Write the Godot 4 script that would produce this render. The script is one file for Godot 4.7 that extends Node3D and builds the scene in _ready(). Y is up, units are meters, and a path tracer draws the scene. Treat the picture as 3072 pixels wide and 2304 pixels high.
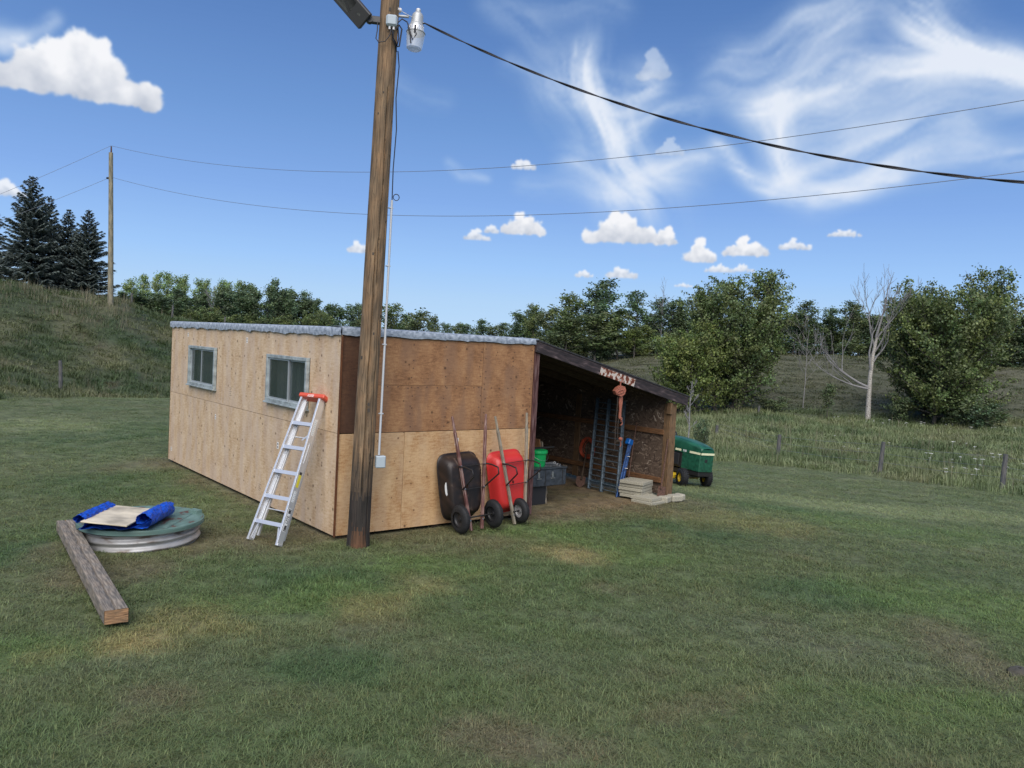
extends Node3D
# A plywood shed with an open lean-to on a mown yard, hills and poplars behind.

class MB:
	var v := PackedVector3Array()
	var n := PackedVector3Array()
	var uv := PackedVector2Array()
	var c := PackedColorArray()
	var col := Color(1, 1, 1)
	func tri(a: Vector3, b: Vector3, d: Vector3, na: Vector3, nb: Vector3, nd: Vector3, ua := Vector2.ZERO, ub := Vector2.ZERO, ud := Vector2.ZERO) -> void:
		if (b - a).cross(d - a).dot(na + nb + nd) > 0.0:
			v.append(a); v.append(d); v.append(b)
			n.append(na); n.append(nd); n.append(nb)
			uv.append(ua); uv.append(ud); uv.append(ub)
		else:
			v.append(a); v.append(b); v.append(d)
			n.append(na); n.append(nb); n.append(nd)
			uv.append(ua); uv.append(ub); uv.append(ud)
		c.append(col); c.append(col); c.append(col)
	func quad(a: Vector3, b: Vector3, d: Vector3, e: Vector3, nn: Vector3, ua := Vector2.ZERO, ub := Vector2.ZERO, ud := Vector2.ZERO, ue := Vector2.ZERO) -> void:
		tri(a, b, d, nn, nn, nn, ua, ub, ud)
		tri(a, d, e, nn, nn, nn, ua, ud, ue)
	func _uvof(p: Vector3, k: int, L: int, off: Vector2) -> Vector2:
		var o: Array = [0, 1, 2]
		o.erase(k)
		if k != L:
			o.erase(L)
			return Vector2(p[L], p[o[0]]) + off
		return Vector2(p[o[0]], p[o[1]]) + off
	func box(ce: Vector3, s: Vector3, bs := Basis.IDENTITY, bv := 0.0, off := Vector2.ZERO) -> void:
		var h := s * 0.5
		var L := s.max_axis_index()
		bv = minf(bv, minf(h.x, minf(h.y, h.z)) * 0.8)
		for k in 3:
			var i := (k + 1) % 3
			var j := (k + 2) % 3
			for sg: float in [-1.0, 1.0]:
				var q: Array = []
				var u: Array = []
				for t: Array in [[-1, -1], [1, -1], [1, 1], [-1, 1]]:
					var p := Vector3.ZERO
					p[k] = sg * h[k]
					p[i] = t[0] * (h[i] - bv)
					p[j] = t[1] * (h[j] - bv)
					u.append(_uvof(p, k, L, off))
					q.append(ce + bs * p)
				var nn := Vector3.ZERO
				nn[k] = sg
				quad(q[0], q[1], q[2], q[3], (bs * nn).normalized(), u[0], u[1], u[2], u[3])
		if bv <= 0.0:
			return
		for k in 3:
			var i := (k + 1) % 3
			var j := (k + 2) % 3
			for si: float in [-1.0, 1.0]:
				for sj: float in [-1.0, 1.0]:
					var q: Array = []
					var u: Array = []
					for t: Array in [[-1, 0], [1, 0], [1, 1], [-1, 1]]:
						var p := Vector3.ZERO
						p[k] = t[0] * (h[k] - bv)
						p[i] = si * (h[i] - (0.0 if t[1] == 0 else bv))
						p[j] = sj * (h[j] - (bv if t[1] == 0 else 0.0))
						u.append(_uvof(p, i if t[1] == 0 else j, L, off))
						q.append(ce + bs * p)
					var nn := Vector3.ZERO
					nn[i] = si
					nn[j] = sj
					quad(q[0], q[1], q[2], q[3], (bs * nn).normalized(), u[0], u[1], u[2], u[3])
		for sx: float in [-1.0, 1.0]:
			for sy: float in [-1.0, 1.0]:
				for sz: float in [-1.0, 1.0]:
					var a := Vector3(sx * h.x, sy * (h.y - bv), sz * (h.z - bv))
					var b := Vector3(sx * (h.x - bv), sy * h.y, sz * (h.z - bv))
					var d := Vector3(sx * (h.x - bv), sy * (h.y - bv), sz * h.z)
					var nn := (bs * Vector3(sx, sy, sz)).normalized()
					tri(ce + bs * a, ce + bs * b, ce + bs * d, nn, nn, nn)
	func bar(a: Vector3, b: Vector3, w: float, t: float, side := Vector3.UP, bv := 0.0) -> void:
		# a straight rectangular bar from a to b; w is measured across `side`
		var y := (b - a).normalized()
		var z := y.cross(side)
		if z.length() < 0.01:
			z = y.cross(Vector3.RIGHT)
		z = z.normalized()
		var x := y.cross(z).normalized()
		box((a + b) * 0.5, Vector3(t, (b - a).length(), w), Basis(x, y, z), bv, Vector2(a.x * 1.7 + a.z, a.y * 0.7 + b.x))
	func tube(pts: Array, rad: Array, sides := 8, caps := true, closed := false) -> void:
		var m := pts.size()
		var prev := Vector3.ZERO
		var rings: Array = []
		var nrm: Array = []
		var len_at := 0.0
		var lens: Array = []
		for k in m:
			var a: Vector3 = pts[(k - 1 + m) % m] if closed else pts[maxi(k - 1, 0)]
			var b: Vector3 = pts[(k + 1) % m] if closed else pts[mini(k + 1, m - 1)]
			var tn := (b - a).normalized()
			if k == 0:
				prev = tn.cross(Vector3.UP if absf(tn.y) < 0.9 else Vector3.RIGHT).normalized()
			else:
				prev = (prev - tn * prev.dot(tn)).normalized()
				len_at += ((pts[k] as Vector3) - (pts[k - 1] as Vector3)).length()
			lens.append(len_at)
			var bb := tn.cross(prev)
			var r: float = rad[mini(k, rad.size() - 1)]
			var ring: Array = []
			var nr: Array = []
			for s in sides + 1:
				var ang := TAU * s / sides
				var dd := prev * cos(ang) + bb * sin(ang)
				ring.append((pts[k] as Vector3) + dd * r)
				nr.append(dd)
			rings.append(ring)
			nrm.append(nr)
		var last := m if closed else m - 1
		for k in last:
			var k2 := (k + 1) % m
			var r0: float = rad[mini(k, rad.size() - 1)]
			for s in sides:
				var v0 := TAU * r0 * s / sides
				var v1 := TAU * r0 * (s + 1) / sides
				var l0: float = lens[k]
				var l1: float = lens[k2] if k2 > k else l0 + 0.05
				tri(rings[k][s], rings[k][s + 1], rings[k2][s + 1], nrm[k][s], nrm[k][s + 1], nrm[k2][s + 1], Vector2(l0, v0), Vector2(l0, v1), Vector2(l1, v1))
				tri(rings[k][s], rings[k2][s + 1], rings[k2][s], nrm[k][s], nrm[k2][s + 1], nrm[k2][s], Vector2(l0, v0), Vector2(l1, v1), Vector2(l1, v0))
		if caps and not closed:
			for e: int in [0, m - 1]:
				var tn := ((pts[1] as Vector3) - (pts[0] as Vector3)).normalized() * -1.0 if e == 0 else ((pts[m - 1] as Vector3) - (pts[m - 2] as Vector3)).normalized()
				for s in sides:
					tri(pts[e], rings[e][s], rings[e][s + 1], tn, tn, tn, Vector2(0, 0), Vector2(0.02, 0.0), Vector2(0.02, 0.02))
	func lathe(prof: Array, segs := 24, xf := Transform3D.IDENTITY) -> void:
		for k in prof.size() - 1:
			var p: Vector2 = prof[k]
			var q: Vector2 = prof[k + 1]
			var nn := Vector2(q.y - p.y, p.x - q.x).normalized()
			for s in segs:
				var a0 := TAU * s / segs
				var a1 := TAU * (s + 1) / segs
				var e0 := Vector3(cos(a0), 0, sin(a0))
				var e1 := Vector3(cos(a1), 0, sin(a1))
				var P := func(e: Vector3, w: Vector2) -> Vector3: return xf * (e * w.x + Vector3(0, w.y, 0))
				var N0: Vector3 = (xf.basis * (e0 * nn.x + Vector3(0, nn.y, 0))).normalized()
				var N1: Vector3 = (xf.basis * (e1 * nn.x + Vector3(0, nn.y, 0))).normalized()
				var u0 := a0 * 0.2
				var u1 := a1 * 0.2
				if p.x > 0.0001:
					tri(P.call(e0, p), P.call(e1, p), P.call(e1, q), N0, N1, N1, Vector2(u0, p.y + p.x), Vector2(u1, p.y + p.x), Vector2(u1, q.y + q.x))
				if q.x > 0.0001:
					tri(P.call(e0, p), P.call(e1, q), P.call(e0, q), N0, N1, N0, Vector2(u0, p.y + p.x), Vector2(u1, q.y + q.x), Vector2(u0, q.y + q.x))
	func grid(g: Array, uvs: Array = [], cols: Array = [], loop := false, flip := false) -> void:
		# rows of points, smooth normals; flip turns the normals round
		var R := g.size()
		var C: int = g[0].size()
		var ns: Array = []
		for i in R:
			var row: Array = []
			for j in C:
				var a: Vector3 = g[maxi(i - 1, 0)][j]
				var b: Vector3 = g[mini(i + 1, R - 1)][j]
				var jm := (j - 1 + C - 1) % (C - 1) if loop else maxi(j - 1, 0)
				var jp := (j + 1) % (C - 1) if loop else mini(j + 1, C - 1)
				var d: Vector3 = g[i][jm]
				var e: Vector3 = g[i][jp]
				var nn := (b - a).cross(e - d)
				nn = nn.normalized() if nn.length() > 1e-9 else Vector3.UP
				row.append(-nn if flip else nn)
			ns.append(row)
		var keep := col
		for i in R - 1:
			for j in C - 1:
				var q := [[i, j], [i, j + 1], [i + 1, j + 1], [i + 1, j]]
				for t: Array in [[0, 1, 2], [0, 2, 3]]:
					var P: Array = []
					var N: Array = []
					var U: Array = []
					for k: int in t:
						var r: int = q[k][0]
						var s: int = q[k][1]
						P.append(g[r][s])
						N.append(ns[r][s])
						U.append(uvs[r][s] if uvs.size() else Vector2(r * 0.05, s * 0.05))
					if cols.size():
						col = cols[i][j]
					tri(P[0], P[1], P[2], N[0], N[1], N[2], U[0], U[1], U[2])
		col = keep
	func prism(poly: PackedVector2Array, depth: float, xf := Transform3D.IDENTITY) -> void:
		# polygon in local xy, thickness along local z (centred)
		var ids := Geometry2D.triangulate_polygon(poly)
		for s: float in [-0.5, 0.5]:
			var nn := (xf.basis * Vector3(0, 0, signf(s))).normalized()
			for k in range(0, ids.size(), 3):
				var a := poly[ids[k]]
				var b := poly[ids[k + 1]]
				var d := poly[ids[k + 2]]
				tri(xf * Vector3(a.x, a.y, s * depth), xf * Vector3(b.x, b.y, s * depth), xf * Vector3(d.x, d.y, s * depth), nn, nn, nn, a, b, d)
		var ccw := 0.0
		for k in poly.size():
			ccw += poly[k].cross(poly[(k + 1) % poly.size()])
		for k in poly.size():
			var a := poly[k]
			var b := poly[(k + 1) % poly.size()]
			var e := (b - a).normalized()
			var o := Vector2(e.y, -e.x) * signf(ccw)
			quad(xf * Vector3(a.x, a.y, -depth / 2), xf * Vector3(b.x, b.y, -depth / 2), xf * Vector3(b.x, b.y, depth / 2), xf * Vector3(a.x, a.y, depth / 2), (xf.basis * Vector3(o.x, o.y, 0)).normalized(), a, b, b + o * depth, a + o * depth)
	func mesh() -> ArrayMesh:
		var arr: Array = []
		arr.resize(Mesh.ARRAY_MAX)
		arr[Mesh.ARRAY_VERTEX] = v
		arr[Mesh.ARRAY_NORMAL] = n
		arr[Mesh.ARRAY_TEX_UV] = uv
		arr[Mesh.ARRAY_COLOR] = c
		var m := ArrayMesh.new()
		m.add_surface_from_arrays(Mesh.PRIMITIVE_TRIANGLES, arr)
		return m

var M := {}
var T := {}
var rng := RandomNumberGenerator.new()
var used := {}
const EYE := Vector3(-4.45, 2.366, 8.62)

# ---------------------------------------------------------------- helpers
func numbered(called: String) -> String:
	if not used.has(called):
		used[called] = 0
		return called
	used[called] += 1
	return "%s_%03d" % [called, used[called]]

func tag(o: Node, label: String, category: String, group := "", kind := "") -> void:
	if label: o.set_meta("label", label)
	if category: o.set_meta("category", category)
	if group: o.set_meta("group", group)
	if kind: o.set_meta("kind", kind)

func thing(called: String, label: String, category: String, at := Vector3.ZERO, group := "") -> Node3D:
	var o := Node3D.new()
	o.name = numbered(called)
	add_child(o)
	o.position = at
	tag(o, label, category, group)
	return o

func part(parent: Node, called: String, mb: MB, mt: Material, label := "") -> MeshInstance3D:
	var o := MeshInstance3D.new()
	o.name = numbered(called) if parent == self else called
	o.mesh = mb.mesh()
	o.material_override = mt
	o.cast_shadow = GeometryInstance3D.SHADOW_CASTING_SETTING_ON
	parent.add_child(o, true)
	if label: o.set_meta("label", label)
	return o

func put(parent: Node, called: String, mesh: Mesh, mt: Material, xf := Transform3D.IDENTITY) -> MeshInstance3D:
	var o := MeshInstance3D.new()
	o.name = called
	o.mesh = mesh
	o.material_override = mt
	o.transform = xf
	parent.add_child(o, true)
	return o

func lin(r: float, g: float, b: float) -> Color:
	return Color(r, g, b).linear_to_srgb()

func mat(col: Color, rough := 0.8, metal := 0.0, tex: Texture2D = null, scale := 1.0, bump: Texture2D = null, relief := 0.3) -> StandardMaterial3D:
	var m := StandardMaterial3D.new()
	m.albedo_color = col
	m.roughness = rough
	m.metallic = metal
	if tex:
		m.albedo_texture = tex
		m.uv1_scale = Vector3(scale, scale, scale)
	if bump:
		m.heightmap_enabled = true
		m.heightmap_texture = bump
		m.heightmap_scale = relief
		m.uv1_scale = Vector3(scale, scale, scale)
	return m

func nz(w: int, h: int, freq: float, sd: int, sx := 1, sy := 1, oct := 4, warp := 0.0) -> PackedByteArray:
	var f := FastNoiseLite.new()
	f.seed = sd
	f.noise_type = FastNoiseLite.TYPE_SIMPLEX_SMOOTH
	f.frequency = freq
	f.fractal_octaves = oct
	if warp > 0.0:
		f.domain_warp_enabled = true
		f.domain_warp_amplitude = warp
		f.domain_warp_frequency = freq * 1.5
	var im := f.get_seamless_image(maxi(w / sx, 4), maxi(h / sy, 4))
	im.resize(w, h, Image.INTERPOLATE_CUBIC)
	im.convert(Image.FORMAT_L8)
	return im.get_data()

func tex_from(w: int, h: int, data: PackedByteArray) -> ImageTexture:
	var im := Image.create_from_data(w, h, false, Image.FORMAT_RGB8, data)
	im.generate_mipmaps()
	return ImageTexture.create_from_image(im)

func gray_tex(w: int, h: int, data: PackedByteArray) -> ImageTexture:
	return ImageTexture.create_from_image(Image.create_from_data(w, h, false, Image.FORMAT_L8, data))

func ramp_tex(w: int, h: int, val: PackedByteArray, stops: Array) -> ImageTexture:
	# maps grey values through linear stops [value 0..1, Color]
	var lut := PackedByteArray()
	lut.resize(768)
	for k in 256:
		var x := k / 255.0
		var col: Color = stops[0][1]
		for s in stops.size() - 1:
			if x >= stops[s][0]:
				var t := clampf((x - stops[s][0]) / maxf(stops[s + 1][0] - stops[s][0], 0.001), 0, 1)
				col = (stops[s][1] as Color).lerp(stops[s + 1][1], t)
		lut[k * 3] = clampi(int(col.r * 255), 0, 255)
		lut[k * 3 + 1] = clampi(int(col.g * 255), 0, 255)
		lut[k * 3 + 2] = clampi(int(col.b * 255), 0, 255)
	var out := PackedByteArray()
	out.resize(w * h * 3)
	for k in w * h:
		var v := val[k] * 3
		out[k * 3] = lut[v]
		out[k * 3 + 1] = lut[v + 1]
		out[k * 3 + 2] = lut[v + 2]
	return tex_from(w, h, out)

# ---------------------------------------------------------------- textures
func plywood_tex(sd: int, base: Color, dark: Color, pale: Color, knots: int, stain: float, stain_col: Color) -> ImageTexture:
	# 1024 x 512 for one 2.44 x 1.22 m sheet, grain along u
	var w := 1024
	var h := 512
	var warp := nz(w, h, 0.011, sd, 3, 1, 3, 30.0)
	var fine := nz(w, h, 0.16, sd + 1, 9, 1, 3)
	var big := nz(w, h, 0.008, sd + 2, 1, 1, 3)
	var st := nz(w, h, 0.007, sd + 4, 1, 2, 6)
	var sp := nz(w, h, 0.09, sd + 5, 1, 1, 3)
	var out := PackedByteArray()
	out.resize(w * h * 3)
	var kn: Array = []
	var r := RandomNumberGenerator.new()
	r.seed = sd
	for k in knots:
		kn.append([r.randf() * w, r.randf() * h, r.randf_range(1.2, 4.2)])
	for y in h:
		for x in w:
			var i := y * w + x
			var ring := sin(warp[i] * 0.42)
			var g := 0.5 + 0.18 * ring * ring * ring + (fine[i] - 128) * 0.0022 + (big[i] - 128) * 0.0026 + (sp[i] - 128) * 0.0009
			var col := dark.lerp(base, clampf(g * 2.0, 0, 1)) if g < 0.5 else base.lerp(pale, clampf(g * 2.0 - 1.0, 0, 1))
			var s := clampf((st[i] - 120) / 90.0 + 0.15, 0.0, 1.0) * stain
			col = col.lerp(stain_col, s)
			out[i * 3] = int(clampf(col.r, 0, 1) * 255)
			out[i * 3 + 1] = int(clampf(col.g, 0, 1) * 255)
			out[i * 3 + 2] = int(clampf(col.b, 0, 1) * 255)
	for k: Array in kn:
		var rr: float = k[2]
		for yy in range(int(k[1] - rr * 1.6), int(k[1] + rr * 1.6) + 1):
			for xx in range(int(k[0] - rr * 3.2), int(k[0] + rr * 3.2) + 1):
				if xx < 0 or yy < 0 or xx >= w or yy >= h:
					continue
				var d := Vector2((xx - k[0]) / 2.0, yy - k[1]).length() / rr
				var a := clampf(1.25 - d, 0, 1) * 0.7
				var i := (yy * w + xx) * 3
				out[i] = int(lerpf(out[i], 62, a))
				out[i + 1] = int(lerpf(out[i + 1], 40, a))
				out[i + 2] = int(lerpf(out[i + 2], 24, a))
	return tex_from(w, h, out)

func wood_tex(sd: int) -> ImageTexture:
	# long weathered grain along u, bright neutral so that the material's colour tints it
	var w := 512
	var h := 256
	var a := nz(w, h, 0.14, sd, 24, 1, 4)
	var b := nz(w, h, 0.02, sd + 1, 3, 1, 3)
	var cr := nz(w, h, 0.022, sd + 2, 24, 1, 2)
	var out := PackedByteArray()
	out.resize(w * h * 3)
	for i in w * h:
		var g := 0.80 + (a[i] - 128) * 0.0018 + (b[i] - 128) * 0.0005
		if cr[i] > 122 and cr[i] < 127:
			g -= 0.22
		g = clampf(g, 0.12, 1.0)
		var t := (b[i] - 128) * 0.0002
		out[i * 3] = int(clampf(g + t, 0, 1) * 255)
		out[i * 3 + 1] = int(g * 250)
		out[i * 3 + 2] = int(clampf(g - t, 0, 1) * 240)
	return tex_from(w, h, out)

func osb_tex(sd: int) -> ImageTexture:
	var w := 512
	var im := Image.create(w, w, false, Image.FORMAT_RGB8)
	im.fill(Color(0.42, 0.36, 0.30))
	var r := RandomNumberGenerator.new()
	r.seed = sd
	for k in 5200:
		var p := Vector2(r.randf() * w, r.randf() * w)
		var dr := Vector2.from_angle(r.randfn(0.0, 0.75))
		var L := r.randf_range(7, 26)
		var wd := r.randf_range(1.5, 4.5)
		var g := r.randf()
		var col := Color(0.37, 0.31, 0.26).lerp(Color(0.66, 0.59, 0.51), g * g) if r.randf() < 0.8 else Color(0.29, 0.23, 0.19)
		if r.randf() < 0.035:
			col = Color(0.84, 0.79, 0.71)
		var nr := dr.orthogonal()
		for a in int(L):
			for b in int(wd):
				var q := p + dr * (a - L / 2) + nr * (b - wd / 2)
				im.set_pixel(posmod(int(q.x), w), posmod(int(q.y), w), col)
	im.generate_mipmaps()
	return ImageTexture.create_from_image(im)

func make_textures() -> void:
	T.ply = plywood_tex(11, Color(0.79, 0.655, 0.49), Color(0.66, 0.49, 0.32), Color(0.85, 0.73, 0.57), 60, 0.35, Color(0.72, 0.62, 0.52))
	T.ply_side = plywood_tex(23, Color(0.80, 0.69, 0.555), Color(0.68, 0.55, 0.42), Color(0.86, 0.77, 0.66), 70, 0.45, Color(0.76, 0.68, 0.62))
	T.ply_old = plywood_tex(37, Color(0.60, 0.435, 0.295), Color(0.46, 0.315, 0.205), Color(0.69, 0.53, 0.37), 70, 0.55, Color(0.50, 0.38, 0.30))
	T.wood = wood_tex(51)
	T.osb = osb_tex(61)
	T.grain = gray_tex(512, 256, nz(512, 256, 0.14, 71, 20, 1, 4))
	T.fine = gray_tex(256, 256, nz(256, 256, 0.12, 72, 1, 1, 4))
	T.mottle = ramp_tex(256, 256, nz(256, 256, 0.03, 81, 1, 1, 5), [[0.0, Color(0.62, 0.62, 0.62)], [0.5, Color(0.86, 0.86, 0.86)], [1.0, Color(1, 1, 1)]])
	T.rust = ramp_tex(256, 256, nz(256, 256, 0.035, 82, 1, 1, 6), [[0.0, Color(0.30, 0.15, 0.10)], [0.42, Color(0.47, 0.25, 0.17)], [0.52, Color(0.62, 0.47, 0.38)], [0.56, Color(0.80, 0.76, 0.72)], [1.0, Color(0.74, 0.70, 0.66)]])
	T.tray = ramp_tex(256, 256, nz(256, 256, 0.016, 83, 1, 1, 6), [[0.0, Color(0.10, 0.085, 0.08)], [0.5, Color(0.155, 0.125, 0.115)], [0.78, Color(0.20, 0.155, 0.135)], [0.9, Color(0.30, 0.25, 0.22)], [1.0, Color(0.40, 0.34, 0.31)]])
	T.lid = ramp_tex(512, 256, nz(512, 256, 0.022, 84, 4, 1, 6), [[0.0, Color(0.33, 0.22, 0.19)], [0.26, Color(0.37, 0.27, 0.23)], [0.31, Color(0.36, 0.44, 0.41)], [0.55, Color(0.36, 0.47, 0.44)], [1.0, Color(0.46, 0.56, 0.53)]])
	T.roof = ramp_tex(256, 256, nz(256, 256, 0.03, 85, 1, 1, 5), [[0.0, Color(0.36, 0.39, 0.43)], [0.30, Color(0.50, 0.54, 0.59)], [0.6, Color(0.60, 0.64, 0.69)], [1.0, Color(0.72, 0.75, 0.79)]])
	T.concrete = ramp_tex(256, 256, nz(256, 256, 0.2, 86, 1, 1, 5), [[0.0, Color(0.30, 0.29, 0.26)], [0.45, Color(0.62, 0.61, 0.57)], [1.0, Color(0.82, 0.80, 0.75)]])
	T.galv = ramp_tex(256, 256, nz(256, 256, 0.025, 87, 3, 1, 6), [[0.0, Color(0.44, 0.38, 0.34)], [0.22, Color(0.58, 0.54, 0.51)], [0.36, Color(0.73, 0.73, 0.73)], [1.0, Color(0.86, 0.87, 0.88)]])
	T.barn = ramp_tex(512, 256, nz(512, 256, 0.06, 88, 10, 1, 5), [[0.0, Color(0.11, 0.09, 0.095)], [0.5, Color(0.20, 0.165, 0.17)], [0.8, Color(0.30, 0.25, 0.25)], [1.0, Color(0.48, 0.42, 0.42)]])
	T.redwood = ramp_tex(512, 256, nz(512, 256, 0.10, 89, 20, 1, 5), [[0.0, Color(0.26, 0.15, 0.14)], [0.42, Color(0.42, 0.27, 0.25)], [0.6, Color(0.53, 0.42, 0.39)], [1.0, Color(0.66, 0.59, 0.55)]])
	T.bark = ramp_tex(256, 256, nz(256, 256, 0.05, 90, 1, 3, 4), [[0.0, Color(0.12, 0.11, 0.10)], [0.30, Color(0.22, 0.20, 0.18)], [0.36, Color(0.62, 0.60, 0.57)], [1.0, Color(0.80, 0.78, 0.75)]])

func make_materials() -> void:
	M.ply = mat(Color(0.97, 0.95, 0.93), 0.75, 0, T.ply, 0.41, T.grain, 0.06)
	M.ply_side = mat(Color(1, 1, 1), 0.75, 0, T.ply_side, 0.41, T.grain, 0.06)
	M.ply_old = mat(Color(1, 1, 1), 0.8, 0, T.ply_old, 0.41, T.grain, 0.08)
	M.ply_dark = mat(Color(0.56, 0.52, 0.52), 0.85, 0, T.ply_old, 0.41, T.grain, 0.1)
	M.ply_back = mat(Color(0.62, 0.5, 0.38), 0.8, 0, T.ply_old, 0.41)
	M.ply_new = mat(lin(0.84, 0.74, 0.55), 0.6, 0, T.mottle, 0.35)
	M.wood_grey = mat(lin(0.33, 0.295, 0.26), 0.85, 0, T.wood, 1.3, T.grain, 0.08)
	M.wood_pole = mat(Color(1, 1, 1), 0.85, 0, T.wood, 0.9, T.grain, 0.35)
	M.wood_pole.vertex_color_use_as_albedo = true
	M.wood_end = mat(lin(0.46, 0.28, 0.16), 0.8, 0, T.wood, 3.0)
	M.wood_post = mat(lin(0.25, 0.155, 0.085), 0.8, 0, T.wood, 1.6, T.grain, 0.2)
	M.wood_girt = mat(lin(0.26, 0.13, 0.06), 0.8, 0, T.wood, 1.6)
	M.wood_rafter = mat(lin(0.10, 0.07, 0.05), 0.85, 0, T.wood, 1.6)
	M.wood_light = mat(lin(0.42, 0.38, 0.32), 0.8, 0, T.wood, 1.8, T.grain, 0.15)
	M.barn = mat(Color(1, 1, 1), 0.7, 0, T.barn, 1.1, T.grain, 0.15)
	M.trim = mat(Color(1, 0.9, 0.92), 0.8, 0, T.redwood, 1.4, T.grain, 0.2)
	M.trim.albedo_color = Color(0.72, 0.66, 0.68)
	M.red_handle = mat(Color(1, 1, 1), 0.8, 0, T.redwood, 1.6, T.grain, 0.15)
	M.osb = mat(Color(0.86, 0.84, 0.84), 0.85, 0, T.osb, 0.36, T.fine, 0.15)
	M.roof = mat(Color(1, 1, 1), 0.85, 0, T.roof, 1.6, T.fine, 0.25)
	M.roof_dark = mat(lin(0.045, 0.045, 0.05), 0.9, 0, T.mottle, 1.2, T.fine, 0.3)
	M.dark = mat(lin(0.03, 0.026, 0.022), 0.9)
	M.frame = mat(lin(0.42, 0.48, 0.49), 0.5, 0.0, T.mottle, 1.0)
	M.frame_metal = mat(lin(0.55, 0.58, 0.60), 0.4, 0.6)
	M.glass = mat(Color(0.30, 0.36, 0.36, 0.30), 0.06)
	M.glass.transparency = BaseMaterial3D.TRANSPARENCY_ALPHA
	M.curtain = mat(lin(0.085, 0.105, 0.108), 0.9, 0, T.mottle, 1.0)
	M.sticker = mat(lin(0.78, 0.77, 0.74), 0.6)
	M.ink = mat(lin(0.05, 0.045, 0.045), 0.8)
	M.ink_soft = mat(lin(0.26, 0.20, 0.16), 0.8)
	M.alu = mat(lin(0.74, 0.75, 0.77), 0.38, 0.6)
	M.alu_matt = mat(lin(0.64, 0.65, 0.67), 0.45, 0.5)
	M.orange = mat(lin(0.62, 0.09, 0.05), 0.45)
	M.white = mat(lin(0.80, 0.80, 0.78), 0.5)
	M.yellow = mat(lin(0.72, 0.62, 0.05), 0.5)
	M.black_plastic = mat(lin(0.02, 0.02, 0.022), 0.5)
	M.rubber = mat(lin(0.018, 0.019, 0.022), 0.75, 0, T.mottle, 4.0)
	M.tray = mat(Color(1, 1, 1), 0.45, 0.1, T.tray, 1.5)
	M.red_tray = mat(lin(0.50, 0.03, 0.028), 0.38)
	M.black_steel = mat(lin(0.028, 0.026, 0.026), 0.5, 0.3)
	M.steel = mat(lin(0.50, 0.50, 0.50), 0.35, 0.9)
	M.rim_grey = mat(lin(0.48, 0.48, 0.49), 0.45, 0.3, T.mottle, 4.0)
	M.rust_steel = mat(lin(0.16, 0.085, 0.06), 0.8, 0.2, T.mottle, 4.0)
	M.toolbox = mat(lin(0.085, 0.10, 0.12), 0.45, 0.35, T.mottle, 1.6)
	M.green_bucket = mat(lin(0.006, 0.34, 0.085), 0.35)
	M.blue_can = mat(lin(0.03, 0.06, 0.55), 0.35)
	M.ramp = mat(lin(0.19, 0.25, 0.30), 0.5, 0.35, T.mottle, 2.0)
	M.ramp_blue = mat(lin(0.05, 0.09, 0.26), 0.5, 0.2, T.mottle, 2.0)
	M.blue_steel = mat(lin(0.03, 0.10, 0.30), 0.4, 0.25, T.mottle, 3.0)
	M.blue_cap = mat(lin(0.01, 0.17, 0.62), 0.4)
	M.cord = mat(lin(0.50, 0.075, 0.03), 0.5)
	M.hoist = mat(lin(0.44, 0.145, 0.09), 0.6, 0.0, T.mottle, 5.0)
	M.chain = mat(lin(0.10, 0.075, 0.06), 0.6, 0.6)
	M.rust_plate = mat(Color(1, 1, 1), 0.7, 0.1, T.rust, 1.15)
	M.concrete = mat(Color(1.0, 0.99, 0.95), 0.9, 0, T.concrete, 1.6, T.fine, 0.3)
	M.stone = mat(lin(0.20, 0.19, 0.17), 0.9, 0, T.concrete, 2.0)
	M.tractor_green = mat(lin(0.022, 0.135, 0.075), 0.38, 0.0, T.mottle, 1.5)
	M.tractor_stripe = mat(lin(0.78, 0.76, 0.50), 0.5)
	M.tractor_yellow = mat(lin(0.62, 0.42, 0.02), 0.5)
	M.lid = mat(Color(1, 1, 1), 0.65, 0, T.lid, 1.0, T.grain, 0.2)
	M.galv = mat(Color(0.84, 0.83, 0.82), 0.45, 0.25, T.galv, 1.3)
	M.tarp = mat(lin(0.012, 0.11, 0.72), 0.42, 0, T.mottle, 2.0, T.fine, 0.4)
	M.tarp.cull_mode = BaseMaterial3D.CULL_DISABLED
	M.conduit = mat(lin(0.50, 0.52, 0.55), 0.5)
	M.boxgrey = mat(lin(0.40, 0.46, 0.50), 0.5)
	M.cable = mat(lin(0.012, 0.012, 0.018), 0.5)
	M.wire = mat(lin(0.20, 0.22, 0.25), 0.5, 0.3)
	M.porcelain = mat(lin(0.72, 0.70, 0.70), 0.3)
	M.lamp_grey = mat(lin(0.45, 0.46, 0.46), 0.45, 0.3)
	M.lens = mat(Color(0.93, 0.94, 0.95, 0.42), 0.25)
	M.lens.transparency = BaseMaterial3D.TRANSPARENCY_ALPHA
	M.flood = mat(lin(0.07, 0.068, 0.07), 0.5, 0.2)
	M.flood_face = mat(lin(0.34, 0.35, 0.33), 0.3)
	M.pole_far = mat(lin(0.36, 0.34, 0.26), 0.85, 0, T.wood, 0.6)
	M.fence_post = mat(lin(0.17, 0.175, 0.19), 0.9, 0, T.wood, 1.0)
	M.bark = mat(lin(0.14, 0.125, 0.11), 0.9, 0, T.mottle, 2.0)
	M.bark_dark = mat(lin(0.06, 0.05, 0.042), 0.9)
	M.bark_birch = mat(Color(1, 1, 1), 0.8, 0, T.bark, 2.2)
	M.bark_bare = mat(lin(0.33, 0.32, 0.32), 0.85, 0, T.mottle, 2.0)
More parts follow.
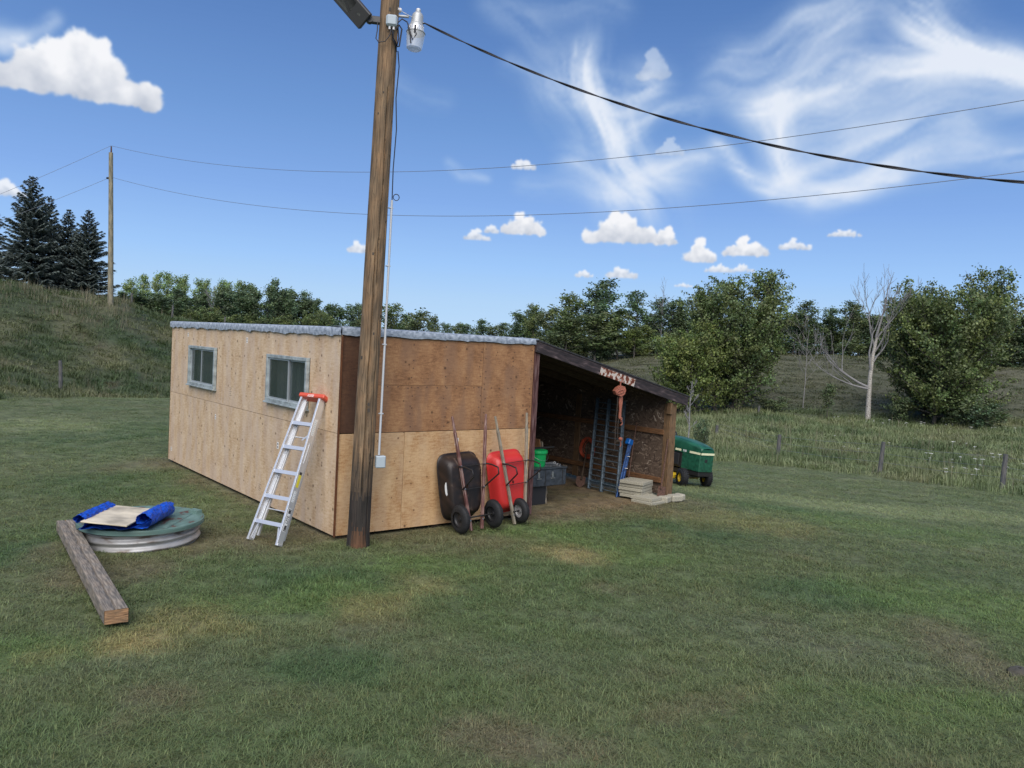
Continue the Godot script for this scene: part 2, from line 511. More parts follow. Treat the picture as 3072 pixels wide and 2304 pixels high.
	for t: Array in [["leaf_mid", 1.0, 1.0, 1.0], ["leaf_dark", 0.74, 0.84, 0.95], ["leaf_sunlit_tint", 2.0, 2.05, 1.7], ["leaf_olive", 1.05, 1.07, 0.86], ["leaf_yellow", 1.18, 1.16, 0.74], ["leaf_cool", 0.84, 0.98, 1.10]]:  # tint for the pale back poplars: distant sunshine painted into the leaf colour
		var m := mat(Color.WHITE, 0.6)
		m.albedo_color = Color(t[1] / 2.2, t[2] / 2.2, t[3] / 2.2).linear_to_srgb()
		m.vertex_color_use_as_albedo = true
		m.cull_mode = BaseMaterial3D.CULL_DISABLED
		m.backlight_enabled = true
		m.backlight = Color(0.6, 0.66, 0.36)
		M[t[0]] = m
	M.needles = mat(Color.WHITE, 0.65)
	M.needles.vertex_color_use_as_albedo = true
	M.needles.cull_mode = BaseMaterial3D.CULL_DISABLED
	M.grass = mat(Color.WHITE, 0.6)
	M.grass.vertex_color_use_as_albedo = true
	M.grass.cull_mode = BaseMaterial3D.CULL_DISABLED
	M.grass.backlight_enabled = true
	M.grass.backlight = Color(0.66, 0.72, 0.42)
	M.ground = mat(Color.WHITE, 0.95, 0, T.mottle, 0.5)
	M.ground.vertex_color_use_as_albedo = true
	M.ground.uv1_triplanar = true
	M.ground.uv1_world_triplanar = true
	M.flower = mat(lin(0.72, 0.72, 0.68), 0.7)

# ---------------------------------------------------------------- sky, camera, sun
const SKY_W := 4096
const SKY_H := 2048

func sky_base(el: float) -> Color:
	# clear air, by elevation in degrees
	var stops := [[0.0, Color8(192, 222, 250)], [3.0, Color8(179, 213, 248)], [5.5, Color8(160, 201, 250)], [9.6, Color8(134, 175, 235)], [14.8, Color8(112, 154, 214)], [19.5, Color8(97, 137, 198)], [23.0, Color8(86, 126, 187)], [35.0, Color8(70, 108, 170)], [90.0, Color8(55, 92, 155)]]
	for k in stops.size() - 1:
		if el <= stops[k + 1][0]:
			var t: float = clampf((el - stops[k][0]) / (stops[k + 1][0] - stops[k][0]), 0, 1)
			return (stops[k][1] as Color).lerp(stops[k + 1][1], t)
	return stops[-1][1]

func make_sky() -> ImageTexture:
	# cirrus in a coarse sheet over the whole dome: fine noise combed along drifting lines
	var cw := 2048
	var ch := 1024
	var comb := FastNoiseLite.new()
	comb.seed = 5
	comb.frequency = 0.06
	comb.fractal_octaves = 5
	comb.domain_warp_enabled = true
	comb.domain_warp_amplitude = 9.0
	comb.domain_warp_frequency = 0.05
	var veil := FastNoiseLite.new()
	veil.seed = 9
	veil.frequency = 0.018
	veil.fractal_octaves = 3
	var rgn := RandomNumberGenerator.new()
	rgn.seed = 77
	var strokes: Array = CIRRUS.duplicate(true)
	# the same kind of streaks all round the rest of the sky
	for k in 46:
		var a := rgn.randf_range(100, 345)
		var e := rgn.randf_range(12, 70)
		var pts: Array = [[a, e]]
		for s in 3:
			a += rgn.randf_range(3, 8) / maxf(cos(deg_to_rad(e)), 0.3)
			e += rgn.randf_range(-5, 3)
			pts.append([a, e])
		strokes.append([pts, rgn.randf_range(0.8, 2.2), rgn.randf_range(0.25, 0.7)])
	var sheet := PackedFloat32Array()
	sheet.resize(cw * ch)
	var id := 0
	for st: Array in strokes:
		id += 1
		var pts: Array = st[0]
		var wd: float = st[1]
		var amp: float = st[2] * 1.25
		var c0 := maxf(cos(deg_to_rad(pts[0][1])), 0.25)
		var line: Array = []
		var lo := Vector2(1e9, 1e9)
		var hi := Vector2(-1e9, -1e9)
		for q: Array in pts:
			line.append(Vector2(q[0] * c0, q[1]))
			lo = Vector2(minf(lo.x, q[0]), minf(lo.y, q[1]))
			hi = Vector2(maxf(hi.x, q[0]), maxf(hi.y, q[1]))
		var run: Vector2 = ((line[-1] as Vector2) - (line[0] as Vector2)).normalized()
		var m := wd * 2.8
		for yy in range(maxi(int((90.0 - hi.y - m) / 180.0 * ch), 0), mini(int((90.0 - lo.y + m) / 180.0 * ch) + 1, ch / 2 - 1) + 1):
			for xx in range(int((lo.x - m / c0) / 360.0 * cw), int((hi.x + m / c0) / 360.0 * cw) + 2):
				var az := (xx + 0.5) / cw * 360.0
				var el := 90.0 - (yy + 0.5) / ch * 180.0
				var X := Vector2(az * c0, el)
				X += Vector2(veil.get_noise_2d(az * 3.0, el * 3.0), veil.get_noise_2d(az * 3.0 + 90.0, el * 3.0)) * wd * 1.5
				var d := 1e9
				for k in line.size() - 1:
					d = minf(d, X.distance_to(Geometry2D.get_closest_point_to_segment(X, line[k], line[k + 1])))
				d /= wd
				if d > 2.6:
					continue
				var along := X.dot(run)
				var across := X.dot(run.orthogonal())
				var f := 0.80 + 0.95 * comb.get_noise_2d(along * 1.3 + id * 71.0, across * 6.0) + 0.45 * comb.get_noise_2d(along * 3.0 + id * 31.0, across * 17.0)
				var al := clampf(amp * exp(-d * d) * f, 0.0, 0.9)
				var i := yy * cw + posmod(xx, cw)
				sheet[i] = 1.0 - (1.0 - sheet[i]) * (1.0 - al)
	var alpha := PackedByteArray()
	alpha.resize(cw * ch)
	for i in cw * ch / 2:
		alpha[i] = int(clampf(sheet[i], 0, 0.93) * 255)
	var cim := Image.create_from_data(cw, ch, false, Image.FORMAT_L8, alpha)
	cim.resize(SKY_W, SKY_H, Image.INTERPOLATE_CUBIC)
	var ca := cim.get_data()
	var data := PackedByteArray()
	data.resize(SKY_W * SKY_H * 3)
	var below := Color(0.10, 0.12, 0.07).linear_to_srgb()
	var bl := PackedByteArray([int(below.r * 255), int(below.g * 255), int(below.b * 255)])
	var half := PackedByteArray()
	half.resize(SKY_W * 3)
	for y in SKY_H:
		var el := 90.0 - (y + 0.5) / SKY_H * 180.0
		if el < -0.2:
			if y % 512 == 0 or bl.size() < SKY_W * 3:
				bl = PackedByteArray()
				bl.resize(SKY_W * 3)
				for x in SKY_W:
					bl[x * 3] = int(below.r * 255)
					bl[x * 3 + 1] = int(below.g * 255)
					bl[x * 3 + 2] = int(below.b * 255)
			break
		var b := sky_base(el)
		var s := b
		var r := int(s.r * 255 + 0.5)
		var g := int(s.g * 255 + 0.5)
		var bb := int(s.b * 255 + 0.5)
		var o := y * SKY_W * 3
		for x in SKY_W:
			var a := ca[y * SKY_W + x]
			if a > 1:
				data[o] = r + (238 - r) * a / 255
				data[o + 1] = g + (243 - g) * a / 255
				data[o + 2] = bb + (252 - bb) * a / 255
			else:
				data[o] = r
				data[o + 1] = g
				data[o + 2] = bb
			o += 3
	var im := Image.create_from_data(SKY_W, SKY_H, false, Image.FORMAT_RGB8, data)
	im.fill_rect(Rect2i(0, SKY_H / 2, SKY_W, SKY_H / 2), below)
	# fair-weather cumulus, flat beneath and heaped above
	var cums: Array = CUMULUS.duplicate(true)
	for k in 60:
		var e := rgn.randf_range(3.0, 24.0)
		cums.append([rgn.randf_range(98, 350), e, rgn.randf_range(0.8, 3.6) * (0.4 + e / 24.0), rgn.randf_range(0.5, 2.4) * (0.4 + e / 24.0), 100 + k])
	var pn := FastNoiseLite.new()
	pn.frequency = 0.55
	pn.fractal_octaves = 5
	for cu: Array in cums:
		var r2 := RandomNumberGenerator.new()
		r2.seed = cu[4]
		var hw: float = cu[2]
		var hh: float = cu[3]
		var blobs: Array = []
		var nb := 5 + int(hw * 2.0)
		for k in nb:
			var t := (k + 0.5) / nb * 2.0 - 1.0
			var env := pow(maxf(1.0 - t * t, 0.0), 0.65)
			var rad := hh * (0.15 + 0.24 * env) * r2.randf_range(0.75, 1.1)
			blobs.append([t * maxf(hw - rad * 0.9, 0.1), rad * 0.75 + r2.randf() * maxf(hh * env - rad * 1.7, 0.0) * 0.3, rad])
			if env > 0.45:
				var rad2 := hh * 0.24 * r2.randf_range(0.8, 1.2)
				blobs.append([t * hw * 0.55 - hw * 0.06 + r2.randfn(0, hw * 0.05), hh * pow(env, 1.5) * r2.randf_range(0.5, 0.92) - rad2 * 0.35, rad2])
		var cosl := maxf(cos(deg_to_rad(cu[1])), 0.3)
		var x0 := int((cu[0] - hw * 1.35 / cosl) / 360.0 * SKY_W)
		var x1 := int((cu[0] + hw * 1.35 / cosl) / 360.0 * SKY_W)
		var y0 := int((90.0 - cu[1] - hh * 1.35) / 180.0 * SKY_H)
		var y1 := mini(int((90.0 - cu[1] + hh * 0.25) / 180.0 * SKY_H), SKY_H / 2 - 2)
		for yy in range(y0, y1 + 1):
			for xx in range(x0, x1 + 1):
				var az := (xx + 0.5) / SKY_W * 360.0
				var el := 90.0 - (yy + 0.5) / SKY_H * 180.0
				var px: float = (az - cu[0]) * cosl
				var py: float = el - cu[1]
				var n1 := pn.get_noise_3d(px / hh * 4.5, py / hh * 4.5, cu[4] * 7.3)
				var dens := -1.0
				for bb: Array in blobs:
					var dx: float = px - bb[0]
					var dy: float = py - bb[1]
					var d: float = 1.0 - sqrt(dx * dx + dy * dy) / bb[2]
					dens = maxf(dens, d)
				dens += n1 * 0.62 + 0.06
				dens -= clampf((0.10 * hh - py) / (0.20 * hh), 0.0, 1.0) * 0.85
				var a := smoothstep(0.0, 0.34, dens)
				if a <= 0.004:
					continue
				if cu[4] == 21 or cu[4] == 23:
					a *= 0.45
				elif hh < 1.1:
					a *= 0.9
				var n2 := pn.get_noise_3d(px / hh * 3.0 + 40.0, py / hh * 3.0, cu[4] * 3.1)
				var top := clampf(py / hh * 1.15 + 0.32 + n2 * 0.55 + n1 * 0.25, 0.0, 1.0)
				var cc := Color(0.70, 0.735, 0.80).lerp(Color(0.965, 0.97, 0.985), top)
				var old := im.get_pixel(posmod(xx, SKY_W), yy)
				im.set_pixel(posmod(xx, SKY_W), yy, old.lerp(cc, a))
	return ImageTexture.create_from_image(im)

func setup_view() -> void:
	var cam := Camera3D.new()
	cam.name = "camera"
	cam.fov = 50.75
	cam.near = 0.05
	cam.far = 6000.0
	cam.position = EYE
	cam.rotation = Vector3(-0.0475, -0.6853, 0.0528)
	add_child(cam)
	cam.current = true
	var env := Environment.new()
	env.background_mode = Environment.BG_SKY
	var sk := Sky.new()
	var pm := PanoramaSkyMaterial.new()
	pm.panorama = make_sky()
	sk.sky_material = pm
	env.sky = sk
	env.background_energy_multiplier = SKY_ENERGY
	env.tonemap_mode = Environment.TONE_MAPPER_LINEAR
	env.tonemap_exposure = EXPOSURE
	env.sdfgi_enabled = true
	env.ssao_enabled = true
	env.ssil_enabled = true
	var we := WorldEnvironment.new()
	we.name = "world_environment"
	we.environment = env
	add_child(we)
	var sun := DirectionalLight3D.new()
	sun.name = "sun"
	sun.light_energy = SUN_ENERGY
	sun.light_color = Color(1.0, 0.975, 0.94)
	sun.light_angular_distance = 60.0
	sun.shadow_enabled = true
	add_child(sun)
	# the sun stands high behind the left shoulder, veiled by cloud
	sun.look_at_from_position(Vector3.ZERO, -Vector3(-0.62, 0.95, 0.72), Vector3.UP)

# ---------------------------------------------------------------- land
func height(x: float, z: float) -> float:
	var dx := x - EYE.x
	var dz := z - EYE.z
	var r := sqrt(dx * dx + dz * dz)
	var a := rad_to_deg(atan2(dx, -dz))
	if a < -130.0:
		a += 360.0
	var ia := 0
	while ia < AZ.size() - 2 and a > AZ[ia + 1]:
		ia += 1
	var ta := clampf((a - AZ[ia]) / (AZ[ia + 1] - AZ[ia]), 0.0, 1.0)
	ta = ta * ta * (3.0 - 2.0 * ta)
	var ir := 0
	while ir < RAD.size() - 2 and r > RAD[ir + 1]:
		ir += 1
	var tr := clampf((r - RAD[ir]) / (RAD[ir + 1] - RAD[ir]), 0.0, 1.0)
	var p: float = lerpf(TAB[ia][ir], TAB[ia][ir + 1], tr)
	var q: float = lerpf(TAB[ia + 1][ir], TAB[ia + 1][ir + 1], tr)
	var y := lerpf(p, q, ta)
	var e := edge_at(a)
	var rough := clampf((r - e) / 4.0, 0.0, 1.0)
	if rough > 0.0:
		y += rough * (bump.get_noise_2d(x, z) * 0.16 + bump.get_noise_2d(x * 4.0, z * 4.0) * 0.06)
	return y

func edge_at(a: float) -> float:
	var k := 0
	while k < EDGE_AZ.size() - 2 and a > EDGE_AZ[k + 1]:
		k += 1
	return lerpf(EDGE_R[k], EDGE_R[k + 1], clampf((a - EDGE_AZ[k]) / (EDGE_AZ[k + 1] - EDGE_AZ[k]), 0.0, 1.0)) + edge_n.get_noise_1d(a * 3.0) * 0.5

var bump := FastNoiseLite.new()
var edge_n := FastNoiseLite.new()
var tintn := FastNoiseLite.new()
var tintn2 := FastNoiseLite.new()
# real colours of turf (linear)
const KIND := {
	"dry": Color(0.450, 0.395, 0.165), "dry2": Color(0.300, 0.295, 0.115), "straw": Color(0.480, 0.395, 0.190), "straw2": Color(0.240, 0.225, 0.125),
	"lush": Color(0.090, 0.175, 0.062), "bright": Color(0.175, 0.275, 0.080), "pale": Color(0.340, 0.400, 0.180), "thatch": Color(0.235, 0.215, 0.115),
	"dirt": Color(0.310, 0.235, 0.130), "grey": Color(0.190, 0.235, 0.125)}
const PX := Vector2(0.774, 0.633)

func lawn_tint(x: float, z: float) -> Color:
	var n := tintn.get_noise_2d(x, z)
	var n2 := tintn2.get_noise_2d(x, z)
	var c := Color(0.178, 0.226, 0.092)
	c = c.lerp(Color(0.220, 0.262, 0.118), clampf(n * 0.9, 0, 1))
	c = c.lerp(Color(0.130, 0.215, 0.072), clampf(-n * 0.9, 0, 1))
	c = c.lerp(Color(0.250, 0.228, 0.122), clampf(n2 * 1.7 - 0.42, 0, 0.5))
	for p: Array in PATCHES:
		var d := Vector2(x - p[0], z - p[1])
		var u: float = d.dot(PX) / p[2]
		var w: float = d.dot(Vector2(-PX.y, PX.x)) / p[3]
		var q: float = u * u + w * w
		if q < 3.0:
			var k := clampf((1.35 - sqrt(q) + n2 * 0.8 + n * 0.35) * 1.2, 0, 1)
			c = c.lerp(KIND[p[4]], k * (0.7 if p[4] != "grey" else 0.4) * (1.25 if p[4] == "pale" else 1.0))
	# mower passes run along the edge of the yard: bent blades show alternately paler and deeper green
	var r := Vector2(x - EYE.x, z - EYE.z).length()
	if r > 11.0:
		var q2 := edge_at(rad_to_deg(atan2(x - EYE.x, EYE.z - z))) - r
		var pass_n := sin(q2 * TAU / 1.25 + n * 1.6)
		var k2 := clampf((r - 11.0) / 5.0, 0, 1)
		c = c.lerp(Color(0.250, 0.310, 0.135), k2 * clampf(0.30 + 0.30 * pass_n + n2 * 0.3, 0, 0.7))
	# trodden bare earth with straw under the lean-to, dead clippings along the walls where no mower reaches
	if x > 2.95 and x < 6.1 and z < 0.1 and z > -6.6:
		c = c.lerp(KIND["dirt"], clampf(0.85 + n2 * 0.6, 0.2, 1.0))
	elif z < 1.2 and x > -1.2 and x < 6.6 and z > -7.0:
		var off := maxf(maxf(-x, x - 6.2), maxf(z, -6.6 - z))
		if off < 0.55:
			c = c.lerp(KIND["thatch"], clampf(1.0 - off / 0.4 + n2 * 1.2, 0.0, 0.85))
	return c

func meadow_tint(x: float, z: float, a: float) -> Color:
	var n := tintn.get_noise_2d(x * 0.6 + 50.0, z * 0.6)
	var n2 := tintn2.get_noise_2d(x * 0.7, z * 0.7 + 70.0)
	var left := Color(0.105, 0.138, 0.056)
	var right := Color(0.235, 0.285, 0.135)
	var c := left.lerp(right, smoothstep(25.0, 48.0, a))
	c = c.lerp(Color(0.285, 0.280, 0.150), clampf(n * 1.3, 0, 0.6))
	c = c.lerp(Color(0.075, 0.130, 0.050), clampf(-n * 1.6, 0, 0.8))
	c = c.lerp(Color(0.195, 0.150, 0.098), clampf(n2 * 1.8 - 0.6, 0, 0.6))
	var far := Vector2(x - EYE.x, z - EYE.z).length()
	if a > 40.0 and far > 44.0:
		c = c.lerp(Color(0.150, 0.145, 0.088), 0.65 * clampf((far - 44.0) / 4.0, 0, 1))
	return c

func make_ground() -> void:
	bump.seed = 3
	bump.frequency = 0.22
	edge_n.seed = 4
	edge_n.frequency = 0.08
	tintn.seed = 21
	tintn.frequency = 0.32
	tintn.fractal_octaves = 4
	tintn2.seed = 22
	tintn2.frequency = 0.75
	tintn2.fractal_octaves = 3
	var az: Array = []
	var a := -180.0
	while a < 180.0:
		az.append(a)
		a += 0.7 if a >= -22.0 and a < 102.0 else 4.0
	az.append(180.0)
	var rd: Array = [0.0, 1.5]
	var r := 2.5
	while r < 95.0:
		rd.append(r)
		r *= 1.035
	for x in [105.0, 130.0, 170.0, 240.0, 400.0, 800.0, 1600.0, 3500.0]:
		rd.append(x)
	var vs := PackedVector3Array()
	var cs := PackedColorArray()
	var ns := PackedVector3Array()
	for i in rd.size():
		for j in az.size():
			var t := deg_to_rad(az[j])
			var x: float = EYE.x + sin(t) * rd[i]
			var z: float = EYE.z - cos(t) * rd[i]
			vs.append(Vector3(x, height(x, z), z))
			var e := edge_at(az[j])
			var k := clampf((rd[i] - e) / 0.8, 0, 1)
			var c := lawn_tint(x, z) if k < 1.0 else Color.BLACK
			if k > 0.0:
				c = c.lerp(meadow_tint(x, z, az[j]), k)
			cs.append(Color(c.r * 0.80, c.g * 0.76, c.b * 0.80))
	var C := az.size()
	for i in rd.size():
		for j in C:
			var p := vs[mini(i + 1, rd.size() - 1) * C + j] - vs[maxi(i - 1, 0) * C + j]
			var q := vs[i * C + mini(j + 1, C - 1)] - vs[i * C + maxi(j - 1, 0)]
			var nn := p.cross(q)
			nn = nn.normalized() if nn.length() > 1e-8 else Vector3.UP
			ns.append(nn if nn.y > 0 else -nn)
	var ix := PackedInt32Array()
	for i in rd.size() - 1:
		for j in C - 1:
			var p := i * C + j
			ix.append_array([p, p + C, p + C + 1, p, p + C + 1, p + 1])
	var arr: Array = []
	arr.resize(Mesh.ARRAY_MAX)
	arr[Mesh.ARRAY_VERTEX] = vs
	arr[Mesh.ARRAY_NORMAL] = ns
	arr[Mesh.ARRAY_COLOR] = cs
	arr[Mesh.ARRAY_INDEX] = ix
	var m := ArrayMesh.new()
	m.add_surface_from_arrays(Mesh.PRIMITIVE_TRIANGLES, arr)
	var o := MeshInstance3D.new()
	o.name = "ground"
	o.mesh = m
	o.material_override = M.ground
	add_child(o)
	tag(o, "mown yard rising into grassy hills", "ground", "", "structure")

func tuft_mesh(sd: int, blades: int, spread: float, hmin: float, hmax: float, wd: float, lean: float, dry: float) -> ArrayMesh:
	var mb := MB.new()
	var r := RandomNumberGenerator.new()
	r.seed = sd
	for k in blades:
		var p := Vector3(r.randfn(0, spread), -0.01, r.randfn(0, spread))
		var h := r.randf_range(hmin, hmax)
		var t := r.randf() * TAU
		var out := Vector3(cos(t), 0, sin(t))
		var side := out.cross(Vector3.UP)
		var b := lean * r.randf_range(0.2, 1.5) * h
		var p1 := p + Vector3.UP * h * 0.55 + out * b * 0.3
		var p2 := p + Vector3.UP * h * r.randf_range(0.75, 1.0) + out * b
		var g := 0.45 + 1.35 * r.randf() * r.randf() + 0.25 * r.randf()
		mb.col = Color(g, g, g)
		if r.randf() < dry:
			mb.col = Color(g * 1.75, g * 1.35, g * 1.35)
		var w := wd * r.randf_range(0.7, 1.2)
		var n1 := side.cross(p1 - p).normalized()
		var n2 := side.cross(p2 - p1).normalized()
		n1 = n1 if n1.y > 0.0 else -n1
		n2 = n2 if n2.y > 0.0 else -n2
		var nm := (n1 + n2).normalized()
		mb.tri(p - side * w, p + side * w, p1 + side * w * 0.85, n1, n1, nm)
		mb.tri(p - side * w, p1 + side * w * 0.85, p1 - side * w * 0.85, n1, nm, nm)
		mb.tri(p1 - side * w * 0.85, p1 + side * w * 0.85, p2, nm, nm, n2)
	return mb.mesh()

func scatter(parent: Node, called: String, mesh: Mesh, mt: Material, rows: Array) -> void:
	var mm := MultiMesh.new()
	mm.transform_format = MultiMesh.TRANSFORM_3D
	mm.use_colors = true
	mm.mesh = mesh
	mm.instance_count = rows.size()
	for k in rows.size():
		mm.set_instance_transform(k, rows[k][0])
		mm.set_instance_color(k, rows[k][1])
	var o := MultiMeshInstance3D.new()
	o.name = called
	o.multimesh = mm
	o.material_override = mt
	parent.add_child(o, true)
	o.set_meta("kind", "stuff")

func blocked(x: float, z: float) -> bool:
	if x > -0.01 and x < 3.03 and z < 0.02 and z > -6.6:
		return true
	if x > 6.0 and x < 6.06 and z < 0.1 and z > -6.6:
		return true
	if Vector2(x + 1.88, z + 1.02).length() < 0.66:
		return true
	return false

func make_grass() -> void:
	var lawn := Node3D.new()
	lawn.name = "lawn_grass"
	add_child(lawn)
	tag(lawn, "short mown lawn grass with dry and green patches", "grass", "", "stuff")
	var meshes: Array = []
	for k in 4:
		meshes.append(tuft_mesh(300 + k, 32, 0.050, 0.018, 0.056, 0.0021, 1.5, 0.24))
	var r := RandomNumberGenerator.new()
	r.seed = 1234
	var rows: Array = [[], [], [], []]
	for ring: Array in [[2.6, 7.0, 300.0, 1.0, 1.0], [7.0, 10.5, 170.0, 1.2, 0.95], [10.5, 15.0, 95.0, 1.5, 0.85], [15.0, 22.0, 52.0, 1.8, 0.75], [22.0, 35.0, 24.0, 2.3, 0.65]]:
		var area: float = 0.5 * deg_to_rad(112.0) * (ring[1] * ring[1] - ring[0] * ring[0])
		for k in int(area * ring[2]):
			var a := deg_to_rad(r.randf_range(-14.0, 98.0))
			var d := sqrt(r.randf_range(ring[0] * ring[0], ring[1] * ring[1]))
			var x := EYE.x + sin(a) * d
			var z := EYE.z - cos(a) * d
			if d > edge_at(rad_to_deg(a)) + 0.3 or blocked(x, z):
				continue
			var c := lawn_tint(x, z)
			var inside := x > 3.0 and x < 6.0 and z < -0.15 and z > -6.5
			if inside and r.randf() < 0.72:
				continue
			var s: float = ring[3]
			var hs := r.randf_range(0.75, 1.25) * (0.9 + 0.5 * tintn.get_noise_2d(x * 2.0, z * 2.0))
			if c.g > c.r * 1.5:
				hs *= 1.2
			elif c.r > c.g:
				hs *= 0.75
			if inside:
				hs *= 0.45
			var g := r.randf_range(0.85, 1.18)
			var bs := Basis(Vector3.UP, r.randf() * TAU).scaled(Vector3(s, hs * ring[4], s))
			rows[r.randi() % 4].append([Transform3D(bs, Vector3(x, height(x, z), z)), Color(c.r * g * r.randf_range(0.92, 1.1), c.g * g, c.b * g)])
	for k in 4:
		scatter(lawn, "grass_tufts", meshes[k], M.grass, rows[k])
	# rough meadow beyond the mown edge
	var mead := Node3D.new()
	mead.name = "meadow_grass"
	add_child(mead)
	tag(mead, "tall rough pasture grass covering the slopes beyond the mown yard", "grass", "", "stuff")
	var mm: Array = []
	for k in 3:
		mm.append(tuft_mesh(320 + k, 26, 0.11, 0.08, 0.27, 0.006, 0.85, 0.14))
	mm.append(tuft_mesh(330, 9, 0.07, 0.30, 0.62, 0.004, 0.3, 0.9))
	var rw: Array = [[], [], [], []]
	for ring: Array in [[21.0, 30.0, 26.0, 1.0], [30.0, 42.0, 15.0, 1.35], [42.0, 56.0, 9.0, 1.7], [56.0, 74.0, 4.5, 2.2]]:
		var area: float = 0.5 * deg_to_rad(112.0) * (ring[1] * ring[1] - ring[0] * ring[0])
		for k in int(area * ring[2]):
			var ad := r.randf_range(-14.0, 98.0)
			var a := deg_to_rad(ad)
			var d := sqrt(r.randf_range(ring[0] * ring[0], ring[1] * ring[1]))
			if d < edge_at(ad):
				continue
			if ad > 27.0 and ad < 42.0 and d < 50.0:
				continue
			var x := EYE.x + sin(a) * d
			var z := EYE.z - cos(a) * d
			var c := meadow_tint(x, z, ad)
			var s: float = ring[3]
			var hs := r.randf_range(0.6, 1.25) * (1.0 + 0.9 * tintn.get_noise_2d(x * 1.3, z * 1.3))
			if ad < 22.0 and d < 44.0:
				hs *= 0.8
			if d > 46.0 and ad > 40.0:
				hs *= 0.45
			var kind := r.randi() % 3
			var stalk := 0.03
			if ad < 14.0 and d > 43.0 and d < 52.0:
				stalk = 0.4
			if r.randf() < stalk:
				kind = 3
				c = c.lerp(Color(0.20, 0.185, 0.13), 0.8)
			var g := r.randf_range(0.75, 1.25)
			var bs := Basis(Vector3.UP, r.randf() * TAU).scaled(Vector3(s, hs, s))
			rw[kind].append([Transform3D(bs, Vector3(x, height(x, z), z)), Color(c.r * g, c.g * g, c.b * g)])
	for k in 4:
		scatter(mead, "meadow_tufts", mm[k], M.grass, rw[k])
	# white umbel flowers scattered over the right-hand slope
	var fb := MB.new()
	for k in 9:
		var t := k * 2.4
		var p := Vector3(cos(t) * 0.035 * sqrt(k), 0.45 + 0.01 * (k % 3), sin(t) * 0.035 * sqrt(k))
		fb.box(p, Vector3(0.038, 0.012, 0.038), Basis(Vector3(1, 0, 0.3).normalized(), 0.3 * sin(t)))
	fb.bar(Vector3(0, 0, 0), Vector3(0, 0.45, 0), 0.006, 0.006)
	var fr: Array = []
	for q: Array in [[13.6, 3.4, 26.0, 25.5, 70.5], [28.0, 8.0, 12.0, 60.0, 71.5], [41.0, 3.0, 26.0, 60.0, 66.0]]:
		for k in int(q[2]):
			var a := deg_to_rad(r.randf_range(61.0, 71.5))
			var d: float = 0.0
			if q[0] < 20.0:
				d = r.randf_range(24.0, 30.0)
				a = deg_to_rad(r.randf_range(66.5, 72.5))
			else:
				d = q[0] + r.randf() * q[1]
			var x := EYE.x + sin(a) * d
			var z := EYE.z - cos(a) * d
			fr.append([Transform3D(Basis(Vector3.UP, r.randf() * TAU).scaled(Vector3.ONE * r.randf_range(0.3, 0.62)), Vector3(x, height(x, z), z)), Color.WHITE])
	var fl := Node3D.new()
	fl.name = "white_wildflowers"
	add_child(fl)
	tag(fl, "small white wildflowers dotted through the pasture on the right", "flowers", "", "stuff")
	scatter(fl, "flower_heads", fb.mesh(), M.flower, fr)

# ---------------------------------------------------------------- trees
func leaf(mb: MB, p: Vector3, s: float, r: RandomNumberGenerator, droop: float) -> void:
	var d := Vector3(r.randfn(0, 1), r.randfn(-droop, 0.8), r.randfn(0, 1)).normalized()
	var q := d.cross(Vector3(r.randfn(0, 1), r.randfn(0, 1), r.randfn(0, 1))).normalized()
	var n := d.cross(q).normalized()
	if n.y < 0.0:
		n = -n
	var a := p - d * s * 0.5
	var b := p + q * s * 0.36
	var c := p + d * s * 0.5
	var e := p - q * s * 0.36
	mb.tri(a, b, c, n, n, n)
	mb.tri(a, c, e, n, n, n)

func limb(mb: MB, a: Vector3, dir: Vector3, L: float, r0: float, up: float, r: RandomNumberGenerator, sides := 5, segs := 4) -> Array:
	var pts: Array = [a]
	var rad: Array = [r0]
	var d := dir.normalized()
	var p := a
	for k in segs:
		d = (d + Vector3(r.randfn(0, 0.13), r.randfn(0, 0.06) + up, r.randfn(0, 0.13))).normalized()
		p += d * L / segs
		pts.append(p)
		rad.append(maxf(r0 * (1.0 - 0.85 * (k + 1) / segs), 0.006))
	mb.tube(pts, rad, sides, false)
	return pts

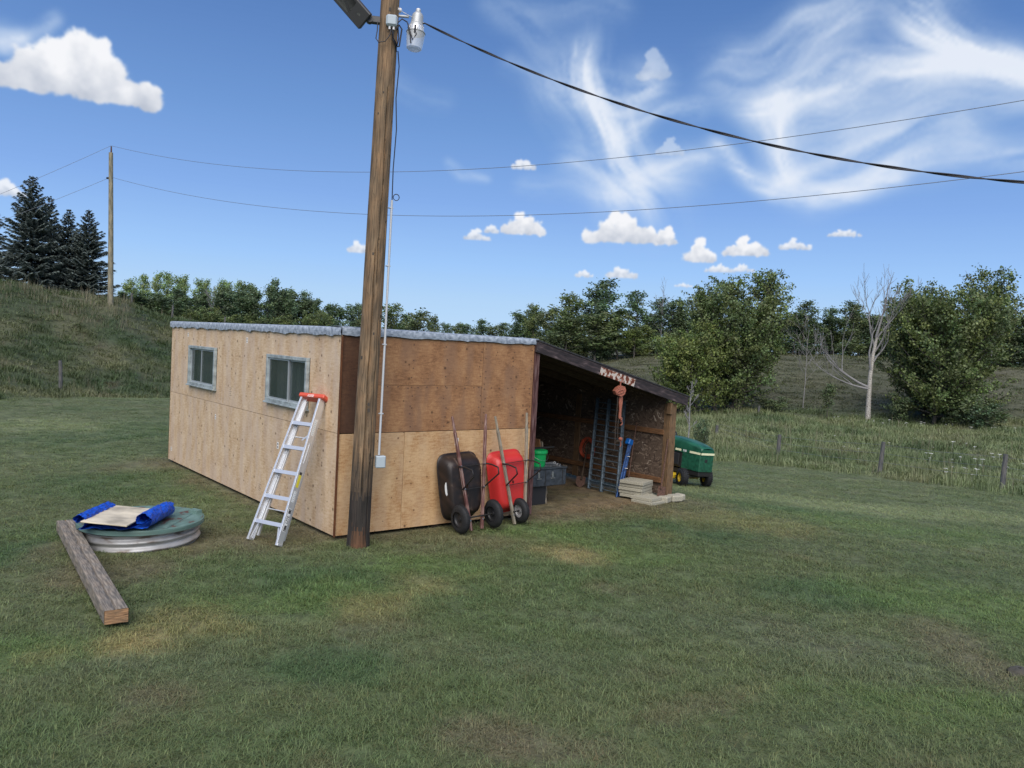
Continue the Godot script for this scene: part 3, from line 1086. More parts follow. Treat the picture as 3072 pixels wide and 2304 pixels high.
func poplar(sd: int, h: float, w: float, spec: Dictionary) -> Node3D:
	# trunk with rising limbs; leaves in tufts along the twigs so that sky shows between
	var r := RandomNumberGenerator.new()
	r.seed = sd
	var o := Node3D.new()
	var tb := MB.new()
	var lb := MB.new()
	var stems: int = spec.get("stems", 1)
	var size: float = spec.get("leaf", 0.15)
	var low: float = spec.get("low", 0.22)
	var base: Color = spec.get("col", Color(0.118, 0.152, 0.066))
	var bare: bool = spec.get("bare", false)
	for s in stems:
		var oa := TAU * s / stems + r.randf()
		var off := Vector3(cos(oa), 0, sin(oa)) * (0.0 if stems == 1 else w * r.randf_range(0.05, 0.10))
		var hs := h * (1.0 if s == 0 else r.randf_range(0.72, 0.96))
		var pts: Array = []
		var rad: Array = []
		var lean := Vector3(r.randfn(0, 0.03), 0, r.randfn(0, 0.03)) + (Vector3.ZERO if stems == 1 else Vector3(cos(oa), 0, sin(oa)) * r.randf_range(0.05, 0.17) * w / h)
		var n := 9
		for k in n:
			var t := float(k) / (n - 1)
			pts.append(off + Vector3(r.randfn(0, 0.012) * h, t * hs - 0.15, r.randfn(0, 0.012) * h) + lean * t * hs + off * t * 0.8)
			rad.append(maxf(h * spec.get("girth", 0.014) * (1.0 - t * 0.92), 0.008))
		tb.tube(pts, rad, 7, false)
		var limbs: int = int(spec.get("limbs", 34) / sqrt(float(stems)))
		for k in limbs:
			var t: float = lerpf(low, 0.99, pow((k + r.randf()) / limbs, 0.85))
			var f := t * (n - 1)
			var i := mini(int(f), n - 2)
			var p: Vector3 = (pts[i] as Vector3).lerp(pts[i + 1], f - i)
			# crown profile: widest a third of the way up, shoots at the top
			var x := (t - low) / (1.0 - low)
			var prof: float = pow(sin(PI * clampf(0.14 + x * 0.80, 0, 1)), 0.7)
			if spec.get("round", false):
				prof = pow(sin(PI * clampf(0.22 + x * 0.70, 0, 1)), 0.6)
			var L: float = w * 0.5 * prof * r.randf_range(0.45, 1.22)
			if stems > 1:
				L *= 0.68
			L = maxf(L, w * 0.10)
			var ang := r.randf() * TAU
			var rise: float = lerpf(0.15, 1.3, x) * r.randf_range(0.6, 1.2)
			var d := Vector3(cos(ang), rise, sin(ang))
			var lp := limb(tb, p, d, L, maxf(rad[i] * 0.5, 0.010), 0.10, r, 4, 4)
			var cb := r.randf_range(0.68, 1.35)
			var clump := Color(base.r * cb * r.randf_range(0.86, 1.12), base.g * cb, base.b * cb * r.randf_range(0.85, 1.2))
			var twigs := maxi(int(L / w * spec.get("twigs", 15.0)), 3)
			for tw in twigs:
				var tt: float = r.randf_range(0.25, 1.0)
				var g := tt * 4.0
				var gi := mini(int(g), 3)
				var q: Vector3 = (lp[gi] as Vector3).lerp(lp[gi + 1], g - gi)
				var td := Vector3(r.randfn(0, 1), r.randfn(0.45, 0.6), r.randfn(0, 1)).normalized()
				var tl := r.randf_range(0.10, 0.26) * minf(w, 3.4) * 0.34 + 0.12
				if bare or r.randf() < 0.35:
					tb.tube([q, q + td * tl], [0.008, 0.004], 3, false)
				if bare:
					continue
				var nl: int = spec.get("leaves", 13)
				for m in nl:
					var pp := q + td * tl * r.randf() + Vector3(r.randfn(0, 1), r.randfn(0, 0.8), r.randfn(0, 1)) * size * 0.85
					var gg := r.randf_range(0.65, 1.4)
					if r.randf() < 0.035:
						lb.col = Color(minf(clump.r * 3.6 * gg, 1.0), minf(clump.g * 3.3 * gg, 1), minf(clump.b * 3.0 * gg, 1.0))
					else:
						lb.col = Color(clump.r * 2.2 * gg, clump.g * 2.2 * gg, clump.b * 2.2 * gg)
					leaf(lb, pp, size * r.randf_range(0.7, 1.25), r, 0.35)
	var tr := MeshInstance3D.new()
	tr.name = "trunk"
	tr.mesh = tb.mesh()
	tr.material_override = M.bark
	o.add_child(tr)
	if not bare:
		var cr := MeshInstance3D.new()
		cr.name = "crown"
		cr.mesh = lb.mesh()
		cr.material_override = M.leaf_mid
		o.add_child(cr)
	return o

func spruce(sd: int, h: float, w: float) -> Node3D:
	var r := RandomNumberGenerator.new()
	r.seed = sd
	var o := Node3D.new()
	var tb := MB.new()
	var lb := MB.new()
	tb.tube([Vector3(0, -0.2, 0), Vector3(0, h * 0.5, 0), Vector3(0, h, 0)], [h * 0.018, h * 0.010, 0.008], 7, false)
	var y := 0.04 * h
	while y < h * 0.985:
		var t := y / h
		var L: float = w * 0.5 * pow(1.0 - t, 0.78) * (0.92 if t > 0.12 else 0.75) + 0.06
		var nb := 9 if t < 0.7 else 6
		var a0 := r.randf() * TAU
		for k in nb:
			var a := a0 + TAU * k / nb + r.randfn(0, 0.18)
			var d := Vector3(cos(a), 0, sin(a))
			var LL := L * r.randf_range(0.7, 1.15)
			var rise: float = lerpf(-0.10, 0.55, pow(t, 1.4)) + r.randfn(0, 0.06)
			var yy := y + r.randfn(0, 0.05)
			var pts: Array = []
			for s in 5:
				var x := s / 4.0
				pts.append(Vector3(0, yy, 0) + d * LL * x + Vector3(0, LL * (rise * x - 0.26 * x * (1.0 - x) + 0.06 * x * x), 0))
			tb.tube(pts, [0.022 * (1 - t) + 0.006, 0.004], 3, false)
			var side := d.cross(Vector3.UP)
			var nt := maxi(int(LL * 30.0), 7)
			for s in nt:
				var x := pow(r.randf(), 0.7)
				var f := x * 4.0
				var i := mini(int(f), 3)
				var p: Vector3 = (pts[i] as Vector3).lerp(pts[i + 1], f - i)
				var g := r.randf_range(0.55, 1.5)
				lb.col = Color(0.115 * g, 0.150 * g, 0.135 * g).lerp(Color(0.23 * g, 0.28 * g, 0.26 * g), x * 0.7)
				for e: float in [-1.0, 1.0]:
					# a sideways twig clad in needles: a flat spray that hangs at its tip
					var tl := LL * 0.30 * (1.15 - x * 0.75) * r.randf_range(0.5, 1.2) + 0.06
					var tip := p + (side * e * r.randf_range(0.6, 1.0) + d * r.randf_range(0.4, 0.9)).normalized() * tl + Vector3(0, -tl * r.randf_range(0.05, 0.5), 0)
					var wv := Vector3(r.randfn(0, 0.4), 1.0, r.randfn(0, 0.4)).normalized() * 0.035
					var nn := Vector3(r.randfn(0, 0.5), 1, r.randfn(0, 0.5)).normalized()
					var lat := (tip - p).cross(Vector3.UP).normalized() * 0.045
					lb.tri(p - lat, p + lat, tip, nn, nn, nn)
					lb.tri(p - wv, p + wv * 0.6, tip - Vector3(0, 0.03, 0), nn, nn, nn)
		y += lerpf(0.26, 0.15, t) * r.randf_range(0.8, 1.2)
	var tr := MeshInstance3D.new()
	tr.name = "trunk"
	tr.mesh = tb.mesh()
	tr.material_override = M.bark_dark
	o.add_child(tr)
	var cr := MeshInstance3D.new()
	cr.name = "crown"
	cr.mesh = lb.mesh()
	cr.material_override = M.needles
	o.add_child(cr)
	return o

func fork(mb: MB, a: Vector3, d: Vector3, L: float, r0: float, depth: int, r: RandomNumberGenerator, up: float) -> void:
	var segs := 4
	var pts: Array = [a]
	var rad: Array = [r0]
	var p := a
	var dd := d.normalized()
	for k in segs:
		dd = (dd + Vector3(r.randfn(0, 0.12), up + r.randfn(0, 0.05), r.randfn(0, 0.12))).normalized()
		p += dd * L / segs
		pts.append(p)
		rad.append(maxf(r0 * (1.0 - 0.62 * (k + 1) / segs), 0.006))
	mb.tube(pts, rad, 6 if depth > 2 else 4, false)
	if depth == 0:
		return
	var kids := 3 if depth > 1 else 4
	for k in kids:
		var t := r.randf_range(0.35, 1.0) if k > 0 else 1.0
		var f := t * segs
		var i := mini(int(f), segs - 1)
		var q: Vector3 = (pts[i] as Vector3).lerp(pts[i + 1], f - i)
		var ang := r.randf() * TAU
		var sd := Vector3(cos(ang), r.randf_range(0.0, 0.6), sin(ang))
		fork(mb, q, dd * 0.9 + sd * (0.65 if k > 0 else 0.3), L * r.randf_range(0.45, 0.72), maxf(rad[i] * 0.62, 0.008), depth - 1, r, up)

const ORD := ["first", "second", "third", "fourth", "fifth", "sixth", "seventh", "eighth", "ninth", "tenth", "eleventh", "twelfth", "thirteenth", "fourteenth", "fifteenth", "sixteenth", "seventeenth", "eighteenth", "nineteenth", "twentieth", "twenty-first", "twenty-second", "twenty-third", "twenty-fourth", "twenty-fifth", "twenty-sixth", "twenty-seventh", "twenty-eighth", "twenty-ninth", "thirtieth", "thirty-first", "thirty-second", "thirty-third", "thirty-fourth", "thirty-fifth", "thirty-sixth", "thirty-seventh", "thirty-eighth", "thirty-ninth", "fortieth", "forty-first", "forty-second", "forty-third", "forty-fourth", "forty-fifth", "forty-sixth", "forty-seventh", "forty-eighth"]

func make_trees() -> void:
	var protos := {}
	for k in 3:
		protos["tall%d" % k] = poplar(500 + k, 6.0, 3.0, {"limbs": 46, "low": 0.25, "twigs": 17.0, "leaves": 11, "leaf": 0.15})
		protos["mid%d" % k] = poplar(520 + k, 5.0, 3.2, {"limbs": 46, "low": 0.12, "twigs": 18.0, "leaves": 13, "leaf": 0.16, "round": true})
		protos["dark%d" % k] = poplar(540 + k, 5.0, 2.8, {"limbs": 48, "low": 0.08, "twigs": 19.0, "leaves": 13, "leaf": 0.16, "stems": 2})
		protos["low%d" % k] = poplar(560 + k, 2.0, 2.4, {"limbs": 36, "low": 0.04, "twigs": 15.0, "leaves": 13, "leaf": 0.11, "stems": 3, "round": true, "girth": 0.012})
	var words := {
		"spruce": ["spruce_tree", "dark blue green spruce", "spruce tree", "spruces on the hill crest"],
		"pale": ["poplar_tree", "poplar with sunlight painted into its pale leaves", "tree", "pale poplars at the back of the left wood"],
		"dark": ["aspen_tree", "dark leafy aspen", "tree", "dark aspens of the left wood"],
		"shrub": ["willow_shrub", "low green willow shrub", "shrub", "shrubs along the left wood"],
		"mid": ["poplar_tree", "rounded mid green poplar", "tree", "poplars on the far rise"],
		"tall": ["poplar_tree", "tall airy poplar with sky showing through", "tree", "tall poplars on the far rise"],
		"pale2": ["young_poplar", "small yellowish poplar with pale trunk", "tree", "yellowish young poplars"],
		"shrub2": ["poplar_shrub", "low leafy thicket shrub under the poplars", "shrub", "thicket shrubs along the far rise"],
		"bushlow": ["dark_shrub", "low dark shrub", "shrub", "shrubs under the right hand trees"]}
	var where := {
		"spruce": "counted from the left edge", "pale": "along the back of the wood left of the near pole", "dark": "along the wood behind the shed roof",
		"shrub": "at the foot of the wood behind the shed roof", "mid": "counted from the left along the far skyline", "tall": "counted from the left along the right skyline",
		"pale2": "above the lean-to roof", "shrub2": "counted from the left along the right skyline", "bushlow": "counted from the tractor"}
	var rows: Array = TREES.duplicate(true)
	rows.sort_custom(func(a: Array, b: Array) -> bool: return atan2(a[1] - EYE.x, EYE.z - a[2]) < atan2(b[1] - EYE.x, EYE.z - b[2]))
	var count := {}
	var sp: Array = [spruce(601, 7.0, 5.0), spruce(602, 6.0, 4.0), spruce(603, 5.6, 4.2)]
	var r := RandomNumberGenerator.new()
	r.seed = 42
	for t: Array in rows:
		var kind: String = t[0]
		var at := Vector3(t[1], height(t[1], t[2]), t[2])
		var h: float = t[3]
		var w: float = t[4]
		var o: Node3D
		var label := ""
		if words.has(kind):
			count[kind] = count.get(kind, 0) + 1
			var src: Node3D
			var nh := 5.0
			var nw := 3.0
			if kind == "spruce":
				var k: int = (count[kind] + 1) % 3
				src = sp[k]
				nh = [7.0, 6.0, 5.6][k]
				nw = [5.0, 4.0, 4.2][k]
			elif kind in ["shrub", "shrub2", "bushlow"]:
				src = protos["low%d" % (r.randi() % 3)]
				nh = 2.0
				nw = 2.4
			else:
				var base := "tall" if kind in ["tall", "pale"] else ("dark" if kind == "dark" else "mid")
				src = protos["%s%d" % [base, r.randi() % 3]]
				nh = 6.0 if base == "tall" else 5.0
				nw = {"tall": 3.0, "mid": 3.2, "dark": 2.8}[base]
			o = src.duplicate()
			o.name = numbered(words[kind][0])
			add_child(o)
			o.position = at
			o.rotation.y = r.randf() * TAU
			o.scale = Vector3(w / nw, h / nh, w / nw)
			label = "%s, %s %s" % [words[kind][1], ORD[count[kind] - 1], where[kind]]
			tag(o, label, words[kind][2], words[kind][3])
			var lm: Dictionary = {"pale": "leaf_sunlit_tint", "dark": ["leaf_dark", "leaf_cool"][r.randi() % 2], "shrub": "leaf_olive", "shrub2": ["leaf_dark", "leaf_mid"][r.randi() % 2], "mid": ["leaf_mid", "leaf_olive", "leaf_cool"][r.randi() % 3], "tall": ["leaf_cool", "leaf_mid"][r.randi() % 2], "pale2": "leaf_yellow", "bushlow": ["leaf_dark", "leaf_mid"][r.randi() % 2]}
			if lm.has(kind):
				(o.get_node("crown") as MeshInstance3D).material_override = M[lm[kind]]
			continue
		match kind:
			"big":
				o = poplar(701, h, w, {"limbs": 190, "low": 0.06, "twigs": 30.0, "leaves": 18, "leaf": 0.13, "stems": 4, "girth": 0.016})
				o.name = numbered("poplar_tree")
				tag(o, "big leafy poplar with two pale trunks behind the green tractor", "tree")
				o.get_node("crown").material_override = M.leaf_olive
			"bush":
				o = poplar(702, h, w, {"limbs": 120, "low": 0.06, "twigs": 26.0, "leaves": 17, "leaf": 0.12, "stems": 4, "round": true})
				o.name = numbered("poplar_clump")
				tag(o, "bushy yellow green poplar clump right behind the lean-to", "tree")
				o.get_node("crown").material_override = M.leaf_yellow
			"big2":
				o = poplar(703, h, w, {"limbs": 230, "low": 0.05, "twigs": 31.0, "leaves": 18, "leaf": 0.13, "stems": 5, "round": true, "girth": 0.015})
				o.name = numbered("poplar_tree")
				tag(o, "broad many-stemmed green poplar right of the dead birch", "tree")
				o.get_node("crown").material_override = M.leaf_olive
			"sapling":
				o = poplar(704, h, w, {"limbs": 26, "low": 0.34, "twigs": 9.0, "leaves": 11, "leaf": 0.09, "girth": 0.012})
				o.name = numbered("green_sapling")
				tag(o, "small leafy green sapling left of the dead birch", "tree")
			"birch":
				o = Node3D.new()
				var tb := MB.new()
				var lb := MB.new()
				var rr := RandomNumberGenerator.new()
				rr.seed = 88
				tb.tube([Vector3(0.08, -0.1, 0), Vector3(0.02, h * 0.18, 0), Vector3(0, h * 0.33, 0), Vector3(0.14, h * 0.5, 0.0), Vector3(0.30, h * 0.62, 0.05)], [0.14, 0.115, 0.105, 0.085, 0.07], 9, false)
				var rt := Vector3(0.774, 0, 0.633)
				for br: Array in [[0.245, -rt * 1.0 + Vector3(0, 0.25, 0), 0.30, 0.06], [0.235, -rt * 1.0 + Vector3(0, 0.10, 0.25), 0.25, 0.05], [0.36, -rt * 0.35 + Vector3(0, 0.9, 0), 0.24, 0.06], [0.42, rt * 0.55 + Vector3(0, 0.8, 0), 0.22, 0.045], [0.55, -rt * 0.4 + Vector3(0, 1.0, 0), 0.22, 0.05], [0.62, rt * 0.1 + Vector3(0, 1, 0), 0.24, 0.06], [0.6, rt * 0.5 + Vector3(0, 0.8, 0.2), 0.2, 0.045], [0.5, rt * 0.6 + Vector3(0, 0.7, -0.3), 0.2, 0.04]]:
					var y: float = br[0] * h
					var x := 0.0 if y < 0.33 * h else (y / h - 0.33) / 0.29 * 0.3
					fork(lb, Vector3(x, y, 0), br[1], br[2] * h * 1.25, br[3] * 1.25, 3, rr, 0.11)
				part(o, "trunk", tb, M.bark_birch)
				part(o, "branches", lb, M.bark_bare)
				o.name = numbered("dead_birch")
				tag(o, "bare dead birch with white trunk in the right hand pasture", "tree")
			"deadshrub", "baresapling", "deadthin":
				o = Node3D.new()
				var tb := MB.new()
				var lb := MB.new()
				var rr := RandomNumberGenerator.new()
				rr.seed = int(h * 100) + 7
				var g := 0.03 if kind == "deadshrub" else (0.028 if kind == "baresapling" else 0.04)
				tb.tube([Vector3(0, -0.1, 0), Vector3(0.03, h * 0.35, 0.02), Vector3(0.01, h * 0.75, 0.0), Vector3(0.04, h, 0.02)], [g, g * 0.8, g * 0.5, 0.008], 6, false)
				for k in 9:
					var y := h * lerpf(0.35, 0.92, k / 9.0)
					var a := rr.randf() * TAU
					fork(lb, Vector3(0.02, y, 0.01), Vector3(cos(a) * 0.6, 0.8, sin(a) * 0.6), minf(w * 0.5, h * 0.26) * rr.randf_range(0.6, 1.1), g * 0.4, 2, rr, 0.06)
				part(o, "trunk", tb, M.bark_bare)
				part(o, "branches", lb, M.bark_bare)
				count[kind] = count.get(kind, 0) + 1
				if kind == "baresapling":
					o.name = numbered("bare_sapling")
					tag(o, "thin bare pale sapling standing behind the green tractor", "tree")
				elif kind == "deadshrub":
					o.name = numbered("dead_tree")
					tag(o, "thin grey leafless tree between the big poplar and the birch", "tree")
				else:
					o.name = numbered("dead_tree")
					tag(o, ["grey leafless tree rising from the wood behind the shed", "grey leafless tree top among the poplars above the lean-to", "grey leafless tree at the far right skyline"][count[kind] - 1], "tree")
		add_child(o)
		o.position = at
	for k: String in protos:
		protos[k].queue_free()
	for k in sp:
		k.queue_free()

func make_fences() -> void:
	var labels := ["weathered fence post at the foot of the left hill", "fence post on the crest right of the tall pole", "fence post among bushes on the crest above the shed corner", "leaning fence post behind the shed roof", "short grey fence post nearest the green tractor", "grey fence post in the middle of the right hand fence", "thick grey fence post at the right edge", "low fence post stub under the big poplar", "", "fence post stub beyond the tractor"]
	for k in POSTS.size():
		if labels[k] == "":
			continue
		var p: Array = POSTS[k]
		var mb := MB.new()
		var h: float = maxf(p[2], 0.4)
		mb.tube([Vector3(0, -0.2, 0), Vector3(0.01, h * 0.5, 0), Vector3(0.0, h, 0.01)], [0.065, 0.06, 0.055], 8)
		var o := part(self, "fence_post", mb, M.fence_post)
		o.position = Vector3(p[0], height(p[0], p[1]), p[1])
		o.rotation = Vector3(0.02 * (k % 3), 0, -0.03 * (k % 4) + 0.03)
		tag(o, labels[k], "fence post", "fence posts")
	var run: Array = [POSTS[9], POSTS[4], POSTS[5], POSTS[6], POSTS[8]]
	for s in 3:
		var mb := MB.new()
		for k in run.size() - 1:
			var a := Vector3(run[k][0], height(run[k][0], run[k][1]) + maxf(run[k][2], 0.5) * (0.35 + 0.28 * s), run[k][1])
			var b := Vector3(run[k + 1][0], height(run[k + 1][0], run[k + 1][1]) + maxf(run[k + 1][2], 0.5) * (0.35 + 0.28 * s), run[k + 1][1])
			mb.tube([a, (a + b) * 0.5 - Vector3(0, 0.03, 0), b], [0.003], 4, false)
		var o := part(self, "fence_wire", mb, M.wire)
		tag(o, "%s strand of wire on the right hand pasture fence" % ["bottom", "middle", "top"][s], "wire", "fence wires")

# ---------------------------------------------------------------- the shed
func sheet(parent: Node, called: String, lo: Vector2, hi: Vector2, holes: Array, xf: Transform3D, th: float, mt: Material, off: Vector2, label := "") -> MeshInstance3D:
	# a board in local xy with rectangular openings, its outer face at z = 0 and thickness th behind it
	var xs: Array = [lo.x, hi.x]
	var ys: Array = [lo.y, hi.y]
	for h: Rect2 in holes:
		for x: float in [h.position.x, h.end.x]:
			if x > lo.x + 0.001 and x < hi.x - 0.001: xs.append(x)
		for y: float in [h.position.y, h.end.y]:
			if y > lo.y + 0.001 and y < hi.y - 0.001: ys.append(y)
	xs.sort()
	ys.sort()
	var mb := MB.new()
	var full := func(i: int, j: int) -> bool:
		if i < 0 or j < 0 or i >= xs.size() - 1 or j >= ys.size() - 1: return false
		var c := Vector2((xs[i] + xs[i + 1]) / 2, (ys[j] + ys[j + 1]) / 2)
		for h: Rect2 in holes:
			if h.has_point(c): return false
		return true
	for i in xs.size() - 1:
		for j in ys.size() - 1:
			if not full.call(i, j): continue
			var a := Vector2(xs[i], ys[j])
			var b := Vector2(xs[i + 1], ys[j + 1])
			for z: float in [0.0, -th]:
				mb.quad(xf * Vector3(a.x, a.y, z), xf * Vector3(b.x, a.y, z), xf * Vector3(b.x, b.y, z), xf * Vector3(a.x, b.y, z), xf.basis * Vector3(0, 0, 1 if z == 0.0 else -1), a + off, Vector2(b.x, a.y) + off, b + off, Vector2(a.x, b.y) + off)
			for e: Array in [[-1, 0], [1, 0], [0, -1], [0, 1]]:
				if full.call(i + e[0], j + e[1]): continue
				var p := Vector2(a.x if e[0] < 0 else b.x, a.y if e[1] < 0 else b.y)
				var q := Vector2(b.x if e[0] > 0 else a.x, b.y if e[1] > 0 else a.y)
				if e[0] != 0:
					p = Vector2(p.x, a.y)
					q = Vector2(p.x, b.y)
				else:
					p = Vector2(a.x, p.y)
					q = Vector2(b.x, p.y)
				mb.quad(xf * Vector3(p.x, p.y, 0), xf * Vector3(q.x, q.y, 0), xf * Vector3(q.x, q.y, -th), xf * Vector3(p.x, p.y, -th), xf.basis * Vector3(e[0], e[1], 0), p + off, q + off, q + off, p + off)
	return part(parent, called, mb, mt, label)

func strip(parent: Node, called: String, a: Vector3, b: Vector3, out: Vector3, h: float, sd: int, mt: Material) -> void:
	# roofing felt turned down over an edge: wavy lower border, laid up onto the roof
	var g: Array = []
	var us: Array = []
	var n := maxi(int((b - a).length() / 0.06), 4)
	var f := FastNoiseLite.new()
	f.seed = sd
	f.frequency = 1.6
	for row in 5:
		var line: Array = []
		var ul: Array = []
		for k in n + 1:
			var t := float(k) / n
			var p := a.lerp(b, t)
			var w := f.get_noise_1d(t * (b - a).length() * 2.0)
			var w2 := f.get_noise_1d(t * (b - a).length() * 5.0 + 40.0)
			var q := p
			match row:
				0: q = p - Vector3(0, h * (1.0 + w * 0.32), 0) + out * (0.006 + 0.006 * absf(w2))
				1: q = p - Vector3(0, h * 0.5, 0) + out * (0.012 + 0.008 * w2)
				2: q = p + out * (0.010 + 0.006 * w) + Vector3(0, 0.006 * w2, 0)
				3: q = p - out * 0.02 + Vector3(0, 0.012 + 0.004 * w, 0)
				4: q = p - out * 0.30 + Vector3(0, 0.020, 0)
			line.append(q)
			ul.append(Vector2(t * (b - a).length(), row * 0.05 + sd * 0.13))
		g.append(line)
		us.append(ul)
	var mb := MB.new()
	mb.grid(g, us, [], false, false)
	part(parent, called, mb, mt)

func window(parent: Node, z0: float, z1: float, y0: float, y1: float, split: float, left_front: bool) -> void:
	var w := Node3D.new()
	w.name = "window"
	parent.add_child(w, true)
	var fr := MB.new()
	var t := 0.045
	var X := -0.028
	fr.box(Vector3(X, y1 - t / 2, (z0 + z1) / 2), Vector3(0.05, t, z1 - z0), Basis.IDENTITY, 0.004)
	fr.box(Vector3(X, y0 + t / 2, (z0 + z1) / 2), Vector3(0.05, t, z1 - z0), Basis.IDENTITY, 0.004)
	fr.box(Vector3(X, (y0 + y1) / 2, z0 + t / 2), Vector3(0.048, y1 - y0 - 2 * t, t), Basis.IDENTITY, 0.004)
	fr.box(Vector3(X, (y0 + y1) / 2, z1 - t / 2), Vector3(0.048, y1 - y0 - 2 * t, t), Basis.IDENTITY, 0.004)
	part(w, "frame", fr, M.frame)
	var sl := MB.new()
	sl.box(Vector3(-0.034, y0 - 0.014, (z0 + z1) / 2), Vector3(0.075, 0.024, z1 - z0 + 0.04), Basis(Vector3.BACK, -0.12), 0.004)
	part(w, "sill", sl, M.frame)
	for k in 2:
		var a := z0 + t if k == 0 else split - 0.012
		var b := split + 0.012 if k == 0 else z1 - t
		var front := (k == 0) == left_front
		var x := -0.022 if front else -0.002
		var s := MB.new()
		var e := 0.022
		s.box(Vector3(x, y1 - t - e / 2, (a + b) / 2), Vector3(0.014, e, b - a))
		s.box(Vector3(x, y0 + t + e / 2, (a + b) / 2), Vector3(0.014, e, b - a))
		s.box(Vector3(x, (y0 + y1) / 2, a + e / 2), Vector3(0.014, y1 - y0 - 2 * t - 2 * e, e))
		s.box(Vector3(x, (y0 + y1) / 2, b - e / 2), Vector3(0.014, y1 - y0 - 2 * t - 2 * e, e))
		part(w, "sash", s, M.frame_metal)
		var g := MB.new()
		g.box(Vector3(x, (y0 + y1) / 2, (a + b) / 2), Vector3(0.004, y1 - y0 - 2 * t - 2 * e, b - a - 2 * e))
		part(w, "pane", g, M.glass)
	var cu := MB.new()
	var pts: Array = [[], []]
	for k in 25:
		var z := lerpf(z0 + 0.04, z1 - 0.04, k / 24.0)
		var x := 0.10 + 0.022 * sin(k * 1.7)
		pts[0].append(Vector3(x, y0 - 0.05, z))
		pts[1].append(Vector3(x, y1 + 0.02, z))
	cu.grid(pts)
	part(w, "curtain", cu, M.curtain)

func stamp(parent: Node, at: Vector3, u: Vector3, n: Vector3, rows: int, mt: Material) -> void:
	# ink marks printed at the mill: short strokes in a block
	var mb := MB.new()
	for k in rows:
		mb.box(at + Vector3(0, -0.028 * k, 0) + n * 0.0012, Vector3(0.001, 0.008, 0.045), Basis(n, Vector3.UP, u))
		if k % 2 == 0:
			mb.box(at + Vector3(0, -0.028 * k, 0) + u * 0.045 + n * 0.0012, Vector3(0.001, 0.012, 0.02), Basis(n, Vector3.UP, u))
	part(parent, "mill_stamp", mb, mt)

func sticker(parent: Node, at: Vector3, u: Vector3, n: Vector3, w: float, h: float) -> void:
	var mb := MB.new()
	mb.box(at + n * 0.001, Vector3(0.001, h, w), Basis(n, Vector3.UP, u))
	var o := part(parent, "paper_tag", mb, M.sticker)
	var ink := MB.new()
	ink.box(at + n * 0.002 + Vector3(0, h * 0.22, 0), Vector3(0.001, h * 0.2, w * 0.5), Basis(n, Vector3.UP, u))
	ink.box(at + n * 0.002 - Vector3(0, h * 0.22, 0), Vector3(0.001, h * 0.26, w * 0.35), Basis(n, Vector3.UP, u))
	part(o, "print", ink, M.ink)

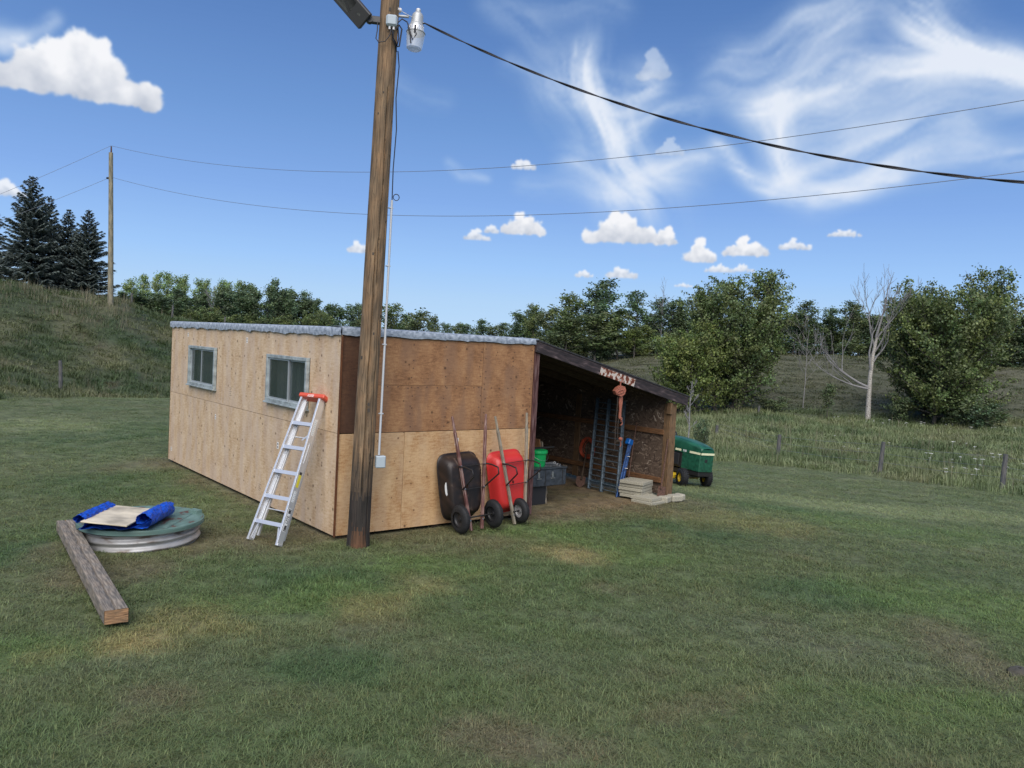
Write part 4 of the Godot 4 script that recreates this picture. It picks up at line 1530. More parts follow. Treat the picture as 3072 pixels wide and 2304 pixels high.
func make_shed() -> void:
	var s := thing("shed", "low flat-roofed plywood shed with an open lean-to on its right side", "shed")
	var W := 2.97
	var L := 6.53
	var H := 2.39
	var J := 1.22
	# left wall: local x runs along +z (far to near), outer face towards -x
	var lw := Transform3D(Basis(Vector3(0, 0, 1), Vector3.UP, Vector3(-1, 0, 0)), Vector3.ZERO)
	var wins := [Rect2(-5.43, 1.435, 1.27, 0.65), Rect2(-2.10, 1.435, 1.27, 0.64)]
	var k := 0
	for q: Array in [[-L, -3.885], [-3.878, -1.25], [-1.243, -0.003]]:
		sheet(s, "plywood_sheet", Vector2(q[0], J + 0.004), Vector2(q[1], H), wins, lw, 0.016, M.ply_side, Vector2(k * 0.83, 0.11 + k * 0.37))
		k += 1
	for q: Array in [[-L, -5.245], [-5.24, -2.625], [-2.62, -0.003]]:
		sheet(s, "plywood_sheet", Vector2(q[0], 0.0), Vector2(q[1], J - 0.002), [], lw, 0.016, M.ply_side, Vector2(0.4 + k * 0.71, 0.55 + k * 0.29))
		k += 1
	# front wall, outer face towards +z
	var fw := Transform3D(Basis.IDENTITY, Vector3.ZERO)
	sheet(s, "plywood_sheet", Vector2(0.0, 0.0), Vector2(0.908, J - 0.006), [], fw, 0.016, M.ply, Vector2(0.2, 0.3))
	sheet(s, "plywood_sheet", Vector2(0.913, 0.0), Vector2(W, J - 0.006), [], fw, 0.016, M.ply, Vector2(1.3, 0.85))
	sheet(s, "plywood_sheet", Vector2(0.006, J + 0.006), Vector2(0.42, H), [], fw, 0.016, M.ply_dark, Vector2(0.7, 0.2), "dark weathered plywood strip beside the pole")
	sheet(s, "plywood_sheet", Vector2(0.424, J + 0.002), Vector2(2.078, 1.80), [], fw, 0.016, M.ply_old, Vector2(0.9, 0.6), "brown weathered plywood")
	sheet(s, "plywood_sheet", Vector2(0.424, 1.803), Vector2(2.078, H), [], fw, 0.016, M.ply_old, Vector2(2.1, 0.1), "brown weathered plywood")
	sheet(s, "plywood_sheet", Vector2(2.083, J + 0.002), Vector2(W, H), [], fw, 0.016, M.ply_old, Vector2(0.1, 1.7), "brown weathered plywood")
	# nail heads along the studs
	var nails := MB.new()
	var r := RandomNumberGenerator.new()
	r.seed = 12
	for x: float in [0.47, 0.98, 1.5, 2.04, 2.12, 2.6, 2.93]:
		for y in 9:
			var p := Vector3(x + r.randfn(0, 0.012), 1.29 + y * 0.125 + r.randfn(0, 0.02), 0.0015)
			nails.box(p, Vector3(0.016, 0.014, 0.003))
	for x in 17:
		nails.box(Vector3(0.5 + x * 0.145 + r.randfn(0, 0.01), 1.775 + r.randfn(0, 0.004), 0.0015), Vector3(0.016, 0.014, 0.003))
	var no := part(s, "nail_heads", nails, M.rust_steel)
	no.set_meta("kind", "stuff")
	# corner edge of the side sheets, trim at the lean-to
	var tr := MB.new()
	tr.box(Vector3(W + 0.046, 1.19, 0.012), Vector3(0.085, 2.40, 0.03), Basis.IDENTITY, 0.004)
	part(s, "corner_trim", tr, M.trim, "dark red brown corner board with flaking paint")
	var tr2 := MB.new()
	tr2.box(Vector3(-0.007, 1.18, 0.012), Vector3(0.022, 2.38, 0.022), Basis.IDENTITY, 0.003)
	part(s, "corner_bead", tr2, M.ply_back)
	# back wall, right inner wall, skids, roof deck
	sheet(s, "back_wall", Vector2(0, 0), Vector2(W, H), [], Transform3D(Basis(Vector3(-1, 0, 0), Vector3.UP, Vector3(0, 0, -1)), Vector3(W, 0, -L)), 0.016, M.ply_old, Vector2(0.3, 0.3))
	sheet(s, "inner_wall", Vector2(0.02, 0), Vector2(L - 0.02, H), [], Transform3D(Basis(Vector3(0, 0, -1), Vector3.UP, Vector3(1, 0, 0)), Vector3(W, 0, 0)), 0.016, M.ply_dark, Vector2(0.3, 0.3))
	for x: float in [0.14, 1.48, 2.80]:
		var sk := MB.new()
		sk.box(Vector3(x, -0.05, -L / 2), Vector3(0.12, 0.10, L - 0.1), Basis.IDENTITY, 0.005)
		part(s, "skid", sk, M.wood_rafter)
	var fl := MB.new()
	fl.box(Vector3(W / 2, 0.025, -L / 2), Vector3(W - 0.05, 0.04, L - 0.06))
	part(s, "floor_deck", fl, M.wood_rafter)
	var rf := MB.new()
	rf.box(Vector3(W / 2, H + 0.035, -L / 2), Vector3(W + 0.01, 0.07, L + 0.01))
	var ro := part(s, "roof", rf, M.roof_dark)
	# felt strips folded over the eaves
	var y := H + 0.078
	var z := -L - 0.02
	var ends := [-5.4, -4.55, -2.75, -1.45, 0.02]
	for e in ends.size():
		strip(ro, "roofing_strip", Vector3(-0.02, y, z), Vector3(-0.02, y - 0.004, ends[e]), Vector3(-1, 0, 0), 0.088, 30 + e, M.roof)
		z = ends[e] - 0.03
	strip(ro, "roofing_strip", Vector3(-0.022, y + 0.003, 0.02), Vector3(1.45, y + 0.002, 0.02), Vector3(0, 0, 1), 0.082, 41, M.roof)
	strip(ro, "roofing_strip", Vector3(1.42, y - 0.002, 0.02), Vector3(3.03, y - 0.004, 0.02), Vector3(0, 0, 1), 0.075, 42, M.roof)
	for e: Array in [[-5.43, -4.16, 1.435, 2.085, -4.82, false], [-2.10, -0.83, 1.435, 2.075, -1.42, true]]:
		window(s, e[0], e[1], e[2], e[3], e[4], e[5])
	# mill stamps and paper tags
	var U := Vector3(0, 0, 1)
	var N := Vector3(-1, 0, 0)
	stamp(s, Vector3(0, 1.50, -3.55), U, N, 5, M.ink_soft)
	stamp(s, Vector3(0, 1.52, -6.10), U, N, 3, M.ink_soft)
	stamp(s, Vector3(0, 0.22, -4.85), U, N, 4, M.ink_soft)
	stamp(s, Vector3(0, 0.24, -2.30), U, N, 4, M.ink_soft)
	for p: Array in [[-5.62, 2.26, 0.05, 0.07], [-2.95, 2.24, 0.05, 0.08], [-4.15, 1.0, 0.05, 0.08], [-1.72, 0.86, 0.06, 0.09], [-6.35, 0.2, 0.05, 0.07]]:
		sticker(s, Vector3(0, p[1], p[0]), U, N, p[2], p[3])
	sticker(s, Vector3(1.71, 1.07, 0), Vector3(-1, 0, 0), Vector3(0, 0, 1), 0.055, 0.095)
	# ------------ lean-to
	var e0 := Vector3(2.985, 2.44, 0)
	var e1 := Vector3(6.365, 1.66, 0)
	var dir := (e1 - e0).normalized()
	var up := Vector3(-dir.y, dir.x, 0)
	var len := (e1 - e0).length()
	var bs := Basis(dir, up, Vector3(0, 0, 1))
	var fa := MB.new()
	fa.box((e0 + e1) / 2 - up * 0.075 + Vector3(0, 0, 0.045), Vector3(len, 0.15, 0.038), bs, 0.004)
	part(s, "fascia_board", fa, M.barn, "blackened fascia board along the lean-to roof edge")
	var lr := MB.new()
	lr.box((e0 + e1) / 2 + up * 0.012 + Vector3(0, 0, -L / 2 + 0.01), Vector3(len + 0.04, 0.022, L + 0.13), bs, 0.002)
	var lro := part(s, "lean_to_roof", lr, M.roof_dark)
	var dk := MB.new()
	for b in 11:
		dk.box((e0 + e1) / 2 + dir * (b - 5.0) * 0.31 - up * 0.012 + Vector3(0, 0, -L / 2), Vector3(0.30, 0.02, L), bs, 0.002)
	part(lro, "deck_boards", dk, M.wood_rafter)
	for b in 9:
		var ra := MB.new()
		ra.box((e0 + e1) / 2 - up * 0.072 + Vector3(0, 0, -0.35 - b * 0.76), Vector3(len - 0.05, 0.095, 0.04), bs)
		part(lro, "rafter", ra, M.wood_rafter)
	for zz: float in [-0.075, -2.2, -4.3, -6.4]:
		var po := MB.new()
		po.box(Vector3(6.085, 0.775, zz), Vector3(0.15, 1.53, 0.14), Basis(Vector3.BACK, 0.012 if zz > -1 else 0.0), 0.006)
		part(s, "post", po, M.wood_post)
	var bk := MB.new()
	bk.box(Vector3(5.99, 1.47, -0.02), Vector3(0.05, 0.19, 0.09), Basis.IDENTITY, 0.004)
	part(s, "post_cleat", bk, M.wood_post)
	var zs := [-0.14, -2.15, -4.3, -6.45]
	for q in 3:
		sheet(s, "strand_board", Vector2(-zs[q], 0.02), Vector2(-zs[q + 1] - 0.006, 1.08), [], Transform3D(Basis(Vector3(0, 0, -1), Vector3.UP, Vector3(-1, 0, 0)) * Basis.IDENTITY, Vector3(6.03, 0, 0)), 0.012, M.osb, Vector2(q * 0.7, 0.1))
		sheet(s, "strand_board", Vector2(-zs[q], 1.085), Vector2(-zs[q + 1] - 0.006, 1.735), [], Transform3D(Basis(Vector3(0, 0, -1), Vector3.UP, Vector3(-1, 0, 0)), Vector3(6.03, 0, 0)), 0.012, M.osb, Vector2(q * 0.6 + 0.3, 0.5))
	for q: Array in [[1.06, 0.085], [0.255, 0.085], [0.62, 0.0]]:
		if q[1] == 0.0:
			continue
		var gi := MB.new()
		gi.box(Vector3(6.008, q[0], -3.3), Vector3(0.042, q[1], 6.35), Basis.IDENTITY, 0.003)
		part(s, "girt", gi, M.wood_girt)
	sheet(s, "lean_to_back_wall", Vector2(-6.04, 0.0), Vector2(-2.99, 1.62), [], Transform3D(Basis(Vector3(-1, 0, 0), Vector3.UP, Vector3(0, 0, -1)), Vector3(0, 0, -L)), 0.012, M.osb, Vector2(0.3, 0.1))
	var gb := MB.new()
	gb.prism(PackedVector2Array([Vector2(2.99, 1.622), Vector2(6.04, 1.622), Vector2(6.04, 1.70), Vector2(2.99, 2.40)]), 0.012, Transform3D(Basis.IDENTITY, Vector3(0, 0, -L - 0.006)))
	part(s, "gable_board", gb, M.osb)
	# rusty enamel plate nailed on the fascia
	var pl := MB.new()
	pl.box(Vector3(4.62, 1.972, 0.068), Vector3(0.79, 0.118, 0.004), Basis(dir, up, Vector3(0, 0, 1)), 0.001, Vector2(0.31, 0.2))
	var plo := part(self, "rusty_plate", pl, M.rust_plate)
	tag(plo, "long rusty white metal plate nailed to the black fascia board", "sign")
	var bl := MB.new()
	bl.box(Vector3(5.83, 0.0, 0.12), Vector3(0.19, 0.11, 0.17), Basis(Vector3.UP, 0.3), 0.02)
	var blo := part(self, "concrete_block", bl, M.concrete)
	tag(blo, "rounded pale concrete block at the foot of the lean-to post, left one", "block", "blocks at the post foot")
	var bl2 := MB.new()
	bl2.box(Vector3(6.06, 0.005, 0.14), Vector3(0.22, 0.11, 0.18), Basis(Vector3.UP, -0.15), 0.02)
	var blo2 := part(self, "concrete_block", bl2, M.concrete)
	tag(blo2, "pale concrete block directly under the lean-to post", "block", "blocks at the post foot")
	var bl3 := MB.new()
	bl3.box(Vector3(6.23, 0.005, 0.11), Vector3(0.10, 0.11, 0.17), Basis(Vector3.UP, 0.1), 0.02)
	var blo3 := part(self, "concrete_block", bl3, M.concrete)
	tag(blo3, "small pale concrete block right of the lean-to post foot", "block", "blocks at the post foot")

# ---------------------------------------------------------------- poles and wires
func make_pole() -> void:
	var o := thing("utility_pole", "weathered brown wooden utility pole standing in front of the shed corner", "utility pole")
	var a := Vector3(0.126, -0.15, 0.354)
	var b := Vector3(0.222, 7.3, 0.406)
	var rows := 150
	var segs := 96
	var f := FastNoiseLite.new()
	f.seed = 14
	f.frequency = 0.9
	var g: Array = []
	var us: Array = []
	var cs: Array = []
	for i in rows:
		var t := float(i) / (rows - 1)
		var y: float = lerpf(a.y, b.y, t)
		var c := a.lerp(b, t)
		var rr := lerpf(0.126, 0.100, t)
		if y < 0.12:
			rr += (0.12 - y) * 0.06
		var line: Array = []
		var ul: Array = []
		var cl: Array = []
		for j in segs + 1:
			var an := TAU * (j % segs) / segs
			var r2 := rr * (1.0 + 0.025 * f.get_noise_3d(cos(an) * 2.0, y * 0.5, sin(an) * 2.0))
			# drying checks: narrow grooves that wander up the trunk
			for ck: Array in [[1.33, 0.0, 2.6, 0.5], [2.05, 0.6, 3.4, 1.7], [1.0, 2.2, 7.3, 2.2], [1.75, 3.0, 5.2, 3.1], [0.5, 0.0, 7.3, 4.2]]:
				if y > ck[1] and y < ck[2]:
					var at: float = ck[0] + 0.10 * f.get_noise_2d(y * 0.8, ck[3] * 10.0)
					if absf(wrapf(an - at, -PI, PI)) < PI / segs:
						r2 -= 0.034
			line.append(c + Vector3(cos(an), 0, sin(an)) * r2)
			ul.append(Vector2(y, an * 0.12))
			# creosote-black butt with ragged upper border, brown weathered wood above
			var n := f.get_noise_3d(cos(an) * 1.6, y * 0.8, sin(an) * 1.6)
			var n2 := f.get_noise_3d(cos(an) * 7.0, y * 2.2, sin(an) * 7.0)
			var wood := Color(0.265, 0.175, 0.105).lerp(Color(0.315, 0.225, 0.145), clampf(0.5 + n, 0, 1))
			wood = wood.lerp(Color(0.19, 0.135, 0.088), clampf(n2 * 1.1 - 0.1, 0, 0.55))
			var rag := y - (0.98 + 0.35 * f.get_noise_2d(an * 3.0, 3.0) + 0.25 * f.get_noise_2d(an * 9.0, 1.0))
			var k := clampf(0.5 - rag * 3.0 + n2 * 0.8, 0, 1)
			wood = wood.lerp(Color(0.085, 0.066, 0.05), k * 0.85)
			if y < 0.55 + 0.2 * n2:
				wood = wood.lerp(Color(0.035, 0.032, 0.031), 0.8)
			if y < 0.13 + 0.16 * n2 + 0.05 * n and absf(wrapf(an - 1.95, -PI, PI)) < 0.65 + 0.5 * n2:
				wood = wood.lerp(Color(0.17, 0.085, 0.045), 0.75)
			cl.append(wood)
		g.append(line)
		us.append(ul)
		cs.append(cl)
	var mb := MB.new()
	mb.grid(g, us, cs, true, false)
	part(o, "trunk", mb, M.wood_pole)
	# dark knots
	var kn := MB.new()
	var r := RandomNumberGenerator.new()
	r.seed = 6
	for k in 22:
		var y := r.randf_range(0.9, 7.0)
		var t := (y - a.y) / (b.y - a.y)
		var an := r.randf_range(0.2, 2.9)
		var nn := Vector3(cos(an), 0, sin(an))
		kn.box(a.lerp(b, t) + nn * (lerpf(0.126, 0.1, t) - 0.0005), Vector3(0.022, 0.034, 0.006) * r.randf_range(0.5, 1.2), Basis(nn.cross(Vector3.UP), Vector3.UP, -nn))
	part(o, "knots", kn, M.bark_dark).set_meta("kind", "stuff")
	# grey conduit down the right side, with clips, and its switch box
	var cd := MB.new()
	cd.tube([Vector3(0.315, 3.95, 0.452), Vector3(0.31, 2.5, 0.446), Vector3(0.298, 1.02, 0.446)], [0.0135], 10)
	part(o, "conduit", cd, M.conduit)
	for y: float in [3.86, 3.2, 2.3, 1.5]:
		var cl := MB.new()
		cl.box(Vector3(0.297 + 0.003 * y, y, 0.444), Vector3(0.05, 0.014, 0.034), Basis.IDENTITY, 0.002)
		part(o, "conduit_clip", cl, M.conduit)
	var bx := MB.new()
	bx.box(Vector3(0.315, 0.94, 0.452), Vector3(0.115, 0.14, 0.075), Basis(Vector3.UP, -0.25), 0.008)
	var bo := part(o, "switch_box", bx, M.boxgrey)
	var bd := MB.new()
	bd.box(Vector3(0.315, 0.94, 0.452) + Basis(Vector3.UP, -0.25) * Vector3(-0.004, 0, 0.041), Vector3(0.10, 0.125, 0.008), Basis(Vector3.UP, -0.25), 0.003)
	part(bo, "cover", bd, M.boxgrey)
	# thin black cable stapled to the pole above the conduit, small loop at its foot
	var ca := MB.new()
	ca.tube([Vector3(0.314, 3.94, 0.455), Vector3(0.31, 4.3, 0.455), Vector3(0.322, 4.75, 0.468), Vector3(0.305, 5.1, 0.455), Vector3(0.318, 5.45, 0.47), Vector3(0.30, 5.62, 0.46), Vector3(0.27, 5.60, 0.48), Vector3(0.24, 5.70, 0.50)], [0.006], 6)
	part(o, "stapled_cable", ca, M.cable)
	var lp := MB.new()
	var ring: Array = []
	for k in 14:
		var t := TAU * k / 14
		ring.append(Vector3(0.355 + cos(t) * 0.030, 3.985 + sin(t) * 0.036, 0.475 + cos(t) * 0.016))
	lp.tube(ring, [0.005], 6, false, true)
	part(o, "cable_loop", lp, M.cable)
	# junction box facing the yard, two glands, drooping tails
	var jb := MB.new()
	var fb := Basis(Vector3.UP, -0.5)
	jb.box(Vector3(0.165, 5.90, 0.525), Vector3(0.125, 0.125, 0.07), fb, 0.02)
	var jo := part(o, "junction_box", jb, M.boxgrey)
	for x: float in [-0.02, 0.025]:
		var gl := MB.new()
		gl.tube([Vector3(0.165, 5.84, 0.525) + fb * Vector3(x, 0, 0), Vector3(0.165, 5.805, 0.525) + fb * Vector3(x, 0, 0)], [0.013], 8)
		part(jo, "gland", gl, M.porcelain)
	var tl := MB.new()
	tl.tube([Vector3(0.15, 5.80, 0.535), Vector3(0.145, 5.74, 0.54), Vector3(0.10, 5.66, 0.52), Vector3(0.05, 5.65, 0.46), Vector3(0.035, 5.70, 0.42), Vector3(0.06, 5.80, 0.40), Vector3(0.07, 5.90, 0.38)], [0.006], 6)
	tl.tube([Vector3(0.19, 5.80, 0.52), Vector3(0.19, 5.70, 0.53), Vector3(0.23, 5.63, 0.53), Vector3(0.29, 5.66, 0.50), Vector3(0.31, 5.78, 0.49), Vector3(0.32, 5.86, 0.49), Vector3(0.29, 5.90, 0.48), Vector3(0.25, 5.84, 0.49)], [0.009], 6)
	tl.tube([Vector3(0.17, 5.80, 0.53), Vector3(0.18, 5.72, 0.54), Vector3(0.25, 5.65, 0.52), Vector3(0.285, 5.75, 0.49), Vector3(0.27, 5.92, 0.48), Vector3(0.31, 5.97, 0.50), Vector3(0.37, 5.945, 0.52)], [0.008], 6)
	part(jo, "cable_tails", tl, M.cable)
	var ins := MB.new()
	ins.lathe([Vector2(0, -0.03), Vector2(0.025, -0.03), Vector2(0.028, -0.012), Vector2(0.016, 0), Vector2(0.028, 0.012), Vector2(0.025, 0.03), Vector2(0, 0.03)], 14, Transform3D(Basis(Vector3.FORWARD, PI / 2), Vector3(0.285, 6.075, 0.455)))
	part(o, "insulator", ins, M.porcelain)
	# yard light
	var y := thing("yard_light", "round grey dusk-to-dawn yard light hanging on the right of the pole", "lamp", Vector3(0.462, 5.66, 0.535))
	var tilt := Transform3D(Basis(Vector3(0.3, 0, 1).normalized(), -0.10), Vector3.ZERO)
	var hd := MB.new()
	hd.lathe([Vector2(0.030, 0.455), Vector2(0.030, 0.435), Vector2(0.042, 0.425), Vector2(0.060, 0.405), Vector2(0.066, 0.38), Vector2(0.070, 0.30), Vector2(0.080, 0.285), Vector2(0.082, 0.268)], 26, tilt)
	part(y, "housing", hd, M.lamp_grey)
	var pc := MB.new()
	pc.lathe([Vector2(0.0, 0.478), Vector2(0.018, 0.476), Vector2(0.025, 0.470), Vector2(0.026, 0.4552)], 18, tilt)
	part(y, "photocell", pc, M.porcelain)
	var rl := MB.new()
	for k in 26:
		var t := TAU * k / 26
		var n := Vector3(cos(t), 0.12, sin(t))
		rl.box(tilt * (Vector3(cos(t), 0, sin(t)) * 0.084 + Vector3(0, 0.235, 0)), Vector3(0.012, 0.062, 0.004), tilt.basis * Basis(Vector3.UP, -t + PI / 2), 0.001)
	rl.lathe([Vector2(0.079, 0.268), Vector2(0.081, 0.203)], 26, tilt)
	part(y, "reflector_ring", rl, M.alu)
	var rg := MB.new()
	rg.lathe([Vector2(0.084, 0.206), Vector2(0.108, 0.200), Vector2(0.110, 0.192), Vector2(0.104, 0.186)], 26, tilt)
	part(y, "clamp_ring", rg, M.lamp_grey)
	var le := MB.new()
	le.lathe([Vector2(0.104, 0.186), Vector2(0.100, 0.12), Vector2(0.090, 0.04), Vector2(0.086, 0.012), Vector2(0.070, 0.0), Vector2(0.0, 0.004)], 28, tilt)
	part(y, "lens", le, M.lens)
	var arm := MB.new()
	arm.tube([Vector3(-0.235, 0.35, -0.13), Vector3(-0.06, 0.36, -0.04)], [0.016], 8)
	part(y, "arm", arm, M.lamp_grey)
	# floodlight on its knuckle, pointing up and left
	var fl := thing("flood_light", "dark flat LED floodlight on a knuckle bracket at the left of the pole", "lamp", Vector3(0.0, 5.93, 0.29))
	var br := MB.new()
	br.box(Vector3(0.075, 0.0, 0.045), Vector3(0.10, 0.075, 0.07), Basis(Vector3.UP, -0.5), 0.008)
	br.lathe([Vector2(0, -0.04), Vector2(0.042, -0.04), Vector2(0.042, 0.04), Vector2(0, 0.04)], 20, Transform3D(Basis(Vector3(0.87, 0, 0.49).normalized(), PI / 2), Vector3(0.012, 0.002, 0.01)))
	part(fl, "bracket", br, M.flood)
	var ax := Vector3(-0.30, 0.34, -0.17).normalized()
	var nrm := Vector3(-0.52, -0.62, 0.60)
	nrm = (nrm - ax * nrm.dot(ax)).normalized()
	var lat := ax.cross(nrm).normalized()
	var pb := Basis(lat, ax, nrm)
	var cen := Vector3(-0.045, -0.035, 0.01) + ax * 0.25
	var pn := MB.new()
	pn.box(cen, Vector3(0.22, 0.52, 0.06), pb, 0.008)
	part(fl, "housing", pn, M.flood)
	var fc := MB.new()
	fc.box(cen + pb * Vector3(0, 0.08, 0.027), Vector3(0.16, 0.30, 0.006), pb, 0.002)
	part(fl, "light_panel", fc, M.flood_face)
	var sn := MB.new()
	sn.box(cen + pb * Vector3(0.01, -0.155, 0.027), Vector3(0.028, 0.05, 0.006), pb, 0.002)
	part(fl, "sensor_window", sn, M.flood_face)
	var pd := MB.new()
	pd.lathe([Vector2(0, 0.045), Vector2(0.022, 0.04), Vector2(0.032, 0.025), Vector2(0.034, 0.0), Vector2(0.034, -0.03)], 16, Transform3D(Basis(pb.x, -pb.z, pb.y), cen + pb * Vector3(0.02, -0.18, -0.05)))
	part(fl, "photocell", pd, M.blue_steel)
	# far power pole on the hill
	var fp := thing("power_pole", "tall pale power pole on the crest of the left hill", "utility pole", Vector3(6.136, height(6.136, -38.198), -38.198))
	var ft := MB.new()
	ft.tube([Vector3(0, -0.3, 0), Vector3(-0.09, 4.0, -0.02), Vector3(-0.19, 7.95, -0.04)], [0.15, 0.125, 0.105], 12)
	part(fp, "trunk", ft, M.pole_far)
	var fi := MB.new()
	fi.tube([Vector3(-0.17, 7.7, -0.04), Vector3(-0.18, 8.28, -0.04)], [0.05, 0.035], 8)
	part(fp, "pole_pin", fi, M.rust_steel)
	var fk := MB.new()
	fk.box(Vector3(-0.28, 6.62, -0.1), Vector3(0.16, 0.10, 0.10), Basis.IDENTITY, 0.02)
	part(fp, "wire_clamp", fk, M.black_plastic)
	# wires
	var w := [WIRE, WIRE2]
	for k in 2:
		var A := Vector3(w[k][0][0], w[k][0][1], w[k][0][2])
		var B := Vector3(w[k][1][0], w[k][1][1], w[k][1][2])
		var sag: float = w[k][1][3]
		var pts: Array = []
		for q in 60:
			var t := q / 48.0
			pts.append(A + (B - A) * t - Vector3(0, 4.0 * sag * t * (1.0 - t), 0))
		var wm := MB.new()
		wm.tube(pts, [0.009], 5, false)
		var C := Vector3(LEFT_WIRE[k][0], LEFT_WIRE[k][1], LEFT_WIRE[k][2])
		var pl: Array = []
		for q in 20:
			var t := q / 19.0
			pl.append(A + (C - A) * t - Vector3(0, 4.0 * 0.12 * t * (1.0 - t), 0))
		wm.tube(pl, [0.009], 5, false)
		var wo := part(self, "power_line", wm, M.wire)
		tag(wo, "%s thin power line strung across the sky from the far pole" % ["upper", "lower"][k], "cable", "power lines")
	var SA := Vector3(0.56, 5.968, 0.588)
	var SB := Vector3(SERVICE[0], SERVICE[1], SERVICE[2])
	var p1: Array = []
	var p2: Array = []
	var p3: Array = []
	for q in 161:
		var t := q / 160.0
		var c: Vector3 = SA + (SB - SA) * t - Vector3(0, 4.0 * SERVICE[3] * t * (1.0 - t), 0)
		var d := (SB - SA).normalized()
		var sd := d.cross(Vector3.UP).normalized()
		var tw := t * 60.0
		p1.append(c)
		p2.append(c + (sd * cos(tw) + Vector3.UP * sin(tw)) * 0.0085)
		p3.append(c - (sd * cos(tw) + Vector3.UP * sin(tw)) * 0.0085)
	var sm := MB.new()
	sm.tube(p1, [0.004], 5, false)
	sm.tube(p2, [0.0065], 6, false)
	sm.tube(p3, [0.0065], 6, false)
	sm.tube([Vector3(0.56, 5.968, 0.588), Vector3(0.50, 5.95, 0.56), Vector3(0.46, 5.90, 0.60), Vector3(0.43, 5.80, 0.62), Vector3(0.40, 5.74, 0.60), Vector3(0.375, 5.84, 0.57), Vector3(0.36, 5.93, 0.54)], [0.008], 6)
	sm.tube([Vector3(0.36, 5.88, 0.56), Vector3(0.375, 5.80, 0.58), Vector3(0.385, 5.70, 0.59)], [0.010, 0.007], 6)
	sm.tube([Vector3(0.415, 5.90, 0.62), Vector3(0.412, 5.82, 0.62)], [0.011], 6)
	var so := part(self, "service_cable", sm, M.cable)
	tag(so, "thick twisted black service cable running from the near pole to the right", "cable")
	var gw := MB.new()
	gw.tube([Vector3(0.30, 6.075, 0.46), Vector3(0.40, 6.02, 0.52), Vector3(0.56, 5.968, 0.588)], [0.004], 5)
	var go := part(so, "guy_wire", gw, M.steel)

